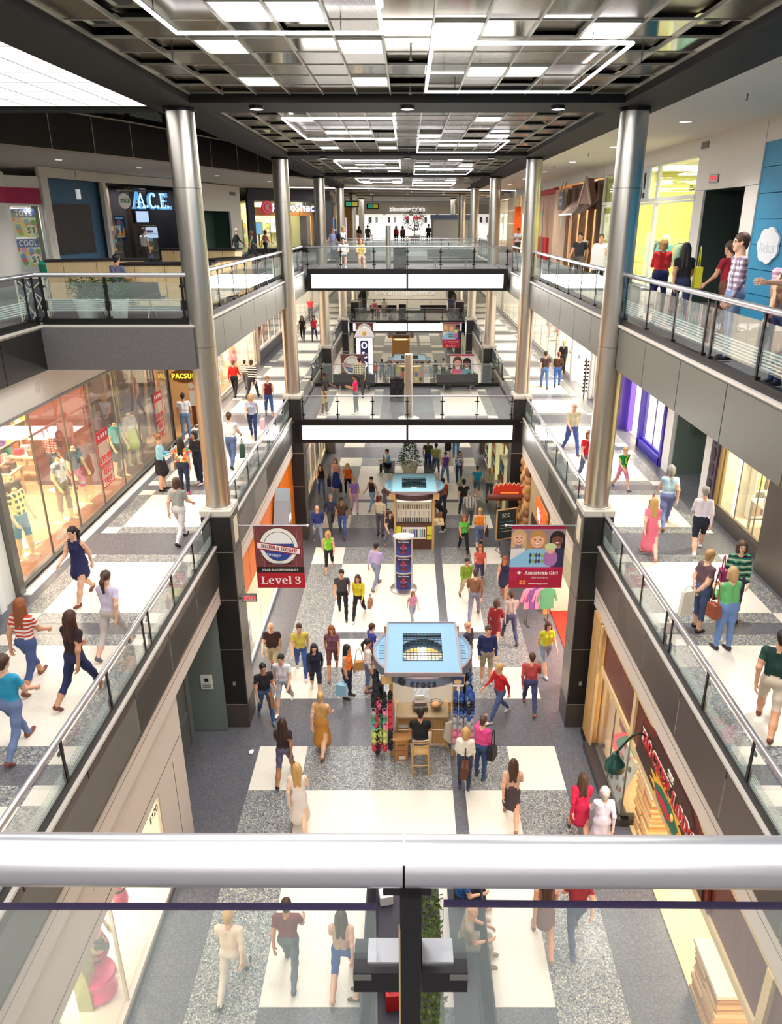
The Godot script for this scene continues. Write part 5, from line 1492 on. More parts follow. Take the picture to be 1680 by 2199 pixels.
	for i in 3: bx("card_row",V(0,0.45+0.32*i,0.12-0.09*i),V(0.7,0.24,0.04),[paint(60,60,90),paint(120,60,90),paint(50,70,80)][i],mg).rotation.x = -0.3
	# farther right: tan front with ribbon,timber clad shop
	f = front("wall_right",U(7.9,-50.0),U(7.9,-42.7),L3,"tan shopfront with red recess on the right third level","wall")
	bx("tan_wall",V(3.65,1.85,-0.2),V(7.3,3.7,0.1),paint(196,156,128),f)
	bx("header",V(3.65,3.98,0),V(7.3,0.5,0.12),mats.white_wall,f)
	bx("red_top",V(4.6,3.6,-0.1),V(5.0,0.24,0.3),paint(190,36,36),f)
	bx("red_base",V(3.6,0.6,-0.1),V(3.0,1.2,0.2),paint(206,30,36),f)
	var rb := thing("ribbon_ornament",gp(f,4.2,0,0.12),-PI/2,"tall wavy green ribbon ornament on the tan shopfront","ornament")
	var rbm := MB.new()
	for i in 30:
		var y0 := 0.0+3.15*i/30.0
		var y1 := 0.0+3.15*(i+1)/30.0
		var x0 := 0.16*sin(y0*5.0)
		var x1 := 0.16*sin(y1*5.0)
		rbm.quad(V(x1-0.09,y1,0.02),V(x1+0.09,y1,0.0),V(x0+0.09,y0,0.0),V(x0-0.09,y0,0.02))
		rbm.quad(V(x1+0.09,y1,-0.01),V(x1-0.09,y1,0.01),V(x0-0.09,y0,0.01),V(x0+0.09,y0,-0.01))
	obj("ribbon",rbm,paint(70,150,120,0.4),rb)
	room(L3,8.0,12.4,-50.2,-76.0,3.9,paint(240,232,214),mats.maple,150.0,"bright shop interior behind maple cladding, far right third level")
	f = front("storefront",U(7.9,-76.0),U(7.9,-50.0),L3,"maple clad shopfront with orange fin, far right third level")
	bx("header",V(13,3.98,0),V(26,0.5,0.12),mats.white_wall,f)
	for i in 6:
		for j in 4: bx("maple_panel",V(14.2+1.1*i,0.5+0.92*j,0),V(1.08,0.9,0.1),mats.maple,f)
	bx("orange_fin",V(20.6,1.5,0.2),V(0.12,3.0,0.5),paint(216,90,20),f)
	for i in 4: bx("maple_panel",V(21.3+1.1*i,3.1,0),V(1.08,1.2,0.1),mats.maple,f)
	bx("red_pier",V(25.6,1.85,0.05),V(0.8,3.7,0.2),paint(150,20,30),f)
	glazing(f,0.2,13.4,0.1,3.6,5,mats.trim,0.0,0.08)
	# left third level: curved row of shopfronts
	var W := [U(-19.5,-27.5),U(-15.3,-33.6),U(-14.55,-38.6),U(-12.5,-44.6),U(-11.0,-52.6),U(-10.6,-54.4),U(-5.9,-58.0),U(-5.4,-78.0)]
	# dollar shop
	f = front("storefront",W[0],W[1],L3,"white, teal and magenta toy shopfront on the left third level")
	var fl: float = (W[1]-W[0]).length()
	bx("teal_wall",V(fl*0.25,1.9,0.0),V(fl*0.5,3.8,0.12),paint(20,128,112),f)
	obj("white_pier",MB.new().lathe([U(1.2,0),U(1.2,3.9)],32,V(fl*0.66,0,-0.5)),paint(238,236,230),f)
	obj("magenta_band",MB.new().lathe([U(1.21,2.75),U(1.21,3.35)],32,V(fl*0.66,0,-0.5)),paint(178,26,82),f)
	bx("magenta_band",V(fl*0.86,3.05,0.02),V(fl*0.26,0.6,0.14),paint(178,26,82),f)
	bx("white_wall",V(fl*0.86,3.55,0),V(fl*0.27,0.5,0.12),paint(238,236,230),f)
	glazing(f,fl-1.45,fl-0.15,0.05,2.7,1,wf,0.0,0.08)
	bx("lit_back",V(fl-0.8,1.4,-0.8),V(1.5,2.8,0.05),paint(226,226,220),f)
	area(gp(f,fl-0.8,2.6,-0.4),U(1.0,0.4),7.0)
	for q in [[2.0,"TOYS","$1",1],[0.85,"COOL","$1",6]]:
		var pp := thing("window_poster",gp(f,fl-0.85,q[0] as float,-0.08),f.rotation.y,"toy shop poster reading %s with a one dollar badge" % q[1],"poster")
		sheet("print",1.0,1.1,picture("toy_poster_%d" % q[3],96,112,func(im: Image):
			im.fill(c8(214,220,190))
			for i in 14: disc(im,(i*31) % 96,40+(i*17) % 64,12,11,[c8(220,60,60),c8(240,200,60),c8(90,160,70),c8(80,140,200),c8(240,140,180)][i % 5])
			im.fill_rect(Rect2i(0,0,96,34),c8(40,66,150))
			disc(im,70,84,22,24,c8(240,240,226))),pp)
		lettering(q[1],0.22,paint(244,244,250),pp,V(0,0.38,0.008),0,0.008,"sans_bold")
		lettering(q[2],0.26,paint(40,44,50),pp,V(0.23,-0.28,0.008),0,0.008,"sans_bold")
	lettering("E336",0.12,mats.black,f,V(fl-0.7,2.85,0.08),0,0.01)
	var tp := thing("teal_bin",gp(f,fl-0.6,0,0.6),0,"rounded teal plastic bin at the toy shop door","bin")
	obj("bin_body",MB.new().lathe([U(0.3,0),U(0.34,0.4),U(0.2,0.55),U(0,0.58)],18),paint(30,150,120,0.4),tp)
	# blue wall with black board
	f = front("wall_left",W[1],W[2],L3,"slate blue wall with a big black square on the left third level","wall")
	fl = (W[2]-W[1]).length()
	bx("white_pier",V(0.2,1.9,0.05),V(0.5,3.8,0.2),mats.white_wall,f)
	bx("blue_wall",V(fl/2+0.2,1.9,-0.3),V(fl-0.4,3.8,0.1),paint(66,104,136),f)
	bx("header",V(fl/2,4.0,0),V(fl,0.4,0.12),mats.white_wall,f)
	bx("black_board",V(fl/2+0.0,1.75,-0.22),V(fl*0.6,2.1,0.06),mats.black_panel,f)
	bx("white_pier",V(fl-0.1,1.9,0.05),V(0.25,3.8,0.2),mats.white_wall,f)
	bx("notice",V(0.2,1.2,0.16),V(0.2,0.45,0.01),paint(214,212,206),f)
	var pen := thing("pendant_lamp",gp(f,fl*0.5,3.0,0.2),0,"small white cylinder pendant lamp before the slate blue wall","lamp")
	obj("cylinder",MB.new().lathe([U(0.1,0),U(0.1,0.4),U(0,0.4)],16),glow("pendant_dim",Color8(236,238,246),0.8),pen)
	obj("cord",MB.new().tube([V(0,0.4,0),V(0,1.15,0)],0.012,5),mats.grey_metal,pen)
	# flight simulator shop
	f = front("storefront",W[2],W[3],L3,"dark fronted shop with glowing blue letters on the left third level")
	fl = (W[3]-W[2]).length()
	bx("header",V(fl/2,4.0,0),V(fl,0.4,0.12),mats.white_wall,f)
	bx("dark_back",V(fl/2,1.9,-3.0),V(fl,3.8,0.1),paint(70,62,58),f)
	bx("side_wall",V(0.1,1.9,-1.5),V(0.1,3.8,3.0),paint(150,136,120),f)
	bx("side_wall",V(fl-0.1,1.9,-1.5),V(0.1,3.8,3.0),paint(36,34,36),f)
	bx("black_pier",V(fl*0.62,1.9,-1.2),V(1.4,3.8,0.3),mats.black_panel,f)
	bx("grey_column",V(fl*0.36,1.9,-2.0),V(0.6,3.8,0.4),paint(150,144,140),f)
	bx("shop_top",V(fl/2,3.85,-1.5),V(fl,0.06,3.0),mats.black,f)
	area(gp(f,fl*0.25,3.7,-1.6),U(1.5,1.5),22.0,Color8(255,226,190))
	area(gp(f,fl*0.75,3.7,-1.6),U(1.5,1.5),12.0,Color8(220,230,255))
	var ace := thing("neon_letters",gp(f,fl*0.56,3.05,0.1),f.rotation.y,"large glowing blue A.C.E. letters over the dark shop","sign")
	lettering("A.C.E.",0.82,glow("ace_blue",Color8(96,176,240),1.3),ace,Vector3.ZERO,0,0.08,"serif_bold")
	lettering("A.C.E.",0.7,glow("ace_core",Color8(200,236,255),2.2),ace,V(0,0,0.06),0,0.02,"serif")
	bx("hanger",V(0,0.5,-0.05),V(3.4,0.05,0.05),mats.black_metal,ace)
	var ml := thing("oval_sign",gp(f,1.15,3.0,0.25),f.rotation.y,"white oval hanging sign with green mLa letters","sign")
	obj("oval",MB.new().ball(Vector3.ZERO,V(0.46,0.36,0.04),10,24),paint(244,246,240),ml)
	lettering("mLa",0.24,paint(40,150,70),ml,V(0,0.03,0.045),0,0.01,"sans_bold")
	bx("arm",V(0.1,0.48,0),V(1.2,0.05,0.05),mats.grey_metal,ml)
	for q in [[0.9,1.7,0,1.3,0.9,"tilted white screen board on the simulator shop wall"],[2.6,1.9,3,0.7,1.1,"framed vintage aviator poster in the simulator shop"],[3.5,1.75,6,0.8,1.2,"framed dark blue poster in the simulator shop"]]:
		var pp2 := thing("wall_poster",gp(f,q[0],q[1],-2.1),f.rotation.y,q[5],"poster")
		sheet("print",q[3],q[4],paint(246,246,246) if q[2] == 0 else poster_mat(q[2]),pp2)
	for q in [[1.2,"near the mLa sign"],[4.1,"beside the black pier"]]:
		var gcs := thing("glass_cabinet",gp(f,q[0],0,-0.8),f.rotation.y,"tall glass display cabinet with model parts, %s" % q[1],"cabinet")
		bx("glass_body",V(0,1.0,0),V(0.8,1.7,0.5),mats.glass,gcs)
		for i in 5: bx("shelf",V(0,0.18+0.42*i,0),V(0.8,0.03,0.5),mats.grey_metal,gcs)
		for i in 4: bx("model",V(-0.1+0.08*i,0.3+0.42*i,0),V(0.3,0.14,0.2),hue(i*3+1),gcs)
		bx("plinth",V(0,0.08,0),V(0.84,0.16,0.54),mats.black_metal,gcs)
	for q in [[fl*0.62,2.3,"upper"],[fl*0.72,1.5,"lower"]]:
		var sc := thing("wall_screen",gp(f,q[0],q[1],-0.95),f.rotation.y,"%s glowing screen on the black pier of the simulator shop" % q[2],"screen")
		bx("case",Vector3.ZERO,V(1.1,0.62,0.06),mats.black,sc)
		bx("screen_glass",V(0,0,0.032),V(1.02,0.54,0.01),glow("screen_blue",Color8(190,216,250),1.4),sc)
	# green grey service recess and white wall
	f = front("wall_left",W[3],W[4],L3,"white wall with a dark green service recess on the left third level","wall")
	fl = (W[4]-W[3]).length()
	bx("upper_wall",V(fl/2,3.4,0),V(fl,1.5,0.12),mats.white_wall,f)
	bx("grey_pier",V(0.5,1.33,0.02),V(0.7,2.66,0.16),paint(90,98,112),f)
	bx("white_pier",V(1.6,1.33,0),V(1.4,2.66,0.12),mats.white_wall,f)
	bx("recess_back",V(4.4,1.33,-1.2),V(4.4,2.66,0.1),paint(58,84,74),f)
	bx("recess_side",V(2.3,1.33,-0.6),V(0.08,2.66,1.2),paint(58,84,74),f)
	bx("recess_side",V(6.6,1.33,-0.6),V(0.08,2.66,1.2),paint(58,84,74),f)
	bx("recess_top",V(4.4,2.68,-0.6),V(4.4,0.06,1.2),paint(58,84,74),f)
	spot(gp(f,4.4,2.6,-0.4),6.0,50.0,Color8(226,255,240))
	bx("white_pier",V(fl-0.9,1.33,0),V(1.7,2.66,0.12),mats.white_wall,f)
	bx("air_grille",V(fl-1.2,3.7,0.07),V(0.9,0.2,0.02),paint(120,114,106),f)
	# electronics shop
	f = front("storefront",W[5],W[6],L3,"dark framed electronics shopfront with red badge and white letters")
	fl = (W[6]-W[5]).length()
	bx("dark_frame",V(fl/2,3.75,0.05),V(fl+0.5,0.7,0.3),paint(66,64,72),f)
	bx("dark_frame",V(-0.1,1.9,0.05),V(0.5,3.8,0.3),paint(66,64,72),f)
	bx("dark_frame",V(fl-0.3,1.9,0.05),V(1.4,3.8,0.3),paint(56,66,66),f)
	bx("orange_beam",V(fl*0.43,2.7,-0.3),V(fl*0.8,0.55,0.1),paint(246,166,70,0.5),f)
	bx("orange_post",V(fl*0.82,1.3,-0.3),V(0.18,2.6,0.12),paint(240,150,50),f)
	bx("shop_back",V(fl*0.43,1.9,-2.6),V(fl*0.88,3.8,0.1),paint(216,222,160),f)
	bx("shop_top",V(fl*0.43,3.4,-1.3),V(fl*0.88,0.06,2.6),paint(80,90,110),f)
	area(gp(f,fl*0.43,3.3,-1.3),U(4.0,1.6),60.0,Color8(255,250,214))
	glazing(f,0.2,fl*0.83,0.3,3.35,4,mats.grey_metal,-0.02,0.04)
	bx("black_plinth",V(fl*0.42,0.14,0.05),V(fl*0.86,0.28,0.5),mats.black_metal,f)
	var rs := thing("round_badge",gp(f,1.1,2.95,0.1),f.rotation.y,"round red glowing badge with letter R over the electronics shop","sign")
	obj("disc",MB.new().lathe([U(0.42,0),U(0.42,0.1),U(0,0.11)],28),glow("badge_red",Color8(206,24,60),0.9),rs).rotation.x = PI/2
	obj("ring",MB.new().lathe([U(0.34,0.11),U(0.36,0.13),U(0.3,0.13),U(0.32,0.11)],28),paint(250,190,200),rs).rotation.x = PI/2
	lettering("R",0.4,paint(255,230,236),rs,V(0,0,0.13),0,0.03,"sans_bold")
	var rt := thing("shop_lettering",gp(f,3.35,2.93,0.1),f.rotation.y,"glowing white RadioShack letters with blue edges over the electronics shop","sign")
	lettering("RadioShack",0.52,paint(40,50,140),rt,V(0.02,-0.02,0.0),0,0.1,"sans_bold")
	lettering("RadioShack",0.5,glow("letters_white",Color8(250,250,255),2.0),rt,V(0,0,0.06),0,0.04,"sans_bold")
	bx("hanger",V(-0.6,0.42,-0.03),V(0.03,0.5,0.03),mats.grey_metal,rt)
	bx("hanger",V(0.9,0.42,-0.03),V(0.03,0.5,0.03),mats.grey_metal,rt)
	for i in 7:
		for j in 6:
			var it := obj("blister_pack",bmesh(V(0.2,0.24,0.06)),hue([2,12,2,9,4,2][(i*5+j) % 6]))
			it.position = gp(f,0.6+0.62*i,0.5+0.31*j,-2.5)
			it.rotation.y = f.rotation.y
			tag(it,"small packaged gadget on the electronics shop wall","goods","packaged gadgets on the electronics wall")
	for q in [[2.9,0],[3.9,1]]:
		var wb := thing("phone_display_board",gp(f,q[0],1.75,-2.3),f.rotation.y,"white product panel with small phones in the electronics shop, %s" % ["by the middle mullion","by the orange post"][q[1]],"display")
		bx("panel",Vector3.ZERO,V(0.75,0.9,0.05),paint(250,250,246),wb)
		for i in 3: bx("phone",V(-0.2+0.2*i,0.12,0.03),V(0.05,0.1,0.02),mats.black,wb)
	var es := thing("window_screen",gp(f,0.55,1.6,-0.2),f.rotation.y,"upright blue screen behind the electronics shop glass","screen")
	bx("case",Vector3.ZERO,V(0.6,0.8,0.06),mats.black,es)
	bx("screen_glass",V(0,0,0.032),V(0.52,0.7,0.01),glow("screen_cyan",Color8(120,190,230),1.3),es)
	bx("stand",V(0,-0.75,0),V(0.08,0.8,0.06),mats.black,es)
	var lad := thing("poster_tower",V(-4.6,L3,-54.2),0.2,"tall white frame tower with three deep blue posters","display")
	for s in [-1,1]: bx("upright",V(s*0.42,1.15,0),V(0.07,2.3,0.12),paint(226,230,240),lad)
	for i in 3:
		bx("blue_poster",V(0,0.45+0.72*i,0),V(0.78,0.66,0.04),paint(48,86,170),lad)
		bx("cross_bar",V(0,0.08+0.72*i,0),V(0.84,0.06,0.1),paint(226,230,240),lad)
	# beyond the electronics shop: timber pier,ledge signs
	f = front("wall_left",W[6],W[7],L3,"dark and timber shopfronts leading to the far hall, left third level","wall")
	bx("dark_wall",V(2.0,1.9,0),V(4.0,3.8,0.15),paint(48,54,54),f)
	bx("timber_wall",V(8.0,1.6,0),V(8.0,3.2,0.15),mats.oak,f)
	bx("timber_box",V(13.0,1.75,0.3),V(2.4,3.5,0.7),mats.oak,f)
	bx("white_wall",V(10.0,3.8,0),V(20,0.8,0.15),mats.white_wall,f)
	bx("pale_wall",V(17.2,1.7,0),V(5.6,3.4,0.15),paint(200,186,160),f)
	for q in [[-4.3,-62.0,0],[-3.1,-72.0,1]]:
		var hs := thing("hanging_sign",V(q[0],L3+3.3,q[1]),0,"dark hanging ceiling sign with green and yellow panel, %s" % ["beside the timber wall","before the far store"][q[2]],"sign")
		bx("case",Vector3.ZERO,V(1.1,0.46,0.15),mats.black,hs)
		bx("green_panel",V(-0.22,0,0.08),V(0.44,0.3,0.02),glow("sign_green",Color8(70,190,150),0.6),hs)
		bx("yellow_panel",V(0.26,0,0.08),V(0.4,0.3,0.02),glow("sign_yellow",Color8(220,196,60),0.6),hs)
		bx("drop",V(0,0.7,0),V(0.06,0.8,0.06),mats.black,hs)
	# soffit and black edge of the level above on the left
	var C := [U(-14.4,-20.5),U(-12.4,-24.9),U(-11.6,-26.8),U(-10.9,-28.6),U(-10.2,-30.4),U(-9.5,-32.6),U(-8.6,-35.8),U(-7.9,-37.9),U(-7.3,-39.8),U(-5.1,-45.0)]
	var poly := PackedVector2Array()
	for p in C: poly.append(p)
	poly.append_array(PackedVector2Array([U(-5.1,-52.0),U(-22,-52.0),U(-22,-18.0),U(-15.5,-18.0)]))
	var up := obj("ceiling",MB.new().prism(poly,V(0,14.42,0),Vector3.RIGHT,Vector3.BACK,V(0,0.02,0)),mats.ceiling_white)
	tag(up,"white curved soffit over the left third level shops","ceiling","","structure")
	for i in C.size()-1:
		var a: Vector2 = C[i+1]
		var b: Vector2 = C[i]
		var d := b-a
		var ft := thing("upper_edge_panel",V(a.x,14.45,a.y),-d.angle(),"black panel of the curved upper gallery edge, left side","panel","black panels of the upper gallery edge")
		bx("panel",V(d.length()/2,0.6,0),V(d.length()-0.04,1.12,0.08),mats.black_panel,ft)
		bx("joint",V(0,0.6,0),V(0.03,1.16,0.1),mats.joint,ft)
		bx("bottom_trim",V(d.length()/2,0.0,0.0),V(d.length(),0.06,0.12),mats.trim,ft)
		bx("top_trim",V(d.length()/2,1.2,0.0),V(d.length(),0.05,0.12),mats.joint,ft)
		if i < 5:
			railing(a,b,15.55,"glass railing of the upper gallery above black panel %s from the near end" % ["one","two","three","four","five"][i],[0.08,d.length()-0.08])
	for q in [[-13.0,-30.5],[-11.5,-35.0],[-9.6,-41.0],[-8.0,-47.0],[-15.5,-26.0]]:
		downlight(V(q[0],14.42,q[1]),"round recessed downlight in the left curved soffit","recessed downlights in the left soffit",40.0)
	# wooden counters,bench,shrubs and bin on the left plaza
	var mp: Material = mats.maple
	for q in [[V(-6.3,L3,-20.6),0.05,2.3,0.9,1.05,"maple service counter with dark top behind the steel bench"],[V(-9.0,L3,-22.6),0.35,2.6,0.8,1.05,"maple counter angled behind the seated person"],[V(-6.6,L3,-25.2),-0.1,2.4,0.7,1.25,"taller maple cabinet between the two counters"],[V(-5.4,L3,-23.2),1.2,1.9,0.6,1.05,"maple side counter nearest the steel column"]]:
		var ct := thing("counter",q[0],q[1],q[5],"counter")
		bx("body",V(0,q[4]/2,0),V(q[2],q[4]-0.04,q[3]),mp,ct)
		for i in 3: bx("panel_joint",V(-q[2]/3+i*q[2]/3,q[4]/2,q[3]/2+0.004),V(0.012,q[4]-0.1,0.008),mats.old_wood,ct)
		obj("dark_top",bevel_box(V(q[2]+0.1,0.045,q[3]+0.1),0.01),mats.black_metal,ct).position.y = q[4]
	bench(V(-6.55,L3,-17.75),PI,1.85,"perforated steel bench with curved back behind the two potted shrubs",mats.grey_metal)
	var leaf := paint(60,96,52,0.7)
	potted(V(-7.1,L3,-16.95),0.26,0.5,420,0.34,0.55,0.1,"ball",leaf,paint(176,186,178),"round shrub in a pale tapered pot behind the glass, beside the steel bench end")
	potted(V(-6.4,L3,-16.85),0.26,0.5,420,0.32,0.5,0.1,"ball",leaf,paint(176,186,178),"round shrub in a pale tapered pot behind the glass, before the steel bench middle")
	trash_bin(V(-8.35,L3,-17.2),0.3,"pale lattice sided bin at the corner of the near left railing",paint(58,62,70),paint(176,172,156))
	var pf := thing("partition_frame",V(-5.0,L3,-20.2),1.3,"low pale framed partition behind the left railing","partition")
	for i in 4: bx("upright",V(-1.2+0.8*i,0.5,0),V(0.04,1.0,0.04),mats.trim,pf)
	for y in [0.3,0.95]: bx("rail",V(0,y,0),V(2.45,0.04,0.04),mats.trim,pf)
	# far hall: bright department store front
	f = front("storefront",U(-9.0,-90.0),U(10.0,-90.0),L3,"brilliant white department store front at the far end of the third level")
	bx("sign_band",V(9.2,3.3,0),V(19,1.0,0.3),paint(206,196,176),f)
	bx("bright_back",V(9.2,1.4,-1.6),V(19,2.8,0.1),glow("store_bright",Color8(255,252,244),0.9),f)
	bx("store_top",V(9.2,2.85,-0.8),V(19,0.06,1.7),paint(250,250,246),f)
	for i in 26: bx("striped_panel",V(0.6+0.7*i,2.2,-1.0),V(0.28,0.6,0.04),[paint(40,36,40),paint(130,120,110),paint(230,226,220)][(i*7) % 3],f)
	for i in 7: bx("white_post",V(0.4+3.0*i,1.4,0),V(0.35,2.8,0.35),paint(246,244,238),f)
	lettering("bloomingdale's",0.42,glow("letters_white",Color8(250,250,255),2.0),f,V(9.0,3.3,0.2),0,0.06,"sans_italic")
	bx("red_sign",V(9.6,2.4,-0.95),V(1.8,0.3,0.04),paint(220,40,60),f)
	area(V(0.2,L3+2.7,-89.2),U(16,1.0),160.0)
	for q in [[-3.9,-82.0,"left of"],[1.0,-83.5,"between kiosk and"],[6.8,-80.0,"right of"],[-5.8,-84.0,"farthest left of"]]:
		potted(V(q[0],L3,q[1]),0.4,0.75,260,0.5,1.7,0.14,"cone",paint(50,130,80,0.7),paint(240,238,230),"conical tree in white pot, %s dark round tree, far hall" % q[2],"potted_tree")
	potted(V(0.7,L3,-76.0),0.5,0.7,700,1.15,1.9,0.2,"ball",paint(38,44,30,0.8),paint(150,96,50),"big dark round tree in a wooden planter in the far hall","potted_tree",0.55)
	var kk := thing("closed_kiosk",V(4.0,L3,-72.0),0,"shuttered white kiosk with blue top band in the far hall","kiosk")
	bx("shutter",V(0,1.1,0),V(3.2,2.2,1.6),paint(206,212,212),kk)
	bx("blue_band",V(0,2.4,0),V(3.8,0.4,2.0),paint(110,130,176),kk)
	for s in [-1,1]: bx("post",V(s*1.75,1.1,0.9),V(0.2,2.2,0.2),paint(150,146,150),kk)
	var pk := thing("picket_screen",V(0.8,L3,-73.6),0,"low white picket screen around the dark round tree","screen")
	for i in 12: bx("picket",V(-1.1+0.2*i,0.4,0),V(0.08,0.8,0.04),paint(226,222,214),pk)
	bx("picket_rail",V(0,0.7,0),V(2.4,0.06,0.05),paint(226,222,214),pk)
	# third level footbridge furniture
	bench(V(-2.7,L3,-37.2),0.0,1.9,"dark upholstered bench with two seated people on the third level footbridge",mats.black_panel)
	bench(V(2.1,L3,-37.5),0.0,2.3,"empty dark upholstered bench on the third level footbridge",mats.black_panel)
	trash_bin(V(-0.35,L3,-36.4),0.0,"black lattice sided bin in the middle of the third level footbridge",paint(30,28,30),mats.black_metal)
	var pole := thing("steel_bollard",V(-0.85,L3,-35.0),0,"tall plain steel pole standing on the third level footbridge","pole")
	obj("pole",MB.new().lathe([U(0.11,0),U(0.11,1.9),U(0,1.92)],20),mats.steel,pole)

# ---------------------------------------------------------------- kiosks,banners and furniture of the atrium
func shoe_mesh() -> ArrayMesh:
	var b := MB.new()
	# sole,toe box and heel strap,toe hanging down
	b.ball(V(0,-0.11,0),V(0.048,0.14,0.022),6,10)
	b.ball(V(0,-0.165,0.03),V(0.046,0.075,0.034),6,10)
	b.tube([V(-0.04,-0.08,0.03),V(-0.03,-0.01,0.045),V(0.03,-0.01,0.045),V(0.04,-0.08,0.03)],0.009,5)
	for i in b.v.size(): b.v[i] *= 1.3
	return b.mesh()

func kiosk(at: Vector3,called: String,label: String,roof: Material,word: String,wordm: Material,drum: Material,hw: float,hd: float) -> Node3D:
	var t := thing(called,at,0.0,label,"kiosk")
	var edge := paint(150,136,140,0.5)
	obj("round_canopy",MB.new().lathe([U(0.55,2.2),U(hd*1.02,2.2),U(hd*1.02,2.46),U(hd*0.98,2.46),U(hd*0.97,2.44),U(0.55,2.44)],48,Vector3.ZERO,hw*1.33/hd,1.0),roof,t)
	obj("canopy_rim",MB.new().lathe([U(hd*1.03,2.2),U(hd*1.04,2.47),U(hd*1.0,2.48)],48,Vector3.ZERO,hw*1.33/hd,1.0),edge,t)
	obj("drum_band",MB.new().lathe([U(hd*1.045,2.24),U(hd*1.045,2.43)],48,Vector3.ZERO,hw*1.33/hd,1.0),drum,t)
	# square roof frame around an open middle
	for q in [[V(0,2.53,hd*0.74),V(hw*2,0.05,hd*0.46)],[V(0,2.53,-hd*0.74),V(hw*2,0.05,hd*0.46)],[V(-hw*0.77,2.53,0),V(hw*0.46,0.05,hd*1.04)],[V(hw*0.77,2.53,0),V(hw*0.46,0.05,hd*1.04)]]:
		bx("roof_panel",q[0],q[1],roof,t)
	for s in [-1,1]:
		bx("roof_edge",V(s*hw,2.535,0),V(0.05,0.09,hd*1.97),edge,t)
		bx("roof_edge",V(0,2.535,s*hd*0.97),V(hw*2,0.09,0.05),edge,t)
	for i in 12:
		bx("grid_wire",V(-hw*0.54+hw*1.08*i/11,2.55,0),V(0.012,0.012,hd*1.04),mats.black_metal,t)
		bx("grid_wire",V(0,2.56,-hd*0.52+hd*1.04*i/11),V(hw*1.1,0.012,0.012),mats.black_metal,t)
	for sx in [-1,1]:
		for sz in [-1,1]:
			bx("corner_post",V(sx*hw*0.86,1.1,sz*hd*0.72),V(0.09,2.2,0.09),mats.oak,t)
			bx("corner_plate",V(sx*hw*0.97,2.36,sz*hd*0.93),V(0.24,0.24,0.03),mats.oak,t)
		for i in 7: bx("vent_slot",V(sx*(hw*1.14),2.447,-0.36+0.12*i),V(0.12,0.006,0.014),paint(70,100,120),t)
	for i in 11: bx("vent_slot",V(-0.5+0.1*i,2.447,hd*0.985),V(0.012,0.006,0.09),paint(70,100,120),t)
	# lettering bent round the drum
	var n := word.length()
	for i in n:
		var u := (i-(n-1)/2.0)*0.125/hd
		var rx := hw*1.33*1.06
		var c := lettering(word[i],0.16,wordm,t,V(sin(u)*rx,2.325,cos(u)*hd*1.06),u,0.02,"sans_bold")
	area(at+V(0,2.16,0),U(hw*1.2,hd*1.1),5.0,Color8(255,240,214))
	bx("lamp_tray",V(0,2.19,0),V(hw*0.25,0.03,hd*0.9),mats.downlight,t)
	return t

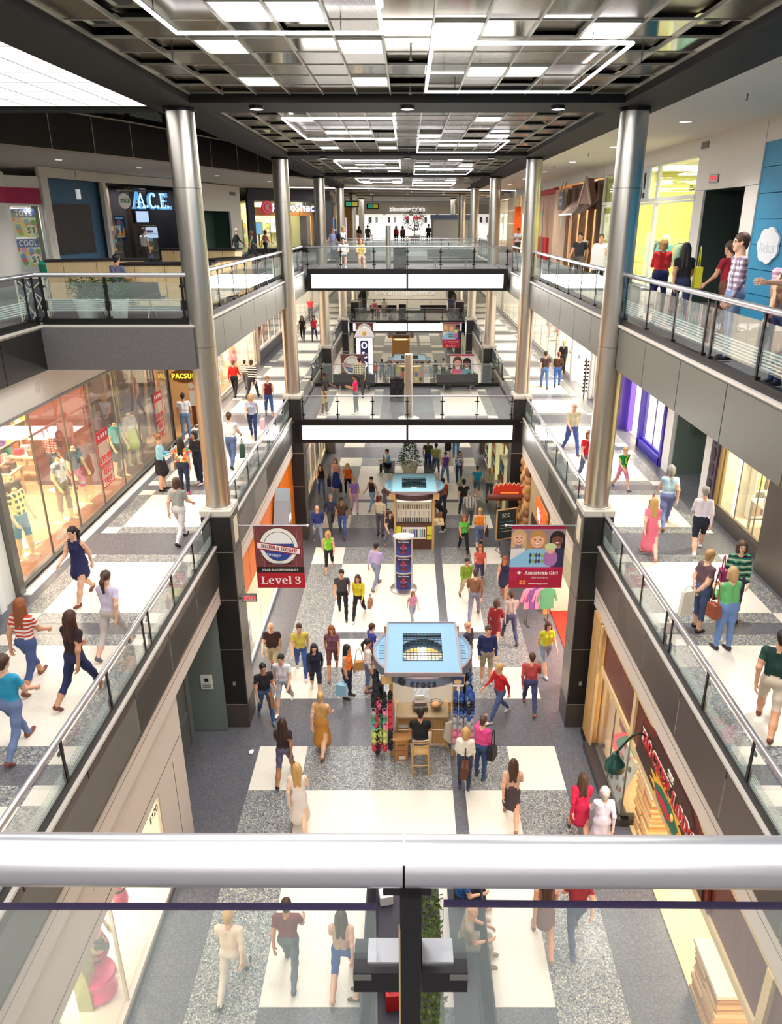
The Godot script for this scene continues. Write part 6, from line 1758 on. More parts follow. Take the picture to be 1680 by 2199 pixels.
func banner(at: Vector3,w: float,h: float,which: int,label: String,pole: bool) -> void:
	var t := thing("hanging_banner",at,0.0,label,"banner")
	var side := signf(at.x)
	if pole:
		obj("pole",MB.new().tube([V(side*1.12,0.0,0),V(-side*(w/2+0.12),0.0,0)],0.016,8),mats.handrail,t)
		obj("finial",MB.new().ball(V(-side*(w/2+0.14),0,0),V(0.04,0.04,0.04),6,10),mats.handrail,t)
	if which == 0:
		var m := picture("shrimp_banner_print",256,360,func(im: Image):
			im.fill(c8(126,66,66))
			for i in 26:
				var x := int(i*10)
				im.fill_rect(Rect2i(x,0,2,250),c8(86,40,44))
				im.fill_rect(Rect2i(x+4,(i*47) % 200,2,60),c8(176,124,118))
			disc(im,128,118,104,108,c8(60,40,50)); disc(im,128,118,100,104,c8(238,236,226)); disc(im,128,118,80,84,c8(60,40,50)); disc(im,128,118,77,81,c8(240,240,236))
			for y in range(110,200): im.fill_rect(Rect2i(int(128-77*sqrt(maxf(0.0,1-pow((y-118)/81.0,2)))),y,int(2*77*sqrt(maxf(0.0,1-pow((y-118)/81.0,2)))),1),c8(44,66,150))
			for i in 9: disc(im,60+17*i,108,10,7,c8(44,66,150))
			shape(im,[U(10,88),U(246,128),U(242,170),U(8,132)],c8(150,24,40))
			shape(im,[U(15,95),U(240,133),U(236,163),U(14,127)],c8(240,238,232))
			im.fill_rect(Rect2i(0,236,256,34),c8(30,24,26))
			im.fill_rect(Rect2i(0,270,256,90),c8(186,30,44)))
		sheet("cloth",w,h,m,t,paint(150,40,50)).position.y = -h/2
		lettering("BUBBA GUMP",0.092*w/1.17,paint(170,24,44),t,V(0,-h*0.36,0.01),0,0.004,"serif_bold",-0.165)
		lettering("SHRIMP",0.07,paint(236,240,250),t,V(-w*0.12,-h*0.47,0.01),0,0.004,"sans",-0.16)
		lettering("CO.",0.07,paint(236,240,250),t,V(w*0.24,-h*0.52,0.01),0,0.004,"sans",-0.16)
		lettering("RESTAURANT & MARKET",0.04,paint(60,40,44),t,V(0,-h*0.603,0.01),0,0.004,"serif")
		lettering("NEAR BLOOMINGDALE'S",0.05*w/1.17,paint(240,238,232),t,V(0,-h*0.703,0.01),0,0.004,"serif_bold")
		lettering("Level 3",0.2*w/1.17,paint(246,240,236),t,V(0,-h*0.875,0.01),0,0.004,"serif_bold")
	else:
		var m2 := picture("girls_banner_print_%d" % which,256,330,func(im: Image):
			im.fill(c8(150,130,140))
			if which == 1:
				shape(im,[U(0,120),U(256,130),U(256,330),U(0,330)],c8(120,100,130))
				face_print(im,38,62,32,c8(232,180,148),c8(206,168,116))
				shape(im,[U(0,120),U(70,116),U(80,220),U(0,220)],c8(226,220,222))
				face_print(im,220,70,32,c8(120,76,58),c8(36,26,28))
				shape(im,[U(180,120),U(256,116),U(256,220),U(180,220)],c8(44,46,80))
				face_print(im,126,72,38,c8(236,178,142),c8(190,136,80))
				shape(im,[U(0,180),U(80,122),U(170,122),U(200,230),U(0,230)],c8(142,196,228))
				for i in 12: shape(im,[U(96+14*(i % 6),140+30*(i/6)),U(104+14*(i % 6),155+30*(i/6)),U(96+14*(i % 6),170+30*(i/6)),U(88+14*(i % 6),155+30*(i/6))],[c8(40,70,130),c8(150,180,70),c8(90,60,110)][i % 3])
				disc(im,192,170,34,44,c8(176,116,176)); disc(im,190,122,22,24,c8(226,176,140)); disc(im,190,108,28,18,c8(206,220,160))
				im.fill_rect(Rect2i(0,0,256,18),c8(166,18,66))
			else:
				im.fill(c8(236,232,236))
				face_print(im,80,80,44,c8(226,176,148),c8(90,56,44)); face_print(im,180,90,40,c8(130,84,64),c8(30,24,26))
				shape(im,[U(20,150),U(130,150),U(130,240),U(10,240)],c8(214,60,120)); shape(im,[U(130,150),U(230,150),U(246,240),U(130,240)],c8(80,160,180))
				im.fill_rect(Rect2i(0,0,256,18),c8(190,20,60))
			im.fill_rect(Rect2i(0,218,256,112),c8(176,22,58)); im.fill_rect(Rect2i(0,218,256,14),c8(196,24,90))
			for i in 6: shape(im,[U(20,266),U(20+22*cos(i*1.05-0.1),266+22*sin(i*1.05-0.1)),U(20+22*cos(i*1.05+0.25),266+22*sin(i*1.05+0.25))],c8(214,40,110))
			for i in 4: disc(im,66+(8 if i % 2 else -8),300+(6 if i < 2 else -6),8,6,c8(236,150,70)))
		sheet("cloth",w,h,m2,t,paint(176,22,58)).position.y = -h/2
		lettering("American Girl",0.082*w/1.3,paint(248,244,244),t,V(w*0.1,-h*0.755,0.01),0,0.004,"serif_bold")
		lettering("Mall of America",0.042*w/1.3,paint(248,230,236),t,V(w*0.08,-h*0.83,0.01),0,0.004)
		lettering("americangirl.com",0.04*w/1.3,paint(248,230,236),t,V(w*0.05,-h*0.93,0.01),0,0.004,"sans_bold")
		var star := PackedVector2Array()
		for i in 10: star.append(Vector2.from_angle(TAU*i/10+0.3)*(0.06 if i % 2 == 0 else 0.028))
		obj("star",MB.new().prism(star,V(-w*0.32,-h*0.755,0.008),Vector3.RIGHT,Vector3.UP,V(0,0,0.004)),paint(248,244,244),t)

func build_objects() -> void:
	# shoe kiosk
	var sky := paint(122,164,190,0.5)
	var kc := V(0.37,0,-15.75)
	var k := kiosk(kc,"shoe_kiosk","pale blue roofed shoe kiosk with oak posts and hanging shoes",sky,"crocs",paint(40,36,44),paint(108,124,150),0.88,1.2)
	var logo := MB.new()
	var lr := []
	for i in 21: lr.append(V(cos(TAU*i/20)*0.085,sin(TAU*i/20)*0.085,0))
	logo.tube(lr,0.018,6,false).ball(V(0,-0.01,0),V(0.055,0.045,0.012),6,10)
	var lo := obj("round_logo",logo,paint(40,36,44),k)
	lo.position = V(-0.5,2.33,1.16); lo.rotation.y = -0.42
	bx("photo_card",V(0.82,2.33,1.14),V(0.26,0.28,0.02),picture("shoe_photo",48,52,func(im: Image): im.fill(c8(40,66,110)); disc(im,22,28,18,12,c8(214,180,140)); im.fill_rect(Rect2i(0,42,48,10),c8(240,240,240))),k)
	bx("counter_top",V(0.0,0.98,0.42),V(1.25,0.05,0.6),paint(150,128,100,0.4),k)
	bx("counter_front",V(0.0,0.72,0.5),V(1.2,0.46,0.04),mats.oak,k)
	for s in [-1,1]:
		bx("counter_side",V(s*0.62,0.5,0.3),V(0.05,0.96,0.7),mats.oak,k)
		bx("drawer_front",V(s*0.42,0.3,0.56),V(0.36,0.36,0.05),mats.oak,k)
		bx("rear_rack",V(s*0.5,1.25,-0.75),V(0.6,1.7,0.05),paint(240,236,230),k)
	bx("shoe_shelf",V(-0.5,0.62,0.45),V(0.3,0.03,0.3),paint(240,236,230),k)
	bx("inner_floor",V(0,0.02,-0.2),V(1.3,0.04,1.5),paint(214,200,180),k)
	bx("valance",V(0,2.1,-0.6),V(1.0,0.12,0.06),mats.oak,k)
	var reg := thing("cash_register",kc+V(-0.05,1.005,0.36),0.1,"grey cash register on the shoe kiosk counter","register")
	bx("drawer_case",V(0,0.06,0),V(0.36,0.12,0.3),paint(96,86,84),reg)
	bx("key_block",V(0,0.16,-0.03),V(0.3,0.1,0.2),paint(120,110,106),reg)
	bx("display",V(0,0.26,-0.1),V(0.22,0.09,0.04),paint(226,222,210),reg)
	var fan := thing("round_basket",kc+V(0.34,1.005,0.38),0,"wire basket of shoe charms on the kiosk counter","basket")
	for i in 4: obj("hoop",MB.new().lathe([U(0.1+0.02*i,0.02+0.05*i),U(0.112+0.02*i,0.03+0.05*i)],16),mats.black_metal,fan)
	obj("charms",MB.new().ball(V(0,0.12,0),V(0.12,0.08,0.12),6,12),paint(190,140,100),fan)
	var sm := shoe_mesh()
	var left_rows := [[3,3,3,3],[0,3,6,3],[0,6,3,9],[0,5,5,5],[0,6,5,7],[3,12,12,12],[3,12,12,12],[3,0,0,0],[3,0,10,0]]
	for side in [-1,1]:
		var rk := thing("shoe_rack",kc+V(side*0.98,0,0.72),0.0,"slat panel carrying hanging shoes on the %s side of the shoe kiosk" % ("register photo card" if side > 0 else "corner plate"),"rack")
		bx("slat_panel",V(0,1.25,0),V(0.06,1.7,0.5),mats.black_metal,rk)
		bx("slat_panel",V(0.0,1.25,-0.45),V(0.06,1.7,0.4),mats.black_metal,rk)
		for r in 9:
			for c in 8:
				var y := 2.08-0.2*r
				var ci: int
				if side < 0: ci = left_rows[r][c % 4]
				else: ci = [1,3,9,1,3,1][(c+r*2) % 6] if r < 5 else ([6,9,1,6][c % 4] if r > 5 else 9)
				var o := obj("hanging_shoe",sm,hue(ci))
				var zz := 0.25-0.11*c
				o.position = rk.position+V(side*(0.09+0.04*(c % 2))+rng.randf_range(-0.02,0.02),y+rng.randf_range(-0.02,0.02),zz+0.08)
				o.rotation = V(rng.randf_range(-0.2,0.2),(0.4+rng.randf_range(-0.3,0.3))*side+(0.0 if c < 3 else side*1.1),0.12*side)
				tag(o,"coloured rubber shoe hanging on the %s rack of the shoe kiosk" % ("right" if side > 0 else "left"),"shoe","rubber shoes on the %s kiosk rack" % ("right" if side > 0 else "left"))
		# front-facing columns
		for r in 8:
			for c in 4:
				var o2 := obj("hanging_shoe",sm,hue(left_rows[r][c] if side < 0 else [1,3,1,9,9,6,6,9][r]))
				o2.position = rk.position+V(side*(-0.2+0.13*c),1.98-0.2*r,0.32+0.03*(c % 2))
				o2.rotation = V(0.1,rng.randf_range(-0.4,0.4),0.0)
				tag(o2,"coloured rubber shoe hanging at the front of the %s rack of the shoe kiosk" % ("right" if side > 0 else "left"),"shoe","rubber shoes at the front of the %s kiosk rack" % ("right" if side > 0 else "left"))
	for i in 10:
		var o3 := obj("hanging_shoe",sm,hue([3,3,9][i % 3]))
		o3.position = kc+V(-0.5+0.11*i,1.6,-0.7)
		tag(o3,"dark rubber shoe on the white rear panel inside the shoe kiosk","shoe","dark shoes inside the kiosk")
	var pb := thing("paper_bag",kc+V(0.66,0.35,0.72),0.2,"cream cloth bag hanging at the kiosk counter corner","bag")
	obj("bag_body",MB.new().prism(PackedVector2Array([U(-0.1,0.5),U(0.1,0.52),U(0.16,0.05),U(0.02,-0.12),U(-0.15,0.08)]),V(0,0,-0.04),Vector3.RIGHT,Vector3.UP,V(0,0,0.08)),paint(226,216,200,0.9),pb)
	for q in [[0.0,0.0,"lower"],[0.31,0.02,"upper open"]]:
		var cbx := thing("cardboard_box",kc+V(-0.52,q[0],0.95),0.05,"%s brown cardboard box stacked beside the kiosk chair" % q[2],"box")
		bx("carton",V(0,0.15,0),V(0.32,0.3,0.28),paint(176,124,72,0.9),cbx)
		bx("tape",V(0,0.15,0.142),V(0.2,0.03,0.004),paint(120,80,44),cbx)
		if q[0] > 0.1:
			for s in [-1,1]: bx("flap",V(s*0.2,0.31,0),V(0.12,0.01,0.28),paint(186,134,82,0.9),cbx).rotation.z = s*0.5
		else: bx("label_print",V(0.02,0.1,0.144),V(0.16,0.1,0.004),paint(230,224,214),cbx)
	var ch := thing("wooden_chair",V(0.3,0,-14.35),0.06,"light oak slat back chair at the shoe kiosk counter","chair")
	obj("seat",bevel_box(V(0.42,0.035,0.42),0.03),mats.oak,ch).position.y = 0.62
	for sx in [-1,1]:
		obj("leg",MB.new().tube([V(sx*0.19,0,0.24),V(sx*0.185,0.62,0.18),V(sx*0.18,1.08,0.27)],0.02,8),mats.oak,ch)
		obj("leg",MB.new().tube([V(sx*0.19,0,-0.2),V(sx*0.18,0.62,-0.17)],0.02,8),mats.oak,ch)
		obj("stretcher",MB.new().tube([V(sx*0.19,0.25,0.22),V(sx*0.19,0.25,-0.19)],0.014,6),mats.oak,ch)
	for y in [0.8,0.9,1.0,1.08]: obj("back_slat",MB.new().tube([V(-0.18,y,0.2+(y-0.62)*0.2),V(0,y,0.225+(y-0.62)*0.2),V(0.18,y,0.2+(y-0.62)*0.2)],0.018,6),mats.oak,ch)
	obj("stretcher",MB.new().tube([V(-0.19,0.3,0.22),V(0.19,0.3,0.22)],0.014,6),mats.oak,ch)
	# watch kiosk
	var k2c := V(0.27,0,-28.0)
	var k2 := kiosk(k2c,"watch_kiosk","pale blue roofed watch kiosk with lit glass display front",paint(140,190,206,0.5),"",paint(214,190,150),paint(70,40,44),0.88,1.15)
	bx("cabinet",V(0,0.55,0.55),V(1.6,1.1,0.5),paint(90,56,40,0.5),k2)
	bx("lit_case",V(0,1.5,0.45),V(1.4,0.95,0.3),paint(236,230,214),k2)
	bx("lower_case",V(0,0.72,0.81),V(0.95,0.5,0.03),paint(236,232,222),k2)
	for s in [-1,1]:
		bx("yellow_sign",V(s*0.64,0.72,0.82),V(0.26,0.56,0.03),paint(226,220,60),k2)
		lettering("50% OFF",0.055,mats.black,k2,V(s*0.64,0.62,0.84),0,0.008,"sans_bold")
		bx("side_shelf",V(s*1.0,1.0,0.3),V(0.4,0.04,0.7),mats.maple,k2)
		bx("case_post",V(s*0.74,1.5,0.6),V(0.08,1.1,0.08),mats.bronze,k2)
		var mr := thing("table_mirror",k2c+V(s*1.02,1.02,0.35),s*0.4,"small round mirror on the %s shelf of the watch kiosk" % ("right" if s > 0 else "left"),"mirror")
		obj("disc",MB.new().ball(V(0,0.3,0),V(0.11,0.13,0.015),8,16),mats.black if s < 0 else paint(150,90,50),mr)
		obj("stand",MB.new().lathe([U(0.07,0),U(0.012,0.03),U(0.012,0.18)],10),mats.handrail,mr)
	for i in 14:
		for j in 3:
			var wt := obj("watch",bmesh(V(0.035,0.2,0.02)),hue([3,2,13,3,9,8][(i*3+j) % 6]))
			wt.position = k2c+V(-0.6+0.09*i,1.2+0.28*j,0.615)
			tag(wt,"strap watch hanging in the lit case of the watch kiosk","watch","watches in the lit kiosk case")
	for i in 12:
		var wt2 := obj("watch",bmesh(V(0.035,0.34,0.02)),hue([1,3,2,7,8,3][i % 6]))
		wt2.position = k2c+V(-0.42+0.076*i,0.72,0.84)
		tag(wt2,"strap watch in the lower tray of the watch kiosk","watch","watches in the lower kiosk tray")
	# film kiosk far along
	var k3c := V(0.18,0,-57.2)
	var k3 := kiosk(k3c,"film_kiosk","round topped film kiosk with glowing shelves far along the ground floor",paint(150,186,200,0.5),"FOREIGN FLIX",paint(240,236,226),paint(40,40,44),1.2,1.5)
	bx("cabinet",V(0,1.0,0.2),V(2.2,2.0,1.6),paint(206,176,120),k3)
	for i in 6:
		for j in 5: bx("film_case",V(-0.85+0.34*i,0.3+0.38*j,1.02),V(0.22,0.3,0.02),hue((i*5+j*3) % 14),k3)
	for s in [-1,1]:
		for z in [-56.2,-58.6]: potted(V(0.18+s*1.9,0,z),0.3,0.6,160,0.4,0.9,0.14,"ball",paint(56,84,46,0.8),paint(120,96,70),"round shrub in a brown pot beside the film kiosk","potted_shrub",0.5).set_meta("group","shrubs around the film kiosk")
	var k4 := kiosk(V(-0.6,0,-70.5),"far_kiosk","small round topped kiosk farthest along the ground floor",paint(200,170,120,0.5),"",mats.black,paint(120,70,40),0.9,1.2)
	bx("cabinet",V(0,1.0,0.2),V(1.6,2.0,1.4),paint(190,140,80),k4)
	# drinks advertising totem
	var tt := thing("advertising_totem",V(-0.13,0,-23.74),0.0,"oval advertising totem with three deep blue cola bottle panels","totem")
	obj("base_disc",MB.new().lathe([U(0.48,0),U(0.48,0.06),U(0.3,0.1)],32),mats.steel,tt)
	obj("body",MB.new().lathe([U(0.32,0.05),U(0.32,2.05)],36,Vector3.ZERO,1.0,0.62),paint(196,190,178,0.4),tt)
	obj("top_cap",MB.new().lathe([U(0.32,2.02),U(0.37,2.05),U(0.37,2.1),U(0,2.11)],36,Vector3.ZERO,1.0,0.62),paint(246,246,244),tt)
	var cola := picture("cola_print",96,116,func(im: Image):
		for y in 116: im.fill_rect(Rect2i(0,y,96,1),c8(34,24,58).lerp(c8(58,70,160),y/116.0))
		im.fill_rect(Rect2i(40,18,16,14),c8(90,40,44)); shape(im,[U(40,32),U(56,32),U(66,50),U(64,104),U(32,104),U(30,50)],c8(70,22,26))
		disc(im,48,58,17,12,c8(226,226,236)); disc(im,48,54,16,7,c8(190,30,50)); disc(im,48,63,16,6,c8(40,60,150)); disc(im,48,38,9,8,c8(160,50,50)); disc(im,48,92,13,10,c8(140,40,40)))
	for i in 3:
		var pm := MB.new()
		for q in 8:
			var a0 := -0.95+1.9*q/8
			var a1 := -0.95+1.9*(q+1)/8
			var kk := pm.v.size()
			pm.quad(V(sin(a0)*0.325,2.0-0.66*i,cos(a0)*0.203),V(sin(a1)*0.325,2.0-0.66*i,cos(a1)*0.203),V(sin(a1)*0.325,1.4-0.66*i,cos(a1)*0.203),V(sin(a0)*0.325,1.4-0.66*i,cos(a0)*0.203))
			for u in 4: pm.uv[kk+u] = U((q+(1 if u in [1,2] else 0))/8.0,1 if u > 1 else 0)
		obj("printed_panel",pm,cola,tt)
		lettering("Zero Calories",0.045,paint(236,236,246),tt,V(0,1.93-0.66*i,0.207),0,0.004,"sans_bold")
	# hanging banners on the column piers
	banner(V(-3.1,5.53,-16.35),1.17,1.66,0,"wood grain shrimp restaurant banner reading Level 3, on the nearest left column pier",true)
	banner(V(3.15,5.53,-16.35),1.3,1.66,1,"red banner with three smiling girls on the nearest right column pier",true)
	banner(V(-3.0,5.53,-40.75),1.3,1.8,0,"shrimp restaurant banner on the left pier behind the second level bridge",true)
	banner(V(3.0,5.53,-40.75),1.3,1.8,2,"white and red banner with two girls on the right pier behind the second level bridge",true)
	banner(V(-3.0,5.7,-52.95),1.25,1.75,0,"small looking shrimp restaurant banner on the far left pier",true)
	banner(V(3.1,5.7,-52.95),1.25,1.75,1,"red girls banner on the far right pier below the far footbridge",true)
	exit_sign(V(-3.87,3.7,-16.15),0.0,"red EXIT sign on the left column pier below the shrimp banner")
	var eb := thing("sign_bracket",V(-4.08,3.7,-16.15),0,"short grey bracket holding the EXIT sign to the left pier","bracket")
	bx("arm",V(0.02,0,0),V(0.08,0.06,0.06),mats.grey_metal,eb)
	# vertical lit shop sign
	var on := thing("vertical_shop_sign",V(-2.8,0,-49.0),0.0,"tall white framed vertical sign with navy panel and domed top","sign")
	bx("frame",V(0,2.6,0),V(1.05,5.2,0.3),glow("pylon_white",Color8(250,246,255),1.0),on)
	bx("navy_panel",V(0,2.6,0.16),V(0.5,4.9,0.03),paint(40,36,86),on)
	var dome := PackedVector2Array()
	for i in 17: dome.append(U(cos(PI*i/16)*0.62,sin(PI*i/16)*0.62))
	obj("dome",MB.new().prism(dome,V(0,5.25,-0.15),Vector3.RIGHT,Vector3.UP,V(0,0,0.3)),paint(244,240,246),on)
	bx("dome_band",V(0,5.28,0),V(1.3,0.08,0.34),paint(206,196,200),on)
	var flower := PackedVector2Array()
	for i in 20: flower.append(Vector2.from_angle(TAU*i/20)*(0.15 if i % 4 < 2 else 0.1))
	obj("flower",MB.new().prism(flower,V(0,5.52,0.155),Vector3.RIGHT,Vector3.UP,V(0,0,0.02)),paint(226,180,60),on)
	for i in 7: lettering("OLDNAVY"[i],0.4,glow("letters_white",Color8(250,250,255),2.0),on,V(0,4.75-(0.62*i+(0.25 if i > 2 else 0.0)),0.18),0,0.03,"serif_bold")
	# benches,hedge and bags right below the viewer
	var hedge := thing("hedge_planter",V(0.28,0,-9.0),0.0,"long boxed green hedge between two black benches below the viewer","planter")
	bx("planter_box",V(0,0.28,0),V(0.62,0.56,3.6),paint(70,64,62),hedge)
	var hm := MB.new()
	for i in 1500:
		var c := V(rng.randf_range(-0.3,0.3),0.54+rng.randf_range(0,0.34),rng.randf_range(-1.75,1.75))
		var d := V(rng.randf_range(-1,1),rng.randf_range(0.2,1.2),rng.randf_range(-1,1)).normalized()*0.11
		var s := d.cross(V(rng.randf(),0.3,rng.randf())).normalized()*0.022
		hm.tri(c,c+d*0.5+s,c+d); hm.tri(c,c+d,c+d*0.5-s)
	obj("leaves",hm,paint(84,106,48,0.7),hedge).set_meta("kind","stuff")
	bench(V(-0.42,0,-9.0),PI/2,3.4,"long black bench with a parcel and red bag, on the corridor side of the hedge",paint(44,40,52))
	bench(V(1.06,0,-9.1),-PI/2,3.6,"long black bench with two seated men, beside the dark floor stripe",paint(44,40,52))
	var par := thing("white_parcel",V(-0.4,0.46,-10.25),0.2,"small white printed carton on the black bench","box")
	bx("carton",V(0,0.1,0),V(0.24,0.2,0.22),paint(236,234,230),par)
	bx("print",V(0,0.201,0),V(0.1,0.004,0.12),paint(190,120,120),par)
	var yb := thing("yellow_bag",V(-0.34,0.46,-9.1),0.4,"crumpled bright yellow plastic bag on the black bench","bag")
	obj("bag_body",MB.new().ball(V(0,0.14,0),V(0.19,0.16,0.16),7,9).ball(V(0.05,0.3,0.02),V(0.06,0.1,0.05),5,7),paint(214,214,40,0.5),yb)
	var rbag := thing("red_bag",V(-0.2,0.46,-8.35),0.1,"red shopping tote with dark handles on the black bench","bag")
	bx("tote",V(0,0.17,0),V(0.32,0.34,0.36),paint(176,26,28,0.6),rbag)
	for z in [-0.1,0.1]: obj("handle",MB.new().tube([V(-0.1,0.34,z),V(-0.05,0.5,z),V(0.05,0.5,z),V(0.1,0.34,z)],0.01,5),mats.black,rbag)
	# crumpled paper on the floor
	var pap := obj("crumpled_paper",MB.new().ball(V(0,0.025,0),V(0.07,0.03,0.09),4,6).ball(V(0.03,0.03,-0.05),V(0.04,0.03,0.04),4,5),paint(250,250,250))
	pap.position = V(-3.88,0,-14.95)
	tag(pap,"crumpled white paper scrap lying on the dark floor","paper")
	# tree planter and benches before the bridge
	potted(V(0.12,0,-36.6),0.45,0.62,700,0.62,1.75,0.16,"cone",paint(40,84,40,0.7),paint(196,196,170),"tall conical green tree in a pale pot below the footbridge","potted_tree")
	bench(V(-0.95,0,-36.6),PI/2,1.9,"dark bench with a seated man beside the conical tree",mats.black_panel)
	bench(V(1.15,0,-36.6),-PI/2,1.9,"empty dark bench beside the conical tree",mats.black_panel)
	# second level footbridge furniture
	bench(V(-2.45,L2,-33.6),0.0,1.9,"dark bench behind the man in the plaid shirt on the second level footbridge",mats.black_panel)
	bench(V(2.3,L2,-33.6),0.0,1.9,"empty dark bench on the second level footbridge",mats.black_panel)
	trash_bin(V(-0.45,L2,-32.2),0.0,"black lattice sided bin between the benches of the second level footbridge",paint(30,28,30),mats.black_metal)
	var pole := thing("steel_bollard",V(0.05,L2,-28.9),0,"round steel pole with a pale base ring on the second level footbridge","pole")
	obj("pole",MB.new().lathe([U(0.16,0),U(0.16,2.5),U(0.15,2.56),U(0,2.58)],24),mats.steel,pole)
	obj("base_plate",MB.new().lathe([U(0.42,0.0),U(0.42,0.03),U(0.16,0.05)],28),paint(206,210,206),pole)
	for x in [-1.9,-3.0,3.0,1.9]: potted(V(x,L2,-34.6),0.2,0.42,90,0.25,0.35,0.12,"ball",paint(60,90,50,0.8),paint(70,74,74),"low leafy plant in a dark pot behind a bridge bench").set_meta("group","potted plants behind the bridge benches")
	for x in [-2.0,2.2]: bench(V(x,L2,-63.5),0.0,2.2,"dark bench on the far second level footbridge",mats.black_panel,"benches on the far footbridge")
	trash_bin(V(-0.4,L2,-62.5),0.0,"black lattice bin on the far second level footbridge",paint(30,28,30),mats.black_metal)

# ---------------------------------------------------------------- people: one continuous surface per body
# zones: 0 head and neck,1 torso,2 hips,3 sleeve,4 lower upper arm,5 forearm,6 hand,7 upper thigh,8 lower thigh,9 upper shin,10 lower shin,11 foot,12 eyes,13 lips
class Field:
	var h: float
	var o: Vector3
	var nx: int
	var ny: int
	var nz: int
	var f := PackedFloat32Array()
	var best := PackedFloat32Array()
	var zone := PackedByteArray()
	var k: float
	func _init(lo: Vector3,hi: Vector3,cell: float,blend: float) -> void:
		h = cell; o = lo; k = blend
		nx = int((hi.x-lo.x)/h)+2; ny = int((hi.y-lo.y)/h)+2; nz = int((hi.z-lo.z)/h)+2
		f.resize(nx*ny*nz); f.fill(1.0)
		best.resize(nx*ny*nz); best.fill(1.0)
		zone.resize(nx*ny*nz)
	# tapered capsule with its cross section stretched by s
	func bone(a: Vector3,b: Vector3,ra: float,rb: float,z: int,s := Vector3.ONE,cut := false) -> void:
		var m := maxf(ra,rb)*maxf(s.x,maxf(s.y,s.z))+k+h*1.5
		var lo := Vector3(minf(a.x,b.x),minf(a.y,b.y),minf(a.z,b.z))-Vector3(m,m,m)-o
		var hi := Vector3(maxf(a.x,b.x),maxf(a.y,b.y),maxf(a.z,b.z))+Vector3(m,m,m)-o
		var x0 := maxi(0,int(lo.x/h)); var x1 := mini(nx-1,int(hi.x/h)+1)
		var y0 := maxi(0,int(lo.y/h)); var y1 := mini(ny-1,int(hi.y/h)+1)
		var z0 := maxi(0,int(lo.z/h)); var z1 := mini(nz-1,int(hi.z/h)+1)
		var A := a/s
		var ab := b/s-A
		var l2 := maxf(ab.length_squared(),1e-9)
		var sm := minf(s.x,minf(s.y,s.z))
		for iz in range(z0,z1+1):
			for iy in range(y0,y1+1):
				var i := (iz*ny+iy)*nx+x0
				for ix in range(x0,x1+1):
					var p := (o+Vector3(ix,iy,iz)*h)/s-A
					var t := clampf(p.dot(ab)/l2,0.0,1.0)
					var d := ((p-ab*t).length()-lerpf(ra,rb,t))*sm
					if cut:
						if -d > f[i]: f[i] = -d
					else:
						var e := f[i]
						var q := k-absf(e-d)
						f[i] = minf(e,d)-(q*q/(4.0*k) if q > 0.0 else 0.0)
						if d < best[i]:
							best[i] = d; zone[i] = z
					i += 1
	# surface nets; returns [positions,normals,zone per vertex,quads]
	func nets() -> Array:
		var vid := PackedInt32Array()
		vid.resize(nx*ny*nz); vid.fill(-1)
		var pos := PackedVector3Array(); var nor := PackedVector3Array(); var zn := PackedByteArray(); var quads := PackedInt32Array()
		var sx := 1; var sy := nx; var sz := nx*ny
		for iz in nz-1:
			for iy in ny-1:
				var i := (iz*ny+iy)*nx
				for ix in nx-1:
					var a := f[i]
					if a < 0.35 or f[i+1] < 0.35:
						var c := [a,f[i+sx],f[i+sy],f[i+sx+sy],f[i+sz],f[i+sx+sz],f[i+sy+sz],f[i+sx+sy+sz]]
						var neg := 0
						for q in 8:
							if c[q] < 0.0: neg += 1
						if neg > 0 and neg < 8:
							var acc := Vector3.ZERO
							var cnt := 0
							for e in [[0,1],[2,3],[4,5],[6,7],[0,2],[1,3],[4,6],[5,7],[0,4],[1,5],[2,6],[3,7]]:
								var u: float = c[e[0]]; var v: float = c[e[1]]
								if (u < 0.0) != (v < 0.0):
									var t := u/(u-v)
									var pa := Vector3(e[0] & 1,(e[0] >> 1) & 1,e[0] >> 2)
									var pb := Vector3(e[1] & 1,(e[1] >> 1) & 1,e[1] >> 2)
									acc += pa.lerp(pb,t); cnt += 1
							acc /= cnt
							vid[i] = pos.size()
							pos.append(o+(Vector3(ix,iy,iz)+acc)*h)
							nor.append(Vector3(c[1]+c[3]+c[5]+c[7]-c[0]-c[2]-c[4]-c[6],c[2]+c[3]+c[6]+c[7]-c[0]-c[1]-c[4]-c[5],c[4]+c[5]+c[6]+c[7]-c[0]-c[1]-c[2]-c[3]).normalized())
							zn.append(zone[i+(sx if acc.x > 0.5 else 0)+(sy if acc.y > 0.5 else 0)+(sz if acc.z > 0.5 else 0)])
					i += 1
		for iz in range(1,nz-1):
			for iy in range(1,ny-1):
				var i := (iz*ny+iy)*nx+1
				for ix in range(1,nx-1):
					var a := f[i]
					if a < 0.35:
						for ax in 3:
							var st := sx if ax == 0 else (sy if ax == 1 else sz)
							var b := f[i+st]
							if (a < 0.0) != (b < 0.0):
								var u := sy if ax == 0 else (sz if ax == 1 else sx)
								var w := sz if ax == 0 else (sx if ax == 1 else sy)
								var v0 := vid[i-u-w]; var v1 := vid[i-w]; var v2 := vid[i]; var v3 := vid[i-u]
								if v0 >= 0 and v1 >= 0 and v2 >= 0 and v3 >= 0:
									quads.append_array(PackedInt32Array([v0,v3,v2,v1] if a < 0.0 else [v0,v1,v2,v3]))
					i += 1
		return [pos,nor,zn,quads]

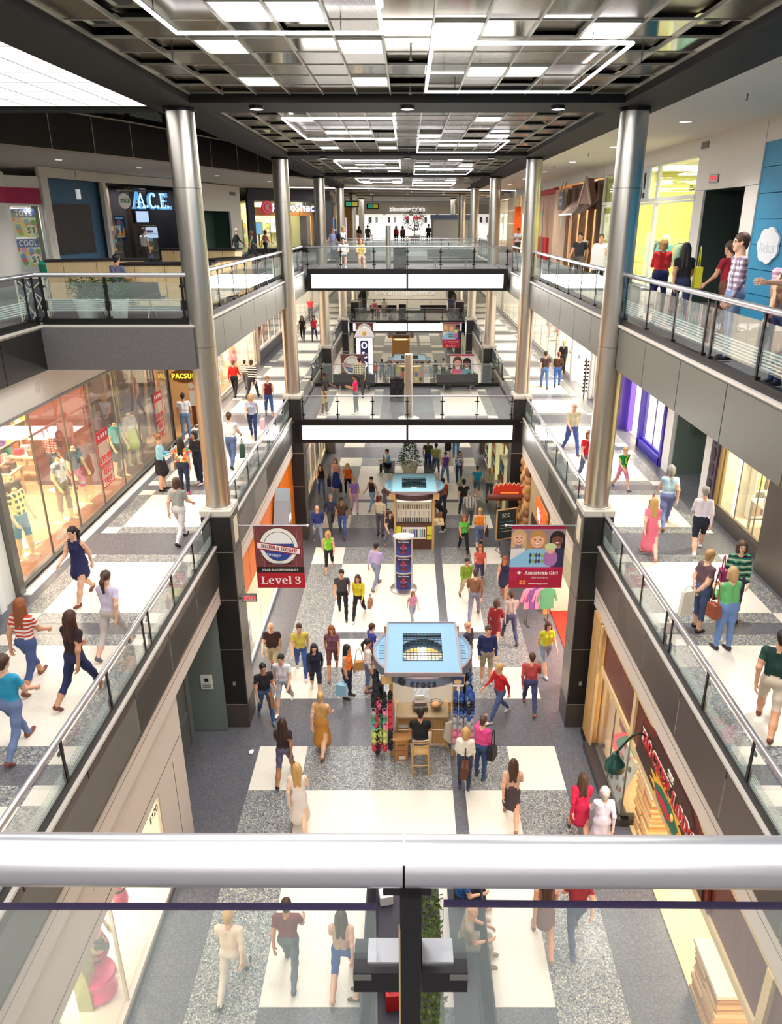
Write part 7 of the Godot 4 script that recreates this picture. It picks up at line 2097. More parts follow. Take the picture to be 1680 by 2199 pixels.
# groups surfaces by zone: Dictionary zone -> MB
func zones_add(zs: Dictionary,net: Array,xf: Transform3D,mirror := false,only := -1) -> void:
	var pos: PackedVector3Array = net[0]; var nor: PackedVector3Array = net[1]; var zn: PackedByteArray = net[2]; var q: PackedInt32Array = net[3]
	var mp := {}
	for i in range(0,q.size(),4):
		var z: int = zn[q[i]]
		if only >= 0: z = only
		elif zn[q[i+1]] == zn[q[i+2]]: z = zn[q[i+1]]
		if not zs.has(z): zs[z] = MB.new()
		var b: MB = zs[z]
		var id := [0,0,0,0]
		for e in 4:
			var key := q[i+e]*16+z
			if not mp.has(key):
				mp[key] = b.v.size()
				var p := pos[q[i+e]]; var n := nor[q[i+e]]
				if mirror:
					p.x = -p.x; n.x = -n.x
				b.v.append(xf*p); b.n.append((xf.basis*n).normalized()); b.uv.append(Vector2(p.x*2.0,p.y*2.0))
			id[e] = mp[key]
		if mirror: b.ix.append_array(PackedInt32Array([id[0],id[2],id[1],id[0],id[3],id[2]]))
		else: b.ix.append_array(PackedInt32Array([id[0],id[1],id[2],id[0],id[2],id[3]]))

var hand_net: Array
var head_nets := {}
var hair_meshes := {}
var body_cache := {}

func make_hand() -> void:
	# wrist at the origin,fingers along -y,palm toward +z,thumb toward +x
	var g := Field.new(Vector3(-0.07,-0.21,-0.05),Vector3(0.09,0.04,0.08),0.006,0.008)
	g.bone(Vector3(0,0.02,0),Vector3(0,-0.02,0),0.024,0.026,6)
	for x in [-0.026,-0.009,0.009,0.026]: g.bone(Vector3(x*0.7,-0.02,0),Vector3(x,-0.085,0),0.016,0.013,6)
	for q in [[-0.03,0.055,0.0075],[-0.011,0.07,0.0085],[0.009,0.078,0.0088],[0.029,0.068,0.0085]]:
		var a := Vector3(q[0],-0.088,0.002)
		var b := a+Vector3(q[0]*0.12,-q[1]*0.5,0.012)
		var c := b+Vector3(0,-q[1]*0.42,0.026)
		g.bone(a,b,q[2]+0.001,q[2],6); g.bone(b,c,q[2],q[2]-0.001,6)
	g.bone(Vector3(0.022,-0.03,0.006),Vector3(0.046,-0.062,0.022),0.013,0.0105,6)
	g.bone(Vector3(0.046,-0.062,0.022),Vector3(0.05,-0.094,0.034),0.01,0.0085,6)
	hand_net = g.nets()

func make_head(female: bool) -> Array:
	if head_nets.has(female): return head_nets[female]
	# origin at the middle of the head,facing +z
	var g := Field.new(Vector3(-0.13,-0.2,-0.14),Vector3(0.13,0.16,0.16),0.011,0.02)
	g.bone(Vector3(0,0.035,-0.012),Vector3(0,0.04,-0.012),0.085,0.085,0,Vector3(0.88,1.0,1.1))
	g.bone(Vector3(0,-0.03,0.025),Vector3(0,-0.075,0.04),0.062,0.04 if female else 0.048,0)
	g.bone(Vector3(0,-0.02,0.092),Vector3(0,0.02,0.085),0.013,0.008,0)
	g.bone(Vector3(0,0.028,0.07),Vector3(0,0.03,0.07),0.03,0.03,0,Vector3(1.6,0.5,0.5))
	for s in [-1,1]:
		g.bone(Vector3(s*0.078,0.015,-0.005),Vector3(s*0.078,-0.02,0.0),0.016,0.012,0,Vector3(0.6,1.0,1.0))
	g.bone(Vector3(0,-0.06,-0.02),Vector3(0,-0.18,-0.03),0.052 if female else 0.06,0.056 if female else 0.066,0)
	head_nets[female] = g.nets()
	return head_nets[female]

func hair(style: String) -> ArrayMesh:
	if hair_meshes.has(style): return hair_meshes[style]
	var g := Field.new(Vector3(-0.2,-0.5,-0.26),Vector3(0.2,0.2,0.16),0.014,0.02)
	g.bone(Vector3(0,0.048,-0.022),Vector3(0,0.05,-0.022),0.098,0.098,0,Vector3(0.9,0.98,1.08))
	if style == "short":
		g.bone(Vector3(0,-0.03,-0.06),Vector3(0,-0.05,-0.06),0.06,0.05,0)
	elif style == "bob":
		for s in [-1,1]: g.bone(Vector3(s*0.062,0.03,-0.02),Vector3(s*0.07,-0.09,0.0),0.05,0.045,0)
		g.bone(Vector3(0,0.0,-0.07),Vector3(0,-0.09,-0.07),0.075,0.07,0)
	elif style == "long":
		for s in [-1,1]:
			g.bone(Vector3(s*0.06,0.02,-0.03),Vector3(s*0.085,-0.24,-0.02),0.05,0.04,0)
			g.bone(Vector3(s*0.03,0.0,-0.07),Vector3(s*0.05,-0.36,-0.1),0.065,0.045,0)
	elif style == "tail":
		g.bone(Vector3(0,0.05,-0.12),Vector3(0,-0.04,-0.17),0.03,0.045,0)
		g.bone(Vector3(0,-0.04,-0.17),Vector3(0,-0.26,-0.15),0.045,0.02,0)
	elif style == "bun":
		g.bone(Vector3(0,0.11,-0.1),Vector3(0,0.12,-0.11),0.05,0.05,0)
	# clear the face
	g.bone(Vector3(0,-0.035,0.135),Vector3(0,-0.2,0.125),0.1,0.11,0,Vector3.ONE,true)
	g.bone(Vector3(0,0.03,0.16),Vector3(0,0.0,0.16),0.088,0.09,0,Vector3.ONE,true)
	var zs := {}
	zones_add(zs,g.nets(),Transform3D(),false,0)
	hair_meshes[style] = zs[0].mesh()
	return hair_meshes[style]

const POSES := {
	"stand": {"hip": [0.03,-0.04],"knee": [0.03,0.06],"sh": [0.08,-0.05],"el": [0.25,0.3],"ab": [0.16,0.14],"lean": 0.0},
	"walk": {"hip": [0.48,-0.32],"knee": [0.12,0.38],"sh": [-0.4,0.45],"el": [0.25,0.6],"ab": [0.12,0.12],"lean": 0.05},
	"stride": {"hip": [-0.34,0.5],"knee": [0.45,0.1],"sh": [0.42,-0.42],"el": [0.5,0.25],"ab": [0.12,0.14],"lean": 0.06},
	"carry": {"hip": [0.35,-0.25],"knee": [0.08,0.3],"sh": [0.15,0.3],"el": [1.5,0.25],"ab": [0.15,0.16],"lean": 0.04},
	"hold": {"hip": [0.05,-0.05],"knee": [0.04,0.05],"sh": [0.35,0.3],"el": [1.45,1.5],"ab": [0.1,0.1],"lean": 0.03},
	"reach": {"hip": [0.04,-0.05],"knee": [0.04,0.05],"sh": [1.25,0.05],"el": [0.35,0.3],"ab": [0.2,0.16],"lean": 0.04},
	"point": {"hip": [0.05,-0.06],"knee": [0.05,0.05],"sh": [1.5,0.05],"el": [0.12,0.3],"ab": [0.15,0.16],"lean": 0.02},
	"behind": {"hip": [0.06,-0.06],"knee": [0.04,0.05],"sh": [-0.35,-0.35],"el": [0.5,0.5],"ab": [0.08,0.08],"lean": 0.03},
	"bend": {"hip": [0.15,0.0],"knee": [0.12,0.08],"sh": [1.3,1.1],"el": [0.6,0.6],"ab": [0.1,0.1],"lean": 0.8},
	"sit": {"hip": [1.5,1.45],"knee": [1.45,1.5],"sh": [0.5,0.45],"el": [0.9,1.0],"ab": [0.14,0.14],"lean": 0.12},
	"rail": {"hip": [0.05,-0.08],"knee": [0.04,0.06],"sh": [0.75,0.0],"el": [0.5,0.25],"ab": [0.14,0.12],"lean": 0.06},
	"mannequin": {"hip": [0.12,-0.08],"knee": [0.1,0.04],"sh": [0.1,-0.1],"el": [0.35,0.55],"ab": [0.22,0.2],"lean": 0.0},
}

# returns {mesh,zones,head}
func body(pose: String,female: bool,skirt: float,headless := false,stout := 0.0) -> Dictionary:
	var key := "%s %s %.2f %s %.2f" % [pose,female,skirt,headless,stout]
	if body_cache.has(key): return body_cache[key]
	var P: Dictionary = POSES[pose]
	var hipw := 0.092
	var shw := 0.165 if female else 0.19
	var R := Basis(Vector3.RIGHT,P.lean)
	# legs from a hip at the origin
	var leg := []
	var low := 1.0e9
	for i in 2:
		var s := 1.0 if i == 0 else -1.0
		var a := Vector3(s*hipw,-0.03,0)
		var hd := Vector3(s*0.04,-cos(P.hip[i]),sin(P.hip[i])).normalized()
		var kn := a+hd*0.42
		var sa: float = P.hip[i]-P.knee[i]
		var an := kn+Vector3(0,-cos(sa),sin(sa))*0.415
		leg.append([a,kn,an,sa])
		low = minf(low,an.y)
	var py := 0.075-low
	var root := Vector3(0,py,0)
	var W := 1.0+stout
	var g := Field.new(Vector3(-0.62,0.0,-0.62),Vector3(0.62,py+0.68,0.82),0.027,0.04)
	var T := func(v: Vector3) -> Vector3: return root+R*v
	g.bone(root+Vector3(-0.06*W,0.0,-0.01),root+Vector3(0.06*W,0.0,-0.01),0.115*W,0.115*W,2)
	for s in [-1,1]:
		g.bone(T.call(Vector3(s*0.05*W,0.06,0.0)),T.call(Vector3(s*0.055*W,0.22,0.005)),0.1*W,(0.09 if female else 0.098)*W,1)
		g.bone(T.call(Vector3(s*0.055*W,0.22,0.0)),T.call(Vector3(s*0.08,0.4,-0.005)),(0.092 if female else 0.1)*W,0.088,1)
		if female: g.bone(T.call(Vector3(s*0.065,0.33,0.075)),T.call(Vector3(s*0.065,0.34,0.07)),0.055,0.055,1)
	g.bone(T.call(Vector3(-shw+0.03,0.45,0)),T.call(Vector3(shw-0.03,0.45,0)),0.058,0.058,1)
	g.bone(T.call(Vector3(0,0.46,-0.005)),T.call(Vector3(0,0.56,0.01)),0.055,0.048,0)
	if skirt > 0.0: g.bone(root+Vector3(0,0.08,0),root+Vector3(0,-skirt,0.02),0.13,0.17+skirt*0.12,7)
	for i in 2:
		var L: Array = leg[i]
		var a: Vector3 = root+L[0]; var kn: Vector3 = root+L[1]; var an: Vector3 = root+L[2]
		var mid := a.lerp(kn,0.55)
		g.bone(a,mid,0.09*W,0.074*W,7); g.bone(mid,kn,0.074*W,0.06,8)
		var ms := kn.lerp(an,0.5)
		g.bone(kn,ms,0.06,0.056,9); g.bone(ms,an,0.056,0.042,10)
		var sa: float = L[3]
		var fd := Vector3(0,-sin(minf(0.0,sa) * -0.9),cos(sa)).normalized() if sa < 0.0 else Vector3(0,sin(sa)*0.35,1).normalized()
		g.bone(an+Vector3(0,-0.035,0)-fd*0.035,an+Vector3(0,-0.04,0)+fd*0.15,0.043,0.034,11)
	var hands := []
	for i in 2:
		var s := 1.0 if i == 0 else -1.0
		var sh: Vector3 = T.call(Vector3(s*shw,0.45,0))
		var ua := Vector3(s*sin(P.ab[i]),-cos(P.sh[i]),sin(P.sh[i])).normalized()
		if pose != "bend": ua = R*ua
		var el := sh+ua*0.28
		var ea: float = P.sh[i]+P.el[i]
		var fd := Vector3(-s*(0.35 if pose in ["hold","behind","sit"] else 0.02),-cos(ea),sin(ea)).normalized()
		if pose == "behind": fd = Vector3(-s*0.55,-0.8,-0.25).normalized()
		var wr := el+fd*0.25
		g.bone(sh,sh.lerp(el,0.55),0.054,0.046,3); g.bone(sh.lerp(el,0.55),el,0.046,0.04,4)
		g.bone(el,wr,0.041,0.029,5)
		var yb := -fd
		var xb := Vector3(0,0,1) if absf(fd.z) < 0.8 else Vector3(0,1,0)
		xb = (xb-yb*xb.dot(yb)).normalized()
		var zb := xb.cross(yb)
		hands.append([Transform3D(Basis(xb,yb,zb),wr),zb.x*s > 0.0])
	if hand_net.is_empty(): make_hand()
	var zs := {}
	zones_add(zs,g.nets(),Transform3D())
	for hnd in hands:
		var xf: Transform3D = hnd[0]
		if hnd[1]: xf.basis = Basis(-xf.basis.x,xf.basis.y,-xf.basis.z)
		zones_add(zs,hand_net,xf,false,6)
	var head := Transform3D(Basis(Vector3.RIGHT,P.lean*0.5),T.call(Vector3(0,0.675,0.03)))
	if not headless:
		zones_add(zs,make_head(female),head)
		var ey := MB.new()
		var lp := MB.new()
		for s in [-1,1]:
			ey.ball(head*Vector3(s*0.031,0.012,0.083),Vector3(0.012,0.007,0.008),5,8)
			ey.box(head*Vector3(s*0.032,0.034,0.088),Vector3(0.03,0.006,0.01),head.basis)
		lp.ball(head*Vector3(0,-0.052,0.09),Vector3(0.024,0.008,0.01),5,8)
		zs[12] = ey
		zs[13] = lp
	var m := ArrayMesh.new()
	var order := []
	for z in 14:
		if zs.has(z) and zs[z].v.size():
			var b: MB = zs[z]
			var arr := []
			arr.resize(Mesh.ARRAY_MAX)
			arr[Mesh.ARRAY_VERTEX] = b.v; arr[Mesh.ARRAY_NORMAL] = b.n; arr[Mesh.ARRAY_TEX_UV] = b.uv; arr[Mesh.ARRAY_INDEX] = b.ix
			m.add_surface_from_arrays(Mesh.PRIMITIVE_TRIANGLES,arr)
			order.append(z)
	body_cache[key] = {"mesh": m,"zones": order,"head": head}
	return body_cache[key]

const SKINS := [[226,176,146],[206,150,116],[168,116,84],[104,68,50],[236,196,170]]

# outfit: [top rgb,sleeve 0 none 1 short 2 long,bottom rgb,length 0 skirt 1 shorts 2 cropped 3 long,shoe rgb]
func person(label: String,at: Vector3,yaw: float,h: float,pose: String,female: bool,top: Variant,sleeve: int,bot: Variant,blen: int,shoe: Array,hs: String,hc: Array,skin: int,stout := 0.0) -> MeshInstance3D:
	var sk := 0.0
	if blen == 0: sk = 0.3
	elif blen == 4: sk = 0.52
	elif blen == 5: sk = 0.22
	var B := body(pose,female,sk,false,stout)
	var o := MeshInstance3D.new()
	o.mesh = B.mesh
	o.name = numbered("person")
	add_child(o)
	o.position = at
	o.rotation.y = deg_to_rad(yaw)
	o.scale = Vector3.ONE*(h/1.72)
	tag(o,label,"person")
	var sc: Array = SKINS[skin]
	var S := paint(sc[0],sc[1],sc[2],0.6)
	var Tm: Material = top if top is Material else paint(top[0],top[1],top[2],0.85)
	var Bm: Material = bot if bot is Material else paint(bot[0],bot[1],bot[2],0.85)
	var F := paint(shoe[0],shoe[1],shoe[2],0.6)
	for i in B.zones.size():
		var m: Material = S
		match B.zones[i]:
			1: m = Tm
			2: m = Tm if blen == 5 else Bm
			3: m = Tm if sleeve > 0 else S
			4,5: m = Tm if sleeve > 1 else S
			7: m = Tm if blen == 5 else Bm
			8: m = Bm if blen in [1,2,3] else S
			9: m = Bm if blen in [2,3] else S
			10: m = Bm if blen == 3 else S
			11: m = F
			12: m = paint(40,30,28)
			13: m = paint(176,96,90)
		o.set_surface_override_material(i,m)
	if hs != "bald":
		var hm := obj("hair",hair(hs),paint(hc[0],hc[1],hc[2],0.6),o)
		hm.transform = B.head
	return o

func mannequin(label: String,at: Vector3,yaw: float,female: bool,top: Variant,bot: Variant,blen: int,sleeve := 1) -> void:
	var B := body("mannequin",female,0.3 if blen == 0 else 0.0,true)
	var o := MeshInstance3D.new()
	o.mesh = B.mesh
	o.name = numbered("mannequin")
	add_child(o)
	o.position = at
	o.rotation.y = deg_to_rad(yaw)
	o.scale = Vector3.ONE*1.12
	tag(o,label,"mannequin")
	var S := paint(238,222,160,0.45)
	var Tm: Material = top if top is Material else paint(top[0],top[1],top[2],0.85)
	var Bm: Material = bot if bot is Material else paint(bot[0],bot[1],bot[2],0.85)
	for i in B.zones.size():
		var m: Material = S
		match B.zones[i]:
			1: m = Tm
			2,7: m = Bm
			3: m = Tm if sleeve > 0 else S
			4,5: m = Tm if sleeve > 1 else S
			8: m = Bm if blen in [1,2,3] else S
			9: m = Bm if blen > 1 else S
			10: m = Bm if blen > 2 else S
		o.set_surface_override_material(i,m)
	obj("stand_plate",MB.new().box(Vector3(0,0.0,0.05),Vector3(0.4,0.02,0.5)),paint(220,214,200),o)
	obj("neck_cap",MB.new().lathe([Vector2(0.048,-0.06),Vector2(0.05,0.0),Vector2(0,0.004)],14,B.head.origin+Vector3(0,-0.1,-0.02)),paint(206,170,110),o)

func stripes(key: String,cols: Array,n: int,vertical := false) -> StandardMaterial3D:
	if mats.has(key): return mats[key]
	var im := Image.create(64,64,false,Image.FORMAT_RGB8)
	for i in n:
		var c: Array = cols[i % cols.size()]
		var r := Rect2i(0,i*64/n,64,64/n+1) if not vertical else Rect2i(i*64/n,0,64/n+1,64)
		im.fill_rect(r,c8(c[0],c[1],c[2]))
	var m := textured(key,im,0.85)
	m.uv1_scale = Vector3(1,1,1)
	return m

func checks(key: String,a: Array,b: Array,c: Array,n: int) -> StandardMaterial3D:
	if mats.has(key): return mats[key]
	var im := Image.create(64,64,false,Image.FORMAT_RGB8)
	im.fill(c8(a[0],a[1],a[2]))
	var w := 64/n
	for i in range(0,n,2):
		im.fill_rect(Rect2i(i*w,0,w,64),c8(b[0],b[1],b[2]))
	for j in range(0,n,2):
		for i in n: im.fill_rect(Rect2i(i*w,j*w,w,w),c8(c[0],c[1],c[2]) if i % 2 == 0 else c8(b[0],b[1],b[2]))
	return textured(key,im,0.85)

func blotches(key: String,base: Array,cols: Array,n: int) -> StandardMaterial3D:
	if mats.has(key): return mats[key]
	var im := Image.create(64,64,false,Image.FORMAT_RGB8)
	im.fill(c8(base[0],base[1],base[2]))
	for i in n:
		var c: Array = cols[i % cols.size()]
		disc(im,rng.randi() % 64,rng.randi() % 64,4+rng.randi() % 7,4+rng.randi() % 6,c8(c[0],c[1],c[2]))
	return textured(key,im,0.85)

func bag(called: String,label: String,at: Vector3,yaw: float,size: Vector3,m: Material,strap := 0.3) -> void:
	var t := thing(called,at,deg_to_rad(yaw),label,"bag")
	var p := PackedVector2Array([Vector2(-size.x*0.5,0.02),Vector2(-size.x*0.4,0),Vector2(size.x*0.4,0),Vector2(size.x*0.5,0.02),Vector2(size.x*0.4,size.y),Vector2(-size.x*0.4,size.y)])
	obj("pouch",MB.new().prism(p,Vector3(0,0,-size.z/2),Vector3.RIGHT,Vector3.UP,Vector3(0,0,size.z)),m,t)
	if strap > 0.0:
		obj("strap",MB.new().tube([Vector3(-size.x*0.36,size.y-0.02,0),Vector3(-size.x*0.2,size.y+strap*0.8,0),Vector3(0,size.y+strap,0),Vector3(size.x*0.2,size.y+strap*0.8,0),Vector3(size.x*0.36,size.y-0.02,0)],0.012,6),m,t)

# ---------------------------------------------------------------- who is where
func build_people() -> void:
	person("woman in black vest and jeans walking beside the framed ground floor pictures",V(-4.11,L1,-33.35),10,1.68,"walk",true,[24,22,26],0,[70,92,140],3,[24,22,26],"long",[72,46,32],0)
	person("woman in pink top and long blue skirt carrying a dark bag on the ground floor",V(-3.45,L1,-34.01),0,1.66,"stand",true,[226,170,170],0,[44,66,150],4,[190,140,110],"bob",[140,78,44],0)
	person("woman in orange top and black trousers carrying bags on the ground floor",V(-2.84,L1,-33.48),5,1.68,"walk",true,[230,96,24],1,[24,22,26],3,[24,22,26],"long",[196,156,96],0)
	person("person in lavender shirt pushing forward past the woman in orange",V(-2.39,L1,-31.28),10,1.70,"carry",true,[150,116,196],1,[206,160,190],3,[90,70,90],"tail",[196,156,96],0)
	person("woman in dark camisole and pale jeans crossing the cream floor",V(-1.60,L1,-31.68),-35,1.62,"walk",true,[40,38,50],0,[130,160,190],3,[150,130,110],"short",[72,46,32],0)
	person("man in navy shirt and pale jeans walking by the orange shop",V(-3.63,L1,-27.69),15,1.78,"walk",false,[36,50,110],2,[128,136,156],3,[180,160,150],"bald",[72,46,32],0)
	person("man in dark grey jacket behind the man in the navy shirt",V(-3.23,L1,-29.11),20,1.76,"stride",false,[60,66,86],2,[90,84,90],3,[24,22,26],"short",[150,144,138],0)
	person("man in brown printed tee shirt and blue jeans walking toward the kiosk",V(-2.71,L1,-28.56),0,1.78,"walk",false,[70,52,36],1,[62,84,146],3,[90,60,46],"short",[28,22,22],2)
	person("woman in lime green top and black capris walking on the ground floor",V(-2.94,L1,-25.31),5,1.68,"stride",true,[124,190,50],0,[24,22,26],2,[190,150,130],"bob",[196,156,96],1)
	person("person in beige shirt waiting behind the lavender shopper at the watch kiosk",V(-1.13,L1,-28.61),160,1.74,"stand",false,[196,186,160],1,[80,76,90],3,[24,22,26],"short",[72,46,32],0)
	person("slim woman in dark dress and grey leggings beside the watch kiosk",V(-0.70,L1,-27.32),20,1.66,"walk",true,[50,40,52],1,[120,122,140],3,[190,130,110],"long",[72,46,32],0)
	person("man in lavender shirt and grey trousers walking away past the totem",V(-1.12,L1,-23.85),150,1.80,"walk",false,[186,170,216],2,[130,136,160],3,[120,100,90],"short",[28,22,22],0)
	person("man in charcoal shirt and black trousers walking with the woman in yellow",V(-2.15,L1,-21.82),5,1.78,"walk",false,[66,62,68],1,[24,22,26],3,[24,22,26],"short",[28,22,22],1)
	person("woman in bright yellow jacket and black trousers with a tan bag",V(-1.60,L1,-21.67),-10,1.68,"stride",true,[206,190,40],2,[24,22,26],3,[238,238,240],"long",[72,46,32],1)
	person("shopper in pale lilac sweater bending over the left side of the watch kiosk",V(-1.04,L1,-31.39),95,1.74,"bend",true,[196,176,214],2,[120,116,140],3,[90,80,90],"short",[196,156,96],0)
	person("man in light blue shirt sitting on the bench by the conical tree",V(-0.95,L1 + -0.02,-36.70),-90,1.74,"sit",false,[130,190,226],1,[24,22,26],3,[238,238,240],"short",[28,22,22],0,0.12)
	person("man in dark green shirt walking away below the footbridge",V(1.08,L1,-37.18),175,1.78,"walk",false,[50,70,36],1,[40,60,120],3,[24,22,26],"short",[28,22,22],0)
	person("man in olive shirt beside the man in dark green",V(1.48,L1,-36.64),170,1.74,"stride",false,[150,160,90],1,[60,96,140],3,[24,22,26],"short",[28,22,22],0)
	person("woman in black dress farther under the footbridge",V(2.25,L1,-39.49),5,1.70,"stand",true,[24,22,26],1,[24,22,26],0,[24,22,26],"long",[28,22,22],0)
	person("man in pale blue shirt farther under the footbridge",V(2.69,L1,-39.49),180,1.82,"stand",false,[170,206,224],2,[90,140,190],3,[150,120,100],"short",[72,46,32],0)
	person("woman in purple tank top and jeans walking from the footbridge",V(1.90,L1,-35.39),10,1.68,"walk",true,[86,56,170],0,[88,120,156],3,[238,238,240],"tail",[28,22,22],1)
	person("woman in blue patterned top and dark jeans walking from the footbridge",V(2.62,L1,-35.60),-5,1.66,"stride",true,blotches("blue_blouse",[150,190,220],[[60,110,170],[226,236,240],[90,150,190]],40),0,[44,56,92],3,[150,110,90],"bob",[72,46,32],0)
	person("person in turquoise tee shirt walking beside the right gift shop",V(3.30,L1,-33.09),170,1.66,"walk",false,[30,160,200],1,[90,110,130],1,[238,238,240],"short",[72,46,32],0)
	person("blonde woman in beige top near the right gift shop",V(3.85,L1,-32.78),175,1.66,"stride",true,[186,180,150],1,[90,90,100],3,[24,22,26],"bob",[196,156,96],0)
	person("girl in pale grey tee shirt and denim shorts near the right gift shop",V(4.19,L1,-32.10),160,1.56,"walk",true,[196,206,200],1,[96,120,150],1,[238,238,240],"tail",[196,156,96],0)
	person("man in red orange shirt standing on the far side of the watch kiosk",V(1.56,L1,-30.82),200,1.76,"stand",false,[214,70,40],1,[44,56,92],3,[24,22,26],"short",[28,22,22],3)
	person("shopper all in black bending over the right side of the watch kiosk",V(1.56,L1,-29.01),-85,1.74,"bend",true,[24,22,26],2,[24,22,26],3,[238,238,240],"tail",[28,22,22],2)
	person("man in black tee shirt ahead of the striped shirt walker",V(2.49,L1,-30.71),185,1.80,"walk",false,[30,28,30],1,[50,56,80],3,[24,22,26],"short",[28,22,22],0)
	person("man in grey and cream striped shirt walking away",V(2.64,L1,-29.36),180,1.82,"stride",false,stripes("cream_stripes",[[190,184,170],[120,116,110],[214,208,196]],12,true),2,[110,104,96],3,[24,22,26],"short",[150,144,138],0)
	person("woman in green tee shirt and black trousers walking past the watch kiosk",V(2.23,L1,-26.92),8,1.66,"walk",true,[90,190,70],1,[24,22,26],3,[150,90,70],"long",[140,78,44],1)
	person("woman in loose orange tunic walking away with a black handbag",V(2.91,L1,-27.46),178,1.72,"stride",true,[232,130,30],0,[96,110,150],2,[24,22,26],"short",[196,156,96],0,0.22)
	person("woman in green cardigan over red top walking toward the shoe kiosk",V(2.02,L1,-22.87),10,1.70,"walk",true,[120,150,40],2,[186,170,140],2,[90,80,80],"short",[28,22,22],1)
	person("woman in coral top behind the green cardigan",V(2.61,L1,-24.11),-5,1.66,"stride",true,[206,90,80],1,[60,66,100],2,[120,80,70],"long",[140,78,44],0)
	person("tall man in brown jacket and grey jeans in mid stride by the shoe kiosk",V(2.21,L1,-21.64),170,1.84,"stride",false,[130,90,64],2,[130,130,150],3,[110,90,80],"short",[72,46,32],0)
	person("woman in navy dress with bare legs near the right banner",V(3.35,L1,-23.01),-15,1.70,"walk",true,[40,40,74],0,[40,40,74],5,[200,130,100],"long",[140,78,44],1)
	person("small child in pink striped shirt running past the totem",V(0.17,L1,-21.42),20,1.18,"stride",true,stripes("pink_stripes",[[214,160,180],[190,120,150]],14),1,[150,156,180],3,[120,120,150],"bob",[140,78,44],0)
	person("man in grey jacket blurring past beside the shoe kiosk",V(3.21,L1,-20.23),190,1.78,"walk",false,[170,160,156],2,[70,76,110],3,[90,70,60],"short",[72,46,32],0)
	person("woman in dark red coat near the far side of the shoe kiosk",V(2.70,L1,-19.90),160,1.66,"walk",true,[140,30,40],2,[120,30,40],0,[24,22,26],"bob",[72,46,32],0)
	person("bald man in dark brown shirt and khaki shorts beside the phone shop",V(-3.87,L1,-18.38),2,1.80,"walk",false,[58,34,30],1,[176,160,128],1,[60,60,50],"bald",[72,46,32],0,0.16)
	person("person in pale yellow shirt and jeans with a backpack strap",V(-3.08,L1,-18.40),10,1.74,"walk",false,[214,196,90],1,[56,84,146],3,[206,200,196],"short",[72,46,32],0)
	person("man in white shirt and grey shorts near the left column pier",V(-3.32,L1,-16.78),-5,1.78,"stride",false,[226,222,232],1,[170,172,186],1,[238,238,240],"short",[28,22,22],0)
	person("man in black tee shirt and jeans carrying a tan parcel by the left pier",V(-3.73,L1,-16.29),25,1.76,"carry",false,[34,32,40],1,[70,96,140],3,[110,130,140],"short",[28,22,22],1)
	person("young woman in navy hooded jacket and shorts",V(-2.54,L1,-17.42),8,1.68,"walk",true,[30,32,58],2,[40,40,64],1,[230,220,220],"long",[28,22,22],0)
	person("woman in plum blouse and patterned shorts behind the navy jacket",V(-2.16,L1,-18.40),5,1.70,"stride",true,[120,76,90],1,[110,60,60],1,[150,90,80],"long",[140,78,44],1)
	person("woman in orange tank top and dark jeans waiting left of the shoe kiosk",V(-1.64,L1,-17.26),70,1.66,"stand",true,[236,116,30],0,[40,48,76],3,[60,40,40],"long",[28,22,22],1,0.10)
	person("woman in white hooded sweater and denim capris at the shoe kiosk",V(-1.10,L1,-17.55),100,1.66,"stand",true,[236,232,226],2,[96,116,146],2,[130,80,70],"tail",[28,22,22],1)
	person("boy in royal blue shirt behind the woman in the white sweater",V(-1.02,L1,-18.45),120,1.62,"stand",false,[52,60,150],1,[120,84,70],1,[120,70,60],"short",[72,46,32],0)
	person("tall woman with long dark brown hair in a black top passing the left pier",V(-2.88,L1,-14.04),178,1.72,"stride",true,[50,34,34],1,[96,90,120],1,[24,22,26],"long",[60,32,24],2)
	person("woman in mustard and beige dress walking left of the shoe kiosk",V(-2.11,L1,-15.03),170,1.74,"walk",true,[196,150,90],0,[190,130,50],4,[160,96,60],"short",[196,156,96],0)
	person("woman in a long white dress crossing the cream floor below the handrail",V(-2.33,L1,-12.53),185,1.72,"walk",true,[236,224,216],0,[226,216,214],4,[206,150,130],"long",[196,156,96],4)
	person("bald older man in a dark suit on the far right of the shoe kiosk",V(1.73,L1,-18.28),-120,1.78,"stand",false,[46,52,70],2,[96,110,140],3,[100,90,90],"bald",[150,144,138],0)
	person("man in navy jacket, checked shirt and khaki shorts beside the shoe kiosk",V(2.25,L1,-17.98),0,1.82,"stand",false,[32,44,92],2,[156,146,124],1,[206,196,180],"short",[72,46,32],0,0.06)
	person("person in a red hooded sweatshirt and jeans by the shoe kiosk",V(2.42,L1,-16.35),-60,1.74,"walk",false,[188,24,36],2,[70,86,130],3,[230,220,214],"short",[196,156,96],0)
	person("man in dark trousers and red jacket walking away right of the kiosk",V(3.29,L1,-16.72),175,1.78,"walk",false,[176,70,70],2,[66,70,110],3,[160,100,80],"short",[72,46,32],0)
	person("woman in bright yellow green shirt and denim shorts near the red carpet",V(4.02,L1,-18.57),12,1.72,"stride",true,[190,200,50],1,[120,136,160],1,[238,238,240],"bob",[72,46,32],0,0.12)
	person("seller in a black tee shirt seated on the oak chair at the shoe kiosk",V(0.31,L1+0.14,-14.50),180,1.80,"sit",false,[20,20,24],1,[90,100,120],3,[24,22,26],"short",[28,22,22],1,0.14)
	person("woman in a pink sweater and jeans reaching for the right shoe rack",V(1.73,L1,-14.08),150,1.70,"reach",true,[226,74,140],2,[56,76,116],3,[60,70,100],"short",[80,60,48],0,0.12)
	person("blonde woman in a cream cardigan with a brown bag at the shoe kiosk",V(1.32,L1,-13.73),170,1.66,"stand",true,[240,234,222],2,[50,60,86],3,[70,80,110],"bob",[196,156,96],0,0.08)
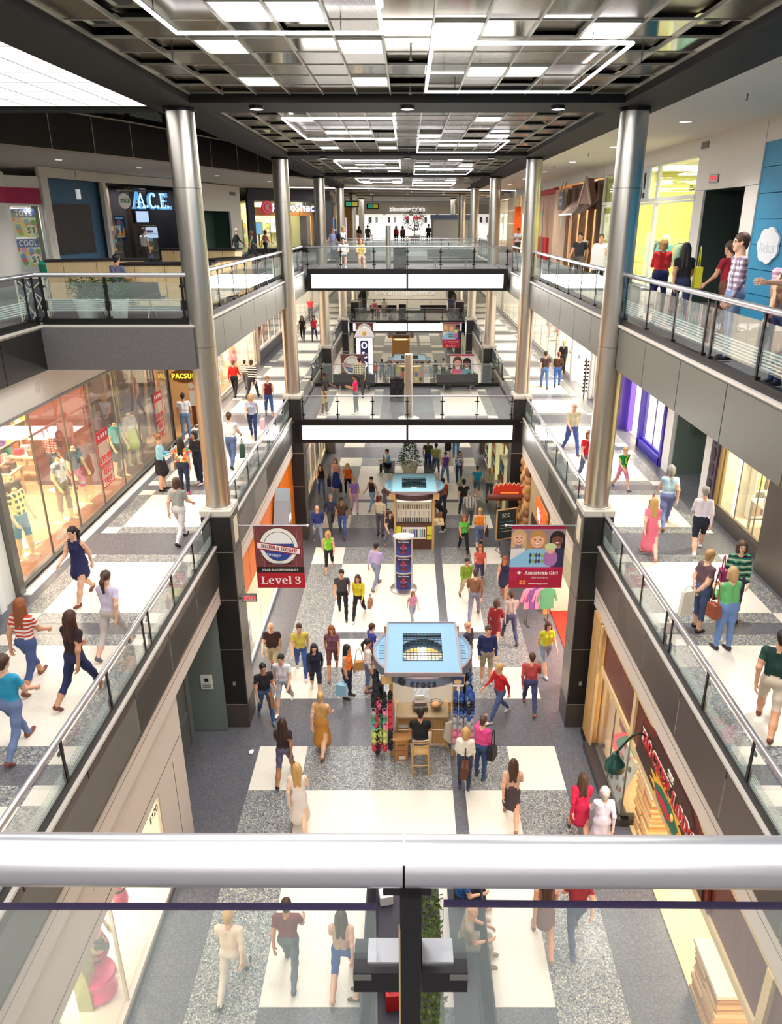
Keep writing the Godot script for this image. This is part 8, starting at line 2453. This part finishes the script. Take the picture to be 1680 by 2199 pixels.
	person("woman in a short dark skirt walking past the dark floor stripe",V(2.26,L1,-12.68),175,1.70,"walk",true,[196,160,140],0,[70,60,64],0,[150,110,90],"long",[72,46,32],0)
	person("person in a crimson coat passing the timber sports shop",V(3.64,L1,-12.21),180,1.74,"walk",true,[206,24,66],2,[190,30,70],0,[90,60,70],"long",[72,46,32],0)
	person("person in pale lilac coat beside the crimson coat",V(4.00,L1,-11.84),178,1.72,"stride",true,[206,190,206],2,[196,186,200],4,[120,110,120],"bob",[150,144,138],0)
	person("man in cream shirt and trousers seen below the foreground handrail at left",V(-2.97,L1,-8.90),175,1.78,"stride",false,[226,206,186],2,[220,210,200],3,[70,66,60],"short",[196,156,96],0)
	person("man in dark red shirt and grey trousers below the foreground handrail",V(-2.04,L1,-9.14),180,1.76,"walk",false,[120,50,50],1,[96,106,116],3,[80,90,100],"short",[72,46,32],1)
	person("woman in royal blue shorts and tan top below the foreground handrail",V(-1.11,L1,-8.98),175,1.70,"stride",true,[190,160,140],0,[50,80,160],1,[206,150,120],"long",[72,46,32],0)
	person("woman in brown dress below the foreground handrail on the speckled floor",V(2.45,L1,-9.69),178,1.70,"walk",true,[120,86,80],0,[110,84,80],5,[140,110,90],"long",[72,46,32],1)
	person("man in maroon shirt and blue jeans below the foreground handrail",V(3.05,L1,-9.79),180,1.76,"stride",false,[150,46,60],1,[70,76,110],3,[90,100,130],"short",[72,46,32],0)
	person("man in a blue shirt seated on the black bench beside the dark floor stripe",V(1.00,L1,-10.30),90,1.74,"sit",false,[44,96,166],1,[36,34,40],3,[196,150,130],"short",[28,22,22],0,0.05)
	person("older man in beige shirt leaning on the black bench below the viewer",V(1.02,L1,-9.35),90,1.74,"sit",false,[150,132,112],1,[160,150,130],3,[130,110,90],"bald",[150,144,138],1,0.10)
	person("woman in grey sweater seated on the black bench beside the red tote",V(-0.42,L1,-8.75),-90,1.66,"sit",true,[112,104,104],2,[70,66,76],1,[90,70,60],"long",[140,78,44],0)
	person("woman in pale blue jacket, black skirt and black boots before the clothing window",V(-7.13,L2,-20.44),100,1.66,"hold",true,[150,206,226],2,[36,28,34],0,[24,22,26],"bun",[150,104,70],0)
	person("woman with long black hair in a rainbow tie dye tee shirt",V(-6.40,L2,-20.16),170,1.64,"stand",true,blotches("tie_dye",[240,236,220],[[226,60,60],[240,170,40],[60,150,190],[90,180,80],[236,120,40]],60),1,[34,38,66],3,[226,90,140],"long",[28,22,22],1,0.06)
	person("young woman in a black hooded sweater behind the steel column",V(-6.21,L2,-20.98),-30,1.64,"hold",true,[26,26,34],2,[30,34,58],3,[230,200,206],"bob",[28,22,22],1)
	person("boy in white tee shirt and blue jeans beside the oval sign",V(-7.96,L2,-25.91),200,1.66,"stand",false,[238,238,240],1,[110,140,180],3,[180,120,110],"short",[28,22,22],1)
	person("man in white shirt and jeans carrying a green bag past the steel column",V(-5.61,L2,-22.69),175,1.82,"walk",false,[232,226,220],1,[84,100,140],3,[24,22,26],"short",[72,46,32],0,0.08)
	person("person in grey clothes with a shoulder bag on the left walkway",V(-5.54,L2,-16.72),165,1.70,"walk",true,[150,154,150],1,[206,204,206],3,[24,22,26],"bob",[72,46,32],0)
	person("woman in a navy dress with bare legs on the left walkway",V(-6.72,L2,-13.75),-15,1.70,"walk",true,[34,36,80],0,[34,36,80],5,[110,60,50],"tail",[28,22,22],0)
	person("woman in lilac top with a black waist bag on the left walkway",V(-5.33,L2,-11.70),172,1.68,"stride",true,[206,196,220],1,[196,186,180],2,[110,100,110],"tail",[72,46,32],0)
	person("woman in red striped top and jeans at the left edge of the walkway",V(-6.34,L2,-10.67),170,1.68,"walk",true,stripes("red_white_stripes",[[206,60,36],[236,226,220]],14),1,[70,86,130],2,[130,70,60],"long",[140,78,44],1)
	person("woman with very long brown hair, black top and navy cropped trousers",V(-5.35,L2,-10.24),160,1.70,"stride",true,[44,26,28],1,[36,44,84],2,[110,60,50],"long",[66,34,26],1)
	person("woman in turquoise shirt and grey blue trousers on the near left walkway",V(-5.76,L2,-8.98),170,1.68,"walk",true,[40,150,190],1,[110,126,166],3,[130,70,60],"short",[72,46,32],0)
	person("woman in bright red top and black trousers before the dress shop",V(-7.71,L2,-32.85),175,1.68,"walk",true,[222,40,30],2,[30,28,36],3,[24,22,26],"short",[140,78,44],0)
	person("man in black and white striped sweater past the dress shop",V(-6.84,L2,-32.47),170,1.76,"stride",false,stripes("bold_stripes",[[34,30,30],[236,232,226]],10),2,[50,44,50],3,[24,22,26],"short",[72,46,32],0)
	person("boy in cream striped sweater beside the bold striped sweater",V(-7.59,L2,-34.63),175,1.36,"walk",false,stripes("cream_lines",[[226,220,206],[226,220,206],[110,100,96]],12),2,[96,90,90],3,[24,22,26],"short",[28,22,22],0)
	person("blonde woman in lilac print top and jeans carrying a pink shopping bag",V(-5.59,L2,-26.10),5,1.68,"walk",true,[176,180,200],1,[36,50,96],3,[24,22,26],"bob",[196,156,96],0,0.05)
	person("woman in maroon top and rolled jeans on the left walkway",V(-5.55,L2,-29.20),15,1.66,"carry",true,[100,22,40],0,[60,90,150],2,[24,22,26],"tail",[140,78,44],0)
	person("man in coral red tee shirt and jeans far along the left walkway",V(-7.57,L2,-59.65),0,1.80,"stand",false,[226,60,70],1,[100,100,110],3,[24,22,26],"bald",[72,46,32],0)
	person("woman all in black far along the left walkway",V(-6.83,L2,-49.26),0,1.68,"walk",true,[26,24,28],1,[26,24,28],3,[150,60,60],"long",[28,22,22],1)
	person("woman in red top and dark trousers far along the left walkway",V(-6.09,L2,-49.47),0,1.68,"stride",true,[190,36,50],1,[60,60,90],3,[24,22,26],"long",[28,22,22],1)
	person("teenage boy in black tee shirt and khaki shorts leaning on the bridge railing",V(-3.34,L2,-29.58),80,1.72,"rail",false,[44,44,46],1,[186,166,120],1,[238,238,240],"short",[28,22,22],3)
	person("woman in hot pink polo shirt and grey jeans on the second level bridge",V(-2.09,L2,-29.66),-95,1.62,"hold",true,[226,30,96],1,[110,116,130],3,[238,238,240],"tail",[28,22,22],2)
	person("man in plaid shirt standing before the bridge bench",V(-2.10,L2,-32.60),180,1.80,"stand",false,checks("green_plaid",[206,200,170],[150,146,116],[90,88,76],10),2,[60,56,56],3,[24,22,26],"short",[28,22,22],1)
	person("man in dark brown tee shirt and jeans walking away on the right walkway",V(6.43,L2,-34.63),175,1.78,"walk",false,[62,44,44],1,[84,116,170],3,[110,90,80],"short",[72,46,32],0)
	person("woman in brown jacket and jeans beside the man in brown",V(7.12,L2,-35.05),170,1.68,"stride",true,[70,40,24],2,[60,96,166],3,[24,22,26],"short",[140,78,44],0,0.10)
	person("big man in white and black striped sweater at the white shop",V(8.44,L2,-37.55),-40,1.84,"hold",false,stripes("polo_stripes",[[244,240,232],[244,240,232],[244,240,232],[40,40,50]],12),2,[60,70,90],3,[238,238,240],"short",[72,46,32],0,0.25)
	person("blonde girl in black sweater beside the big striped man",V(8.04,L2,-38.55),170,1.60,"stand",true,[26,24,26],2,[40,40,50],3,[24,22,26],"tail",[196,156,96],0)
	person("older man in beige waistcoat and jeans walking toward the near column",V(5.54,L2,-24.18),10,1.80,"walk",false,[196,190,160],1,[66,84,150],3,[120,80,70],"bald",[150,144,138],0,0.12)
	person("woman in bright red shirt partly behind the right steel column",V(5.36,L2,-21.19),0,1.66,"walk",true,[206,26,46],1,[110,120,150],3,[120,80,80],"bob",[140,78,44],0)
	person("woman in dark red sweater behind the right steel column",V(6.88,L2,-25.61),5,1.70,"stand",true,[176,30,44],2,[60,60,90],3,[24,22,26],"bob",[72,46,32],0)
	person("boy in green tee shirt with a yellow print on the right walkway",V(6.28,L2,-20.56),20,1.32,"walk",false,blotches("green_tee",[10,130,60],[[180,196,40]],5),1,[226,130,160],1,[90,70,90],"short",[196,156,96],0)
	person("woman in pale blue top and jeans carrying a red bag on the right walkway",V(6.62,L2,-17.64),172,1.72,"stride",true,[176,206,216],1,[110,120,170],3,[150,110,80],"bob",[150,144,138],0,0.10)
	person("woman in white blouse and black shorts with white trainers on the right walkway",V(6.89,L2,-16.08),165,1.70,"stride",true,[226,216,224],2,[30,32,50],1,[238,238,240],"short",[150,144,138],0,0.14)
	person("girl in coral pink dress on the right walkway",V(5.66,L2,-15.85),175,1.50,"walk",true,[232,120,140],1,[226,110,130],4,[236,150,130],"long",[196,156,96],4)
	person("woman in plum tee shirt and rolled jeans with hands behind her back",V(5.59,L2,-12.50),110,1.66,"behind",true,[92,66,72],1,[66,80,116],2,[50,40,40],"short",[168,128,80],0,0.22)
	person("woman in pink cardigan over a green striped top",V(6.37,L2,-12.89),-10,1.68,"stand",true,stripes("green_stripes",[[30,120,90],[30,34,50],[60,150,110],[206,214,190]],16),2,[60,60,80],3,[60,40,40],"bob",[80,56,44],4,0.06)
	person("woman in green blouse and light jeans seen from behind on the right walkway",V(5.78,L2,-11.79),195,1.64,"hold",true,[104,180,112],2,[104,134,186],3,[50,36,40],"bob",[186,150,100],0,0.22)
	person("person in dark green shirt at the right edge of the walkway",V(5.54,L2,-9.49),150,1.78,"walk",false,[20,54,50],1,[206,190,170],1,[110,60,50],"short",[28,22,22],1)
	person("man in a plaid shirt and jeans looking back on the right third level",V(5.15,L3,-12.10),-95,1.90,"stand",false,checks("white_plaid",[222,214,220],[150,130,146],[110,90,110],12),2,[110,136,170],3,[24,22,26],"short",[72,46,32],0)
	person("woman in brown print top pointing with an outstretched arm",V(5.00,L3,-10.10),-75,1.72,"point",true,blotches("brown_print",[84,60,44],[[60,40,30],[120,90,60]],40),0,[40,50,90],3,[24,22,26],"long",[72,46,32],0)
	person("man in pink and white striped shirt beside the blue hoarding",V(5.90,L3,-12.00),175,1.78,"walk",false,stripes("pale_pink_stripes",[[226,206,214],[200,150,170]],16),1,[60,60,80],3,[24,22,26],"short",[140,78,44],0)
	person("man in dark red tee shirt before the EXIT recess",V(6.30,L3,-15.20),-150,1.80,"stride",false,[150,20,40],1,[100,60,40],3,[24,22,26],"short",[72,46,32],1)
	person("woman in black top with a yellow shoulder bag before the lime shop",V(5.90,L3,-16.60),170,1.72,"walk",true,[22,20,24],1,[40,46,80],3,[24,22,26],"long",[28,22,22],1)
	person("blonde woman in bright red sweater before the lime shop window",V(6.00,L3,-18.40),175,1.70,"hold",true,[222,44,46],2,[30,36,90],3,[24,22,26],"bob",[196,156,96],0,0.10)
	person("man in black polo shirt walking before the timber lodge shop",V(6.00,L3,-27.30),-30,1.78,"walk",false,[40,40,44],1,[90,86,80],3,[24,22,26],"short",[28,22,22],1)
	person("person in white shirt carrying a big white sack before the timber lodge shop",V(6.40,L3,-26.00),-20,1.72,"carry",false,[222,218,214],1,[50,50,56],3,[24,22,26],"short",[72,46,32],1)
	person("woman in pale blouse standing at the maple clad shop",V(6.30,L3,-45.00),-20,1.70,"hold",true,[206,206,216],1,[70,66,80],3,[24,22,26],"short",[28,22,22],2)
	person("man in white shirt near the red recess on the far right third level",V(6.30,L3,-41.00),160,1.76,"stand",false,[230,226,226],2,[90,90,110],3,[24,22,26],"short",[72,46,32],0)
	person("woman in grey top and jeans beside the far right columns",V(4.90,L3,-46.50),175,1.70,"walk",true,[110,106,100],1,[40,56,90],3,[24,22,26],"tail",[28,22,22],0)
	person("dark haired boy seated at the maple counter on the left third level",V(-7.35,L3+0.05,-19.60),160,1.60,"sit",false,[110,110,140],1,[60,60,70],3,[24,22,26],"short",[28,22,22],1)
	person("man in white tee shirt before the glass cabinets of the dark shop",V(-11.60,L3,-34.80),150,1.78,"stand",false,[226,230,234],1,[80,70,70],3,[24,22,26],"short",[72,46,32],0)
	person("man with pale cap and black backpack passing the green recess",V(-9.20,L3,-42.40),120,1.78,"walk",false,[40,44,46],2,[50,60,66],3,[24,22,26],"short",[196,190,160],0)
	person("woman in teal top passing the green recess",V(-8.70,L3,-43.80),125,1.68,"stride",true,[20,110,110],0,[60,60,70],3,[24,22,26],"bob",[140,78,44],1)
	person("woman in tan camisole near the electronics shop",V(-8.40,L3,-46.60),130,1.66,"walk",true,[190,140,116],0,[40,40,48],3,[24,22,26],"bob",[72,46,32],1)
	person("man in white tee shirt with a navy backpack beside the poster tower",V(-3.70,L3,-45.20),60,1.84,"walk",false,[226,226,228],1,[110,104,96],1,[238,238,240],"short",[196,156,96],0)
	person("man in blue grey shirt walking behind the navy backpack",V(-4.30,L3,-45.00),60,1.76,"stride",false,[120,130,170],1,[110,120,150],3,[24,22,26],"short",[140,78,44],1)
	person("man in white tee shirt reading on the third level bridge bench",V(-3.00,L3 + -0.01,-36.95),0,1.74,"sit",false,[238,238,240],1,[70,66,66],1,[238,238,240],"short",[28,22,22],0,0.10)
	person("person in yellow top seated on the third level bridge bench",V(-2.20,L3 + -0.01,-36.95),10,1.70,"sit",true,[206,190,60],0,[190,160,140],1,[190,150,120],"bob",[140,78,44],0)
	person("woman in dark coat walking in the far hall",V(-4.40,L3,-72.00),175,1.70,"walk",true,[40,30,32],2,[190,150,130],0,[24,22,26],"long",[72,46,32],0)
	person("man with grey backpack walking in the far hall",V(-3.60,L3,-72.00),178,1.78,"stride",false,[90,86,76],2,[80,76,70],3,[24,22,26],"short",[28,22,22],0)
	person("person in red standing by the dark round tree in the far hall",V(-1.00,L3,-71.00),0,1.66,"stand",true,[170,30,40],2,[60,30,40],3,[24,22,26],"bob",[28,22,22],0)
	person("man in black standing beside the shuttered kiosk in the far hall",V(1.90,L3,-71.00),180,1.80,"stand",false,[20,18,20],2,[26,24,26],3,[24,22,26],"short",[28,22,22],0)
	person("woman in brown coat with a child sized bag near the dark round tree",V(-0.40,L3,-69.80),185,1.66,"stand",true,[90,50,44],2,[50,40,40],3,[24,22,26],"bob",[28,22,22],0)
	person("shopper in red far along the ground floor under the far footbridge",V(-2.60,L1,-60.50),0,1.72,"walk",true,[190,60,60],1,[44,56,92],3,[24,22,26],"long",[28,22,22],0)
	person("shopper in slate blue far along the ground floor under the far footbridge",V(-2.10,L1,-61.50),175,1.72,"stride",false,[70,90,130],1,[44,56,92],3,[24,22,26],"short",[28,22,22],1)
	person("shopper in grey tee and light jeans far along the ground floor under the far footbridge",V(-1.50,L1,-62.50),5,1.72,"walk",true,[150,150,156],1,[96,130,190],3,[24,22,26],"bob",[28,22,22],2)
	person("shopper in charcoal far along the ground floor under the far footbridge",V(-0.90,L1,-61.80),180,1.72,"stand",false,[60,50,50],1,[24,22,26],3,[24,22,26],"short",[28,22,22],0)
	person("shopper in navy far along the ground floor under the far footbridge",V(2.30,L1,-61.00),0,1.72,"walk",true,[40,40,60],1,[40,44,80],3,[24,22,26],"tail",[28,22,22],1)
	person("shopper in cream shirt far along the ground floor under the far footbridge",V(3.00,L1,-62.00),178,1.72,"stride",false,[200,190,180],1,[24,22,26],3,[24,22,26],"short",[28,22,22],2)
	person("man in slate shirt beside the film kiosk",V(-1.50,L1,-52.00),180,1.78,"stand",false,[50,60,80],1,[60,66,90],3,[24,22,26],"short",[28,22,22],0)
	person("woman in mint dress beside the film kiosk",V(1.90,L1,-52.50),0,1.64,"stand",true,[160,190,170],1,[160,190,170],4,[24,22,26],"bob",[28,22,22],1)
	person("man in black printed tee shirt below the far red banner",V(3.30,L1,-51.00),175,1.80,"stand",false,[40,36,40],1,[60,66,90],3,[24,22,26],"short",[28,22,22],2)
	person("person in tan shirt below the far red banner",V(2.70,L1,-49.00),10,1.74,"stand",false,[196,170,130],1,[60,66,90],3,[24,22,26],"short",[28,22,22],0)
	person("child in pink below the far red banner",V(2.10,L1,-49.60),5,1.20,"stand",true,[200,120,140],1,[60,66,90],3,[24,22,26],"tail",[28,22,22],1)
	person("woman in pink seated on the far footbridge bench",V(-2.70,L2,-63.00),0,1.66,"sit",true,[226,110,150],1,[60,60,80],3,[24,22,26],"short",[28,22,22],0)
	person("man in white seated on the far footbridge bench",V(-1.90,L2,-63.10),0,1.74,"sit",false,[236,236,236],1,[60,60,80],3,[24,22,26],"short",[28,22,22],1)
	person("man in blue jacket standing on the far footbridge",V(3.60,L2,-61.50),170,1.78,"stand",false,[60,80,120],1,[60,60,80],3,[24,22,26],"short",[28,22,22],2)
	person("child standing before the far footbridge bench",V(-2.30,L2,-60.60),180,1.10,"stand",true,[150,60,70],1,[60,60,80],3,[24,22,26],"short",[28,22,22],0)

func build_bags() -> void:
	bag("dark_tote","large dark tote held by the woman in the blue skirt",V(-3.79,L1+0.30,-34.01),90,V(0.34,0.40,0.16),paint(30,30,52,0.7),0.20)
	bag("black_shopping_bag","black shopping bag held by the woman in the orange top",V(-3.18,L1+0.20,-33.45),95,V(0.30,0.42,0.14),paint(20,20,22,0.7),0.20)
	bag("red_satchel","small red satchel held by the woman in pale jeans",V(-1.32,L1+0.40,-31.49),55,V(0.24,0.30,0.10),paint(170,40,40,0.7),0.20)
	bag("tan_handbag","tan handbag swinging beside the woman in yellow",V(-1.23,L1+0.42,-21.65),80,V(0.34,0.28,0.12),paint(160,110,84,0.7),0.20)
	bag("black_handbag","black handbag swinging beside the orange tunic",V(3.20,L1+0.50,-27.43),268,V(0.34,0.26,0.12),paint(36,30,50,0.7),0.20)
	bag("tan_satchel","tan satchel carried by the man in black by the left pier",V(-3.53,L1+0.55,-16.10),115,V(0.30,0.36,0.10),paint(150,110,76,0.7),0.15)
	bag("blue_print_bag","white and blue printed plastic bag beside the woman in orange",V(-1.79,L1+0.25,-17.00),160,V(0.32,0.36,0.14),paint(150,196,216,0.7),0.18)
	bag("tan_shoulder_bag","tan shoulder bag on the woman in the white sweater",V(-1.33,L1+0.78,-17.45),190,V(0.32,0.26,0.12),paint(186,140,84,0.7),0.40)
	bag("black_shoulder_bag","black shoulder bag on the woman in the pink sweater",V(1.97,L1+0.68,-13.94),240,V(0.30,0.30,0.14),paint(28,28,34,0.7),0.50)
	bag("brown_leather_bag","large brown leather bag on the back of the blonde woman",V(1.30,L1+0.62,-13.47),260,V(0.42,0.30,0.16),paint(92,50,34,0.7),0.42)
	bag("woven_bag","pale patterned shoulder bag on the tie dye tee shirt",V(-6.66,L2+0.72,-20.21),260,V(0.28,0.22,0.10),paint(196,176,150,0.7),0.50)
	bag("green_plastic_bag","dark green plastic bag held by the man in white",V(-5.25,L2+0.32,-22.66),265,V(0.22,0.42,0.12),paint(40,72,56,0.7),0.20)
	bag("pink_shopping_bag","pale pink shopping bag carried by the blonde woman",V(-5.23,L2+0.35,-26.08),95,V(0.40,0.36,0.16),paint(226,190,200,0.7),0.15)
	bag("red_shopping_bag","deep red shopping bag carried past the gift shop",V(6.27,L2+0.34,-17.69),262,V(0.32,0.34,0.14),paint(176,20,50,0.7),0.20)
	bag("long_cream_bag","long cream shopping bag held behind the plum tee shirt",V(5.27,L2+0.40,-12.38),200,V(0.30,0.50,0.08),paint(226,216,200,0.7),0.10)
	bag("black_waist_bag","small black purse at the plum tee shirt hip",V(5.77,L2+0.78,-12.31),200,V(0.22,0.16,0.08),paint(30,28,30,0.7),0.40)
	bag("magenta_purse","magenta patterned purse under the pink cardigan arm",V(6.11,L2+0.85,-12.94),80,V(0.26,0.22,0.10),paint(150,30,90,0.7),0.30)
	bag("brown_handbag","brown leather handbag hanging from the green blouse shoulder",V(5.49,L2+0.72,-11.72),285,V(0.26,0.26,0.14),paint(140,70,44,0.7),0.45)
	bag("tan_slouch_bag","tan slouchy shoulder bag of the pointing woman",V(5.07,L3+0.72,-9.83),15,V(0.36,0.34,0.14),paint(150,116,70,0.7),0.40)
	bag("yellow_shoulder_bag","yellow shoulder bag on the woman in black before the lime shop",V(6.17,L3+0.75,-16.50),260,V(0.34,0.44,0.14),paint(206,196,40,0.7),0.40)
	bag("white_sack","big pale laundry sack carried on the third level",V(6.26,L3+0.60,-25.61),70,V(0.90,0.70,0.40),paint(206,204,202,0.7),0.00)
	bag("navy_backpack","navy backpack on the man in white by the poster tower",V(-3.89,L3+0.95,-45.31),150,V(0.34,0.46,0.18),paint(30,34,54,0.7),0.00)

func build_mannequins() -> void:
	var y := L2+0.04
	mannequin("headless mannequin in yellow tee with black checks and turquoise shorts",V(-8.85,y,-15.7),80,false,checks("yellow_checks",[226,240,130],[226,240,130],[50,50,40],8),[20,130,166],1)
	mannequin("headless mannequin in grey ruffled top and coral shorts",V(-9.35,y,-16.5),70,true,[110,100,84],blotches("coral_print",[232,90,110],[[240,150,90],[120,150,210]],14),1)
	mannequin("headless mannequin in white printed tee and khaki cargo shorts",V(-8.9,y,-18.0),85,false,blotches("white_tee_print",[240,240,236],[[150,150,156],[120,120,130]],7),[150,130,90],2)
	mannequin("headless mannequin in navy tee with ring emblem and pink floral shorts",V(-8.95,y,-19.05),80,false,[40,42,60],blotches("pink_floral",[206,40,110],[[206,206,196],[206,206,196],[150,30,80]],22),1)
	mannequin("headless mannequin in turquoise tee and dark brown shorts beside the second sale poster",V(-8.75,y,-21.5),75,false,[60,180,180],[56,46,40],1)
	mannequin("headless mannequin in white top and lime skirt beside the mahogany partition",V(-8.75,y,-22.7),60,true,[226,226,230],[210,236,110],0)
	mannequin("headless mannequin in hot pink top at the back of the clothing shop",V(-11.6,y,-25.4),80,true,[236,80,150],[240,226,130],1)
	mannequin("headless mannequin in red and cream check shirt and dark jeans inside the clothing shop",V(-10.2,y,-20.4),150,false,checks("red_check_shirt",[214,196,170],[150,66,60],[90,36,40],16),[44,50,70],3,2)
	mannequin("headless mannequin in a floral party dress in the cream ground floor window",V(-5.35,0.03,-9.05),90,true,blotches("floral_dress",[226,206,190],[[196,40,60],[40,30,34],[230,150,160],[90,90,60]],70),mats["floral_dress"],0)
	for q in [[-9.0,-33.0,[120,190,210],[240,190,90]],[-9.1,-35.8,[150,120,190],[226,226,230]],[-9.0,-38.4,[240,200,80],[230,90,110]]]:
		mannequin("headless mannequin in bright summer clothes in the dress shop window, wearing set %s" % ["blue and gold","violet and white","gold and coral"][int(-(q[1]+33.0)/2.6)],V(q[0],y,q[1]),80,true,q[2],q[3],0)

func _ready() -> void:
	rng.seed = 20240611
	set_view()
	make_materials()
	mat("fascia_grey",Color8(116,115,109),0.4,0.45)
	build_shell()
	shops_ground()
	shops_second()
	shops_third()
	build_objects()
	build_people()
	build_bags()
	build_mannequins()
